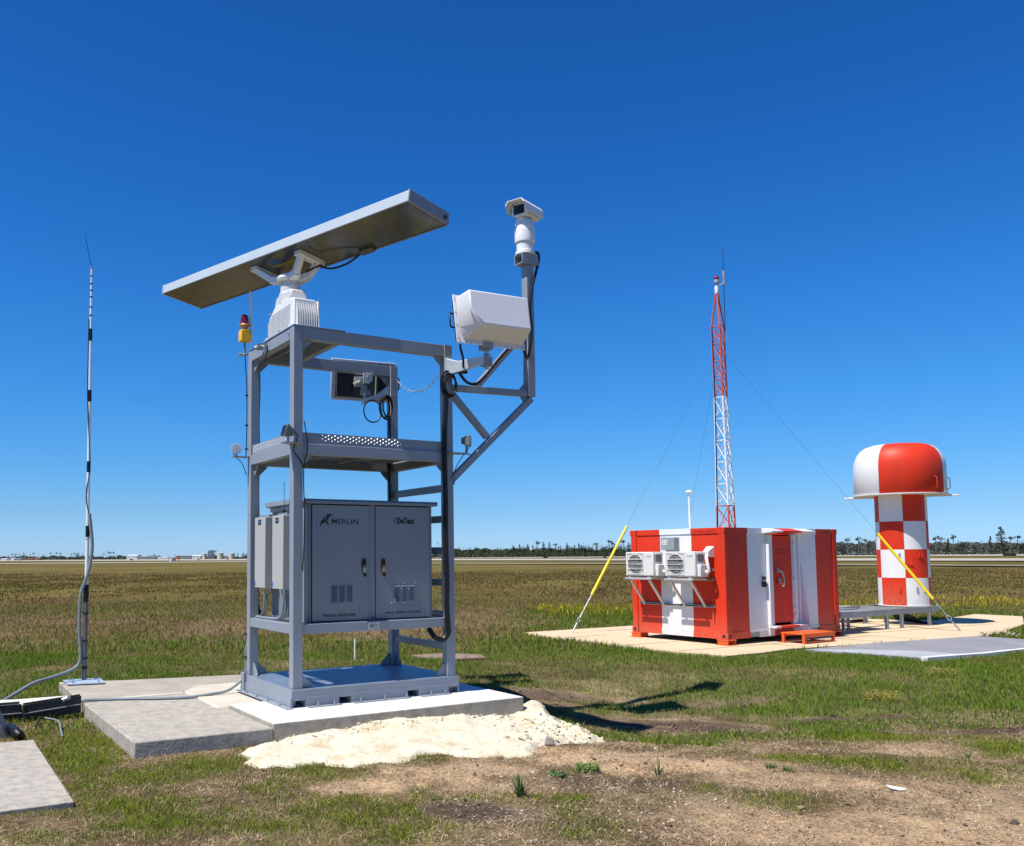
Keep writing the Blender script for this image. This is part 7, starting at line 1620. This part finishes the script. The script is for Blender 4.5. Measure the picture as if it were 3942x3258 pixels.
# tanks, sheds, signs
def px_box(name, label, cat, px0, px1, ytop, ybot, Y, dep, mat, roof=None, group=None, tower=False):
    a = at_depth(px0, ybot, Y); b = at_depth(px1, ytop, Y); z0 = 0.0 if not tower else 0.0
    X = Thing(name, label, cat, FW, ((a.x + b.x) / 2, Y, 0), group)
    mb = MB(); mb.box(a.x, b.x, Y, Y + dep, -0.2, b.z); w = X.part('wall', mb, mat)
    if roof:
        mb = MB(); h = (b.z) * 0.12 + .15; ox = (b.x - a.x) * .03; mb.prism([(a.x - ox, Y - 0.3, b.z + .01), (a.x - ox, Y + dep / 2, b.z + h * 1.6), (a.x - ox, Y + dep + 0.3, b.z + .01)], (b.x - a.x + 2 * ox, 0, 0)); X.part('roof', mb, roof)
    return X, a, b
def tank(label, px0, px1, top, Y):
    a = at_depth(px0, 2140, Y); b = at_depth(px1, top, Y); r = (b.x - a.x) / 2; c = ((a.x + b.x) / 2, Y)
    X = Thing('storage_tank', label, 'tank', FW, (c[0], c[1], 0), 'cream storage tanks left of the tower')
    mb = MB(); mb.lathe(c, [(r, 0), (r, b.z)], 28); sh = X.part('shell', mb, CREAM); mb = MB(); mb.lathe(c, [(r * 1.02, b.z), (r * 1.02, b.z + .2), (r * 0.3, b.z + .7), (0.05, b.z + .75)], 28); X.part('roof', mb, FARW)
    for k in range(2):
        mb = MB(); z = b.z * (0.45 + 0.4 * k); mb.lathe(c, [(r * 1.012, z), (r * 1.02, z + .15), (r * 1.012, z + .3)], 28, cap=False); X.part('band', mb, CREAM, sh)
    mb = MB(); e = c[0] + r * .9; mb.prism([(e, Y - r * .55, 0), (e - r * 1.1, Y - r * 1.05, b.z), (e - r * 1.1 + .5, Y - r * 1.05, b.z), (e + .5, Y - r * .55, 0)], (0, -0.3, 0)); X.part('stair', mb, FARB, sh)
    mb = MB(); mb.cyl((e, Y, b.z), (e, Y, b.z + 2.2), 0.12, n=6); X.part('vent', mb, FARB)
tank('narrow cream storage tank, leftmost of the three', 778, 796, 2132, 1330)
tank('widest cream storage tank, the middle one of the three', 836, 861, 2130, 1330)
tank('cream storage tank nearest the tower post, rightmost of the three', 879, 904, 2131, 1330)
X, a, b = px_box('industrial_tower', 'mauve-grey industrial tower between the cream tanks', 'tower', 812, 822, 2118, 2147, 1400, 4, FARM)
mb = MB(); c = at_depth(806, 2119, 1400); mb.box(c.x - 1.2, c.x + 1.2, 1400, 1403, 0, c.z); X.part('stack', mb, FARM)
mb = MB(); c = at_depth(801, 2122, 1400); mb.box(c.x - .3, c.x + .3, 1400, 1401, 0, c.z); X.part('mast', mb, FARM)
mb = MB(); c0 = at_depth(801, 2128, 1400); c1 = at_depth(814, 2126, 1400); mb.box(c0.x, c1.x, 1400.5, 1403, c0.z, c1.z + .5); X.part('bridge', mb, FARM)
mb = MB(); c0 = at_depth(799, 2134, 1400); c1 = at_depth(824, 2134, 1400); mb.box(c0.x, c1.x, 1399, 1405, 0, c1.z); X.part('lower_floor', mb, FARM)
px_box('white_hangar', 'long white hangar beyond the field, left of the shelter marker', 'hangar', 487, 527, 2139.5, 2148, 1450, 25, FARW, FARW)
for px0, px1, t, lab, m_ in ((527, 600, 2145, 'low pale warehouse right of the white hangar', FARB), (605, 648, 2146.5, 'low tan shed behind the red and white marker hut', FARW), (690, 735, 2141, 'grey long building left of the storage tanks', FARB), (738, 772, 2141, 'pale tan building beside the leftmost storage tank', FARW), (862, 877, 2142, 'small tan building between two storage tanks', FARB), (2, 24, 2152, 'white vehicle shed at the far left of the skyline', FARW), (42, 54, 2150, 'small white hut at the far left', FARW), (60, 80, 2152, 'grey flat-roofed hut at the far left', FARB), (100, 125, 2152, 'reddish low store at the left of the skyline', pbr('far_red', (0.25, 0.09, 0.05), 0.8)), (130, 150, 2152, 'tan low store with a red front at the left', pbr('far_red2', (0.3, 0.13, 0.08), 0.8))):
    px_box('far_building', lab, 'building', px0, px1, t, 2150, 1380 if t < 2149 else 1250, 14, m_, m_)
X, a, b = px_box('marker_hut', 'small white hut with an orange roof beyond the field', 'hut', 651, 662, 2147, 2163, 480, 1.6, FARW)
mb = MB(); c0 = at_depth(662.5, 2150, 480.5); c1 = at_depth(674, 2150, 480.5); mb.box(c0.x, c1.x, 480.4, 482, 0, c1.z); X.part('grey_annex', mb, FARB)
mb = MB(); c1 = at_depth(689, 2151, 481); mb.box(c0.x + 1.0, c1.x, 480.2, 483, at_depth(662, 2152, 480.5).z, at_depth(662, 2146, 480.5).z); X.part('orange_roof', mb, ORANGE)
mb = MB(); mb.box(c1.x - .25, c1.x, 480.8, 481.2, 0, at_depth(662, 2152, 480.5).z); X.part('roof_post', mb, ORANGE)
def sign(label, px0, px1, t, b_, post=True):
    Y = -CAM_H / ((FWD + RIGHT * (((px0 + px1) / 2 - CXP) / F_PX) - UPV * ((b_ - CYP) / F_PX)).z) * (FWD + RIGHT * (((px0 + px1) / 2 - CXP) / F_PX) - UPV * ((b_ - CYP) / F_PX)).y
    a = at_depth(px0, b_, Y); c = at_depth(px1, t, Y); X = Thing('airfield_sign', label, 'sign', FW, ((a.x + c.x) / 2, Y, 0), 'dark airfield signs far across the field')
    mb = MB(); mb.box(a.x, c.x, Y, Y + .3, c.z * .25, c.z); X.part('panel', mb, FARD)
    for x in (a.x + (c.x - a.x) * .15, a.x + (c.x - a.x) * .8):
        mb = MB(); mb.box(x, x + .12, Y + .05, Y + .2, -0.1, c.z * .25 - .002); X.part('post', mb, FARD)
    return X, a, c, Y
sign('black airfield sign right of the tower, before the middle wood', 2092, 2109, 2144.5, 2151); 
X, a, c, Y = sign('large black airfield sign at the right edge beyond the radome tower', 3863, 3912, 2132.5, 2143)
mb = MB(); mb.box(c.x + .4, c.x + 1.1, Y, Y + .3, 0.2, c.z); X.part('yellow_panel', mb, CREAM)
sign('black airfield sign left of the marker hut', 500, 511, 2152, 2158.5); sign('small dark airfield sign under the leftmost storage tank', 761, 767, 2150.5, 2158); sign('small dark airfield sign between the rear tower post and the tanks', 875, 880, 2149.5, 2157)
sign('dark twin-box airfield sign left of the shelter', 2324, 2334, 2140, 2151); sign('dark round airfield marker left of the white hangar', 440, 450, 2150, 2155.5); sign('small dark marker left of the hangar by the pole', 388, 392, 2148, 2156)
X, a, b = px_box('white_marker_box', 'small cream marker box on the far left grass', 'box', 69, 77, 2156.5, 2163, 700, 1, CREAM)
c = at_depth(1686, 2088, 1300); mb = MB(); mb.cyl((c.x, 1300, 0), (c.x, 1300, c.z), 0.35, n=6); mb.box(c.x - 2.2, c.x + 2.2, 1299.6, 1300.4, c.z - 1.2, c.z - .5); mb.box(c.x - 1.4, c.x - 1.0, 1299.6, 1300.4, c.z - .5, c.z + .4); mb.box(c.x + 1.0, c.x + 1.4, 1299.6, 1300.4, c.z - .5, c.z + .4)
one('far_light_pole', mb, FARB, 'far grey light pole seen between the ladder rungs', 'pole', FW, (c.x, 1300, 0))

# ================================================================ GRASS
def grass_mat():
    mt = bpy.data.materials.new('grass_blades'); mt.use_nodes = True; n = mt.node_tree.nodes; l = mt.node_tree.links; b = n['Principled BSDF']
    at = n.new('ShaderNodeVertexColor'); at.layer_name = 'bcol'
    b.inputs['Roughness'].default_value = 0.8; b.inputs['Specular IOR Level'].default_value = 0.05
    l.new(at.outputs[0], b.inputs['Base Color']); tr = n.new('ShaderNodeBsdfTranslucent'); l.new(at.outputs[0], tr.inputs[0])
    mx = n.new('ShaderNodeMixShader'); mx.inputs[0].default_value = 0.3; l.new(b.outputs[0], mx.inputs[1]); l.new(tr.outputs[0], mx.inputs[2]); l.new(mx.outputs[0], n['Material Output'].inputs[0])
    return mt
GRM = grass_mat()
CAMX = (math.tan(R(-28.0)), math.tan(R(38.0)))
def scatter(r0, r1, per_m2, x0=-0.50, x1=0.80):
    # uniform over the wedge in view between depths r0 and r1
    A_ = (x1 - x0) * (r1 * r1 - r0 * r0) / 2; n = int(A_ * per_m2)
    y = np.sqrt(rng.uniform(r0 * r0, r1 * r1, n)); x = rng.uniform(x0, x1, n) * y
    return x, y
def blades(name, label, cat, x, y, kind):
    """kind: dict with functions of (x, y, masks) giving keep probability, height, width, colour"""
    keep = np.ones(len(x), bool)
    for z in NOGRASS: keep &= ~z(x, y)
    x, y = x[keep], y[keep]
    g, s_, m_, gv = masks(x, y)
    p = kind['p'](x, y, g, s_, m_); k = rng.random(len(x)) < p
    x, y, g, s_, m_ = x[k], y[k], g[k], s_[k], m_[k]; N = len(x)
    z = ground_h(x, y)
    h = kind['h'](x, y, g) * rng.uniform(0.5, 1.25, N); w = kind['w'](x, y) * rng.uniform(0.7, 1.3, N)
    a = rng.uniform(0, 2 * np.pi, N); la = rng.uniform(0, 2 * np.pi, N); lean = kind['lean'] * rng.uniform(0.2, 1.3, N) * h
    ca, sa = np.cos(a), np.sin(a); lx, ly = np.cos(la) * lean, np.sin(la) * lean
    b0 = np.column_stack([x - ca * w / 2, y - sa * w / 2, z - 0.004]); b1 = np.column_stack([x + ca * w / 2, y + sa * w / 2, z - 0.004])
    mx_ = x + lx * 0.38; my_ = y + ly * 0.38; mz = z + h * 0.62
    c0 = np.column_stack([mx_ - ca * w * .38, my_ - sa * w * .38, mz]); c1 = np.column_stack([mx_ + ca * w * .38, my_ + sa * w * .38, mz])
    d = np.column_stack([x + lx, y + ly, z + h * kind.get('tip', 1.0)])
    V = np.stack([b0, b1, c1, c0, d], 1).reshape(-1, 3)
    base = np.arange(N)[:, None] * 5
    q = (base + np.array([[0, 1, 2, 3]])); t = (base + np.array([[3, 2, 4]]))
    me = bpy.data.meshes.new(name)
    me.vertices.add(len(V)); me.vertices.foreach_set('co', V.ravel().astype(np.float32))
    li = np.concatenate([q, t], 1).ravel(); me.loops.add(len(li)); me.loops.foreach_set('vertex_index', li)
    ls = (np.arange(N)[:, None] * 7 + np.array([[0, 4]])).ravel(); lt = np.tile([4, 3], N)
    me.polygons.add(2 * N); me.polygons.foreach_set('loop_start', ls); me.polygons.foreach_set('loop_total', lt)
    me.update(calc_edges=True)
    col = kind['c'](x, y, g, N); C5 = np.repeat(col, 5, 0)
    ca_ = me.color_attributes.new('bcol', 'FLOAT_COLOR', 'POINT'); ca_.data.foreach_set('color', np.column_stack([C5, np.ones(len(C5))]).ravel().astype(np.float32))
    me.materials.append(GRM)
    o = bpy.data.objects.new(name, me); COL.objects.link(o); o['kind'] = 'stuff'; o['label'] = label; o['category'] = cat
    return N
def jitter(base, N, v=0.25):
    return np.clip(np.array(base)[None, :] * rng.uniform(1 - v, 1 + v, (N, 1)) * rng.uniform(0.92, 1.08, (N, 3)), 0, 1)
def cmix(x, y, g, N, grn, dry, bias=0.0):
    t = rng.random(N) < np.clip(g * 1.1 + bias, 0, 1)
    return np.where(t[:, None], jitter(grn, N, 0.35), jitter(dry, N, 0.35))
tot = 0
# near trampled turf: short blades, green where the turf is green, straw elsewhere
x, y = scatter(5.0, 9.2, 5200)
tot += blades('turf', 'short patchy turf of green and dry blades in the foreground', 'grass', x, y, dict(p=lambda x, y, g, s, m: np.clip(0.16 + g * 1.0 - s * .3 - m * .6, 0, 1), h=lambda x, y, g: 0.012 + 0.030 * g, w=lambda x, y: 0.0045 + 0 * x, lean=1.1,
     c=lambda x, y, g, N: cmix(x, y, g, N, (0.19, 0.23, 0.024), (0.40, 0.285, 0.145), -0.02)))
def straw_col(x, y, g, N):
    t = rng.random(N); c = jitter((0.52, 0.395, 0.25), N, 0.35); d = jitter((0.17, 0.12, 0.065), N, 0.4)
    k = t < 0.18 + 0.5 * (fbm(x * 3.0, y * 3.0, 91, 3) < 0.47); return np.where(k[:, None], d, c)
x, y = scatter(5.0, 10.5, 3300)
tot += blades('dry_straw', 'dead straw lying flat over the foreground earth', 'straw', x, y, dict(p=lambda x, y, g, s, m: np.clip((1.0 - g * .6 - s * .6 - m * .5) * (0.35 + 1.1 * (fbm(x * 4, y * 4, 92, 3) > 0.5)), 0, 1), h=lambda x, y, g: 0.012 + 0.010 * rng.random(len(x)), w=lambda x, y: 0.0055 + 0 * x, lean=4.5, tip=0.9, c=straw_col))
x, y = scatter(9.0, 16.5, 1300)
tot += blades('grass', 'green grass round the slabs and across the middle ground', 'grass', x, y, dict(p=lambda x, y, g, s, m: np.clip(0.22 + g * .95 - s * .3 - m * .7, 0, 1), h=lambda x, y, g: 0.022 + 0.055 * g, w=lambda x, y: 0.0075 + 0 * x, lean=0.8,
     c=lambda x, y, g, N: cmix(x, y, g, N, (0.145, 0.215, 0.026), (0.27, 0.205, 0.08), 0.12 * smooth(0.1, 0.3, x / y))))
x, y = scatter(16.3, 36, 300)
tot += blades('meadow', 'longer olive and brown grass of the field behind the tower', 'grass', x, y, dict(p=lambda x, y, g, s, m: np.clip(0.35 + g * .6, 0, 1), h=lambda x, y, g: 0.07 + 0.05 * rng.random(len(x)), w=lambda x, y: 0.016 + 0 * x, lean=0.8,
     c=lambda x, y, g, N: cmix(x, y, g, N, (0.14, 0.195, 0.026), (0.28, 0.19, 0.085), -0.05 + 0.2 * smooth(0.1, 0.3, x / y) * (1 - smooth(26, 33, y)))))
x, y = scatter(35.5, 112, 36)
tot += blades('far_meadow', 'rough brown grass far out across the field', 'grass', x, y, dict(p=lambda x, y, g, s, m: np.clip((fbm(x * 0.35, y * 0.12, 77, 4) - 0.36) * 4, 0.12, 1) * (1 - smooth(75, 112, y)), h=lambda x, y, g: 0.07 + 0.05 * rng.random(len(x)), w=lambda x, y: 0.02 + 0.0006 * y, lean=1.0,
     c=lambda x, y, g, N: cmix(x, y, g, N, (0.13, 0.135, 0.024), (0.225, 0.155, 0.06), 0.05)))
# yellow flowers in the strip behind the apron
n = 9000; xb = rng.uniform(4.5, 30, n); yb = rng.uniform(24, 38, n); ub, vb = uvB(xb, yb)
k = (np.abs(yb - (27 + 0.22 * xb)) < 2.6) & (fbm(xb * .5, yb * .5, 81, 3) > 0.42); xb, yb = xb[k], yb[k]
tot += blades('yellow_wildflowers', 'strip of yellow wildflowers in the grass beyond the apron', 'flowers', xb, yb, dict(p=lambda x, y, g, s, m: np.ones(len(x)), h=lambda x, y, g: 0.16 + 0 * x, w=lambda x, y: 0.035 + 0 * x, lean=0.5, c=lambda x, y, g, N: jitter((0.42, 0.34, 0.02), N, 0.3)))
print('blades', tot)
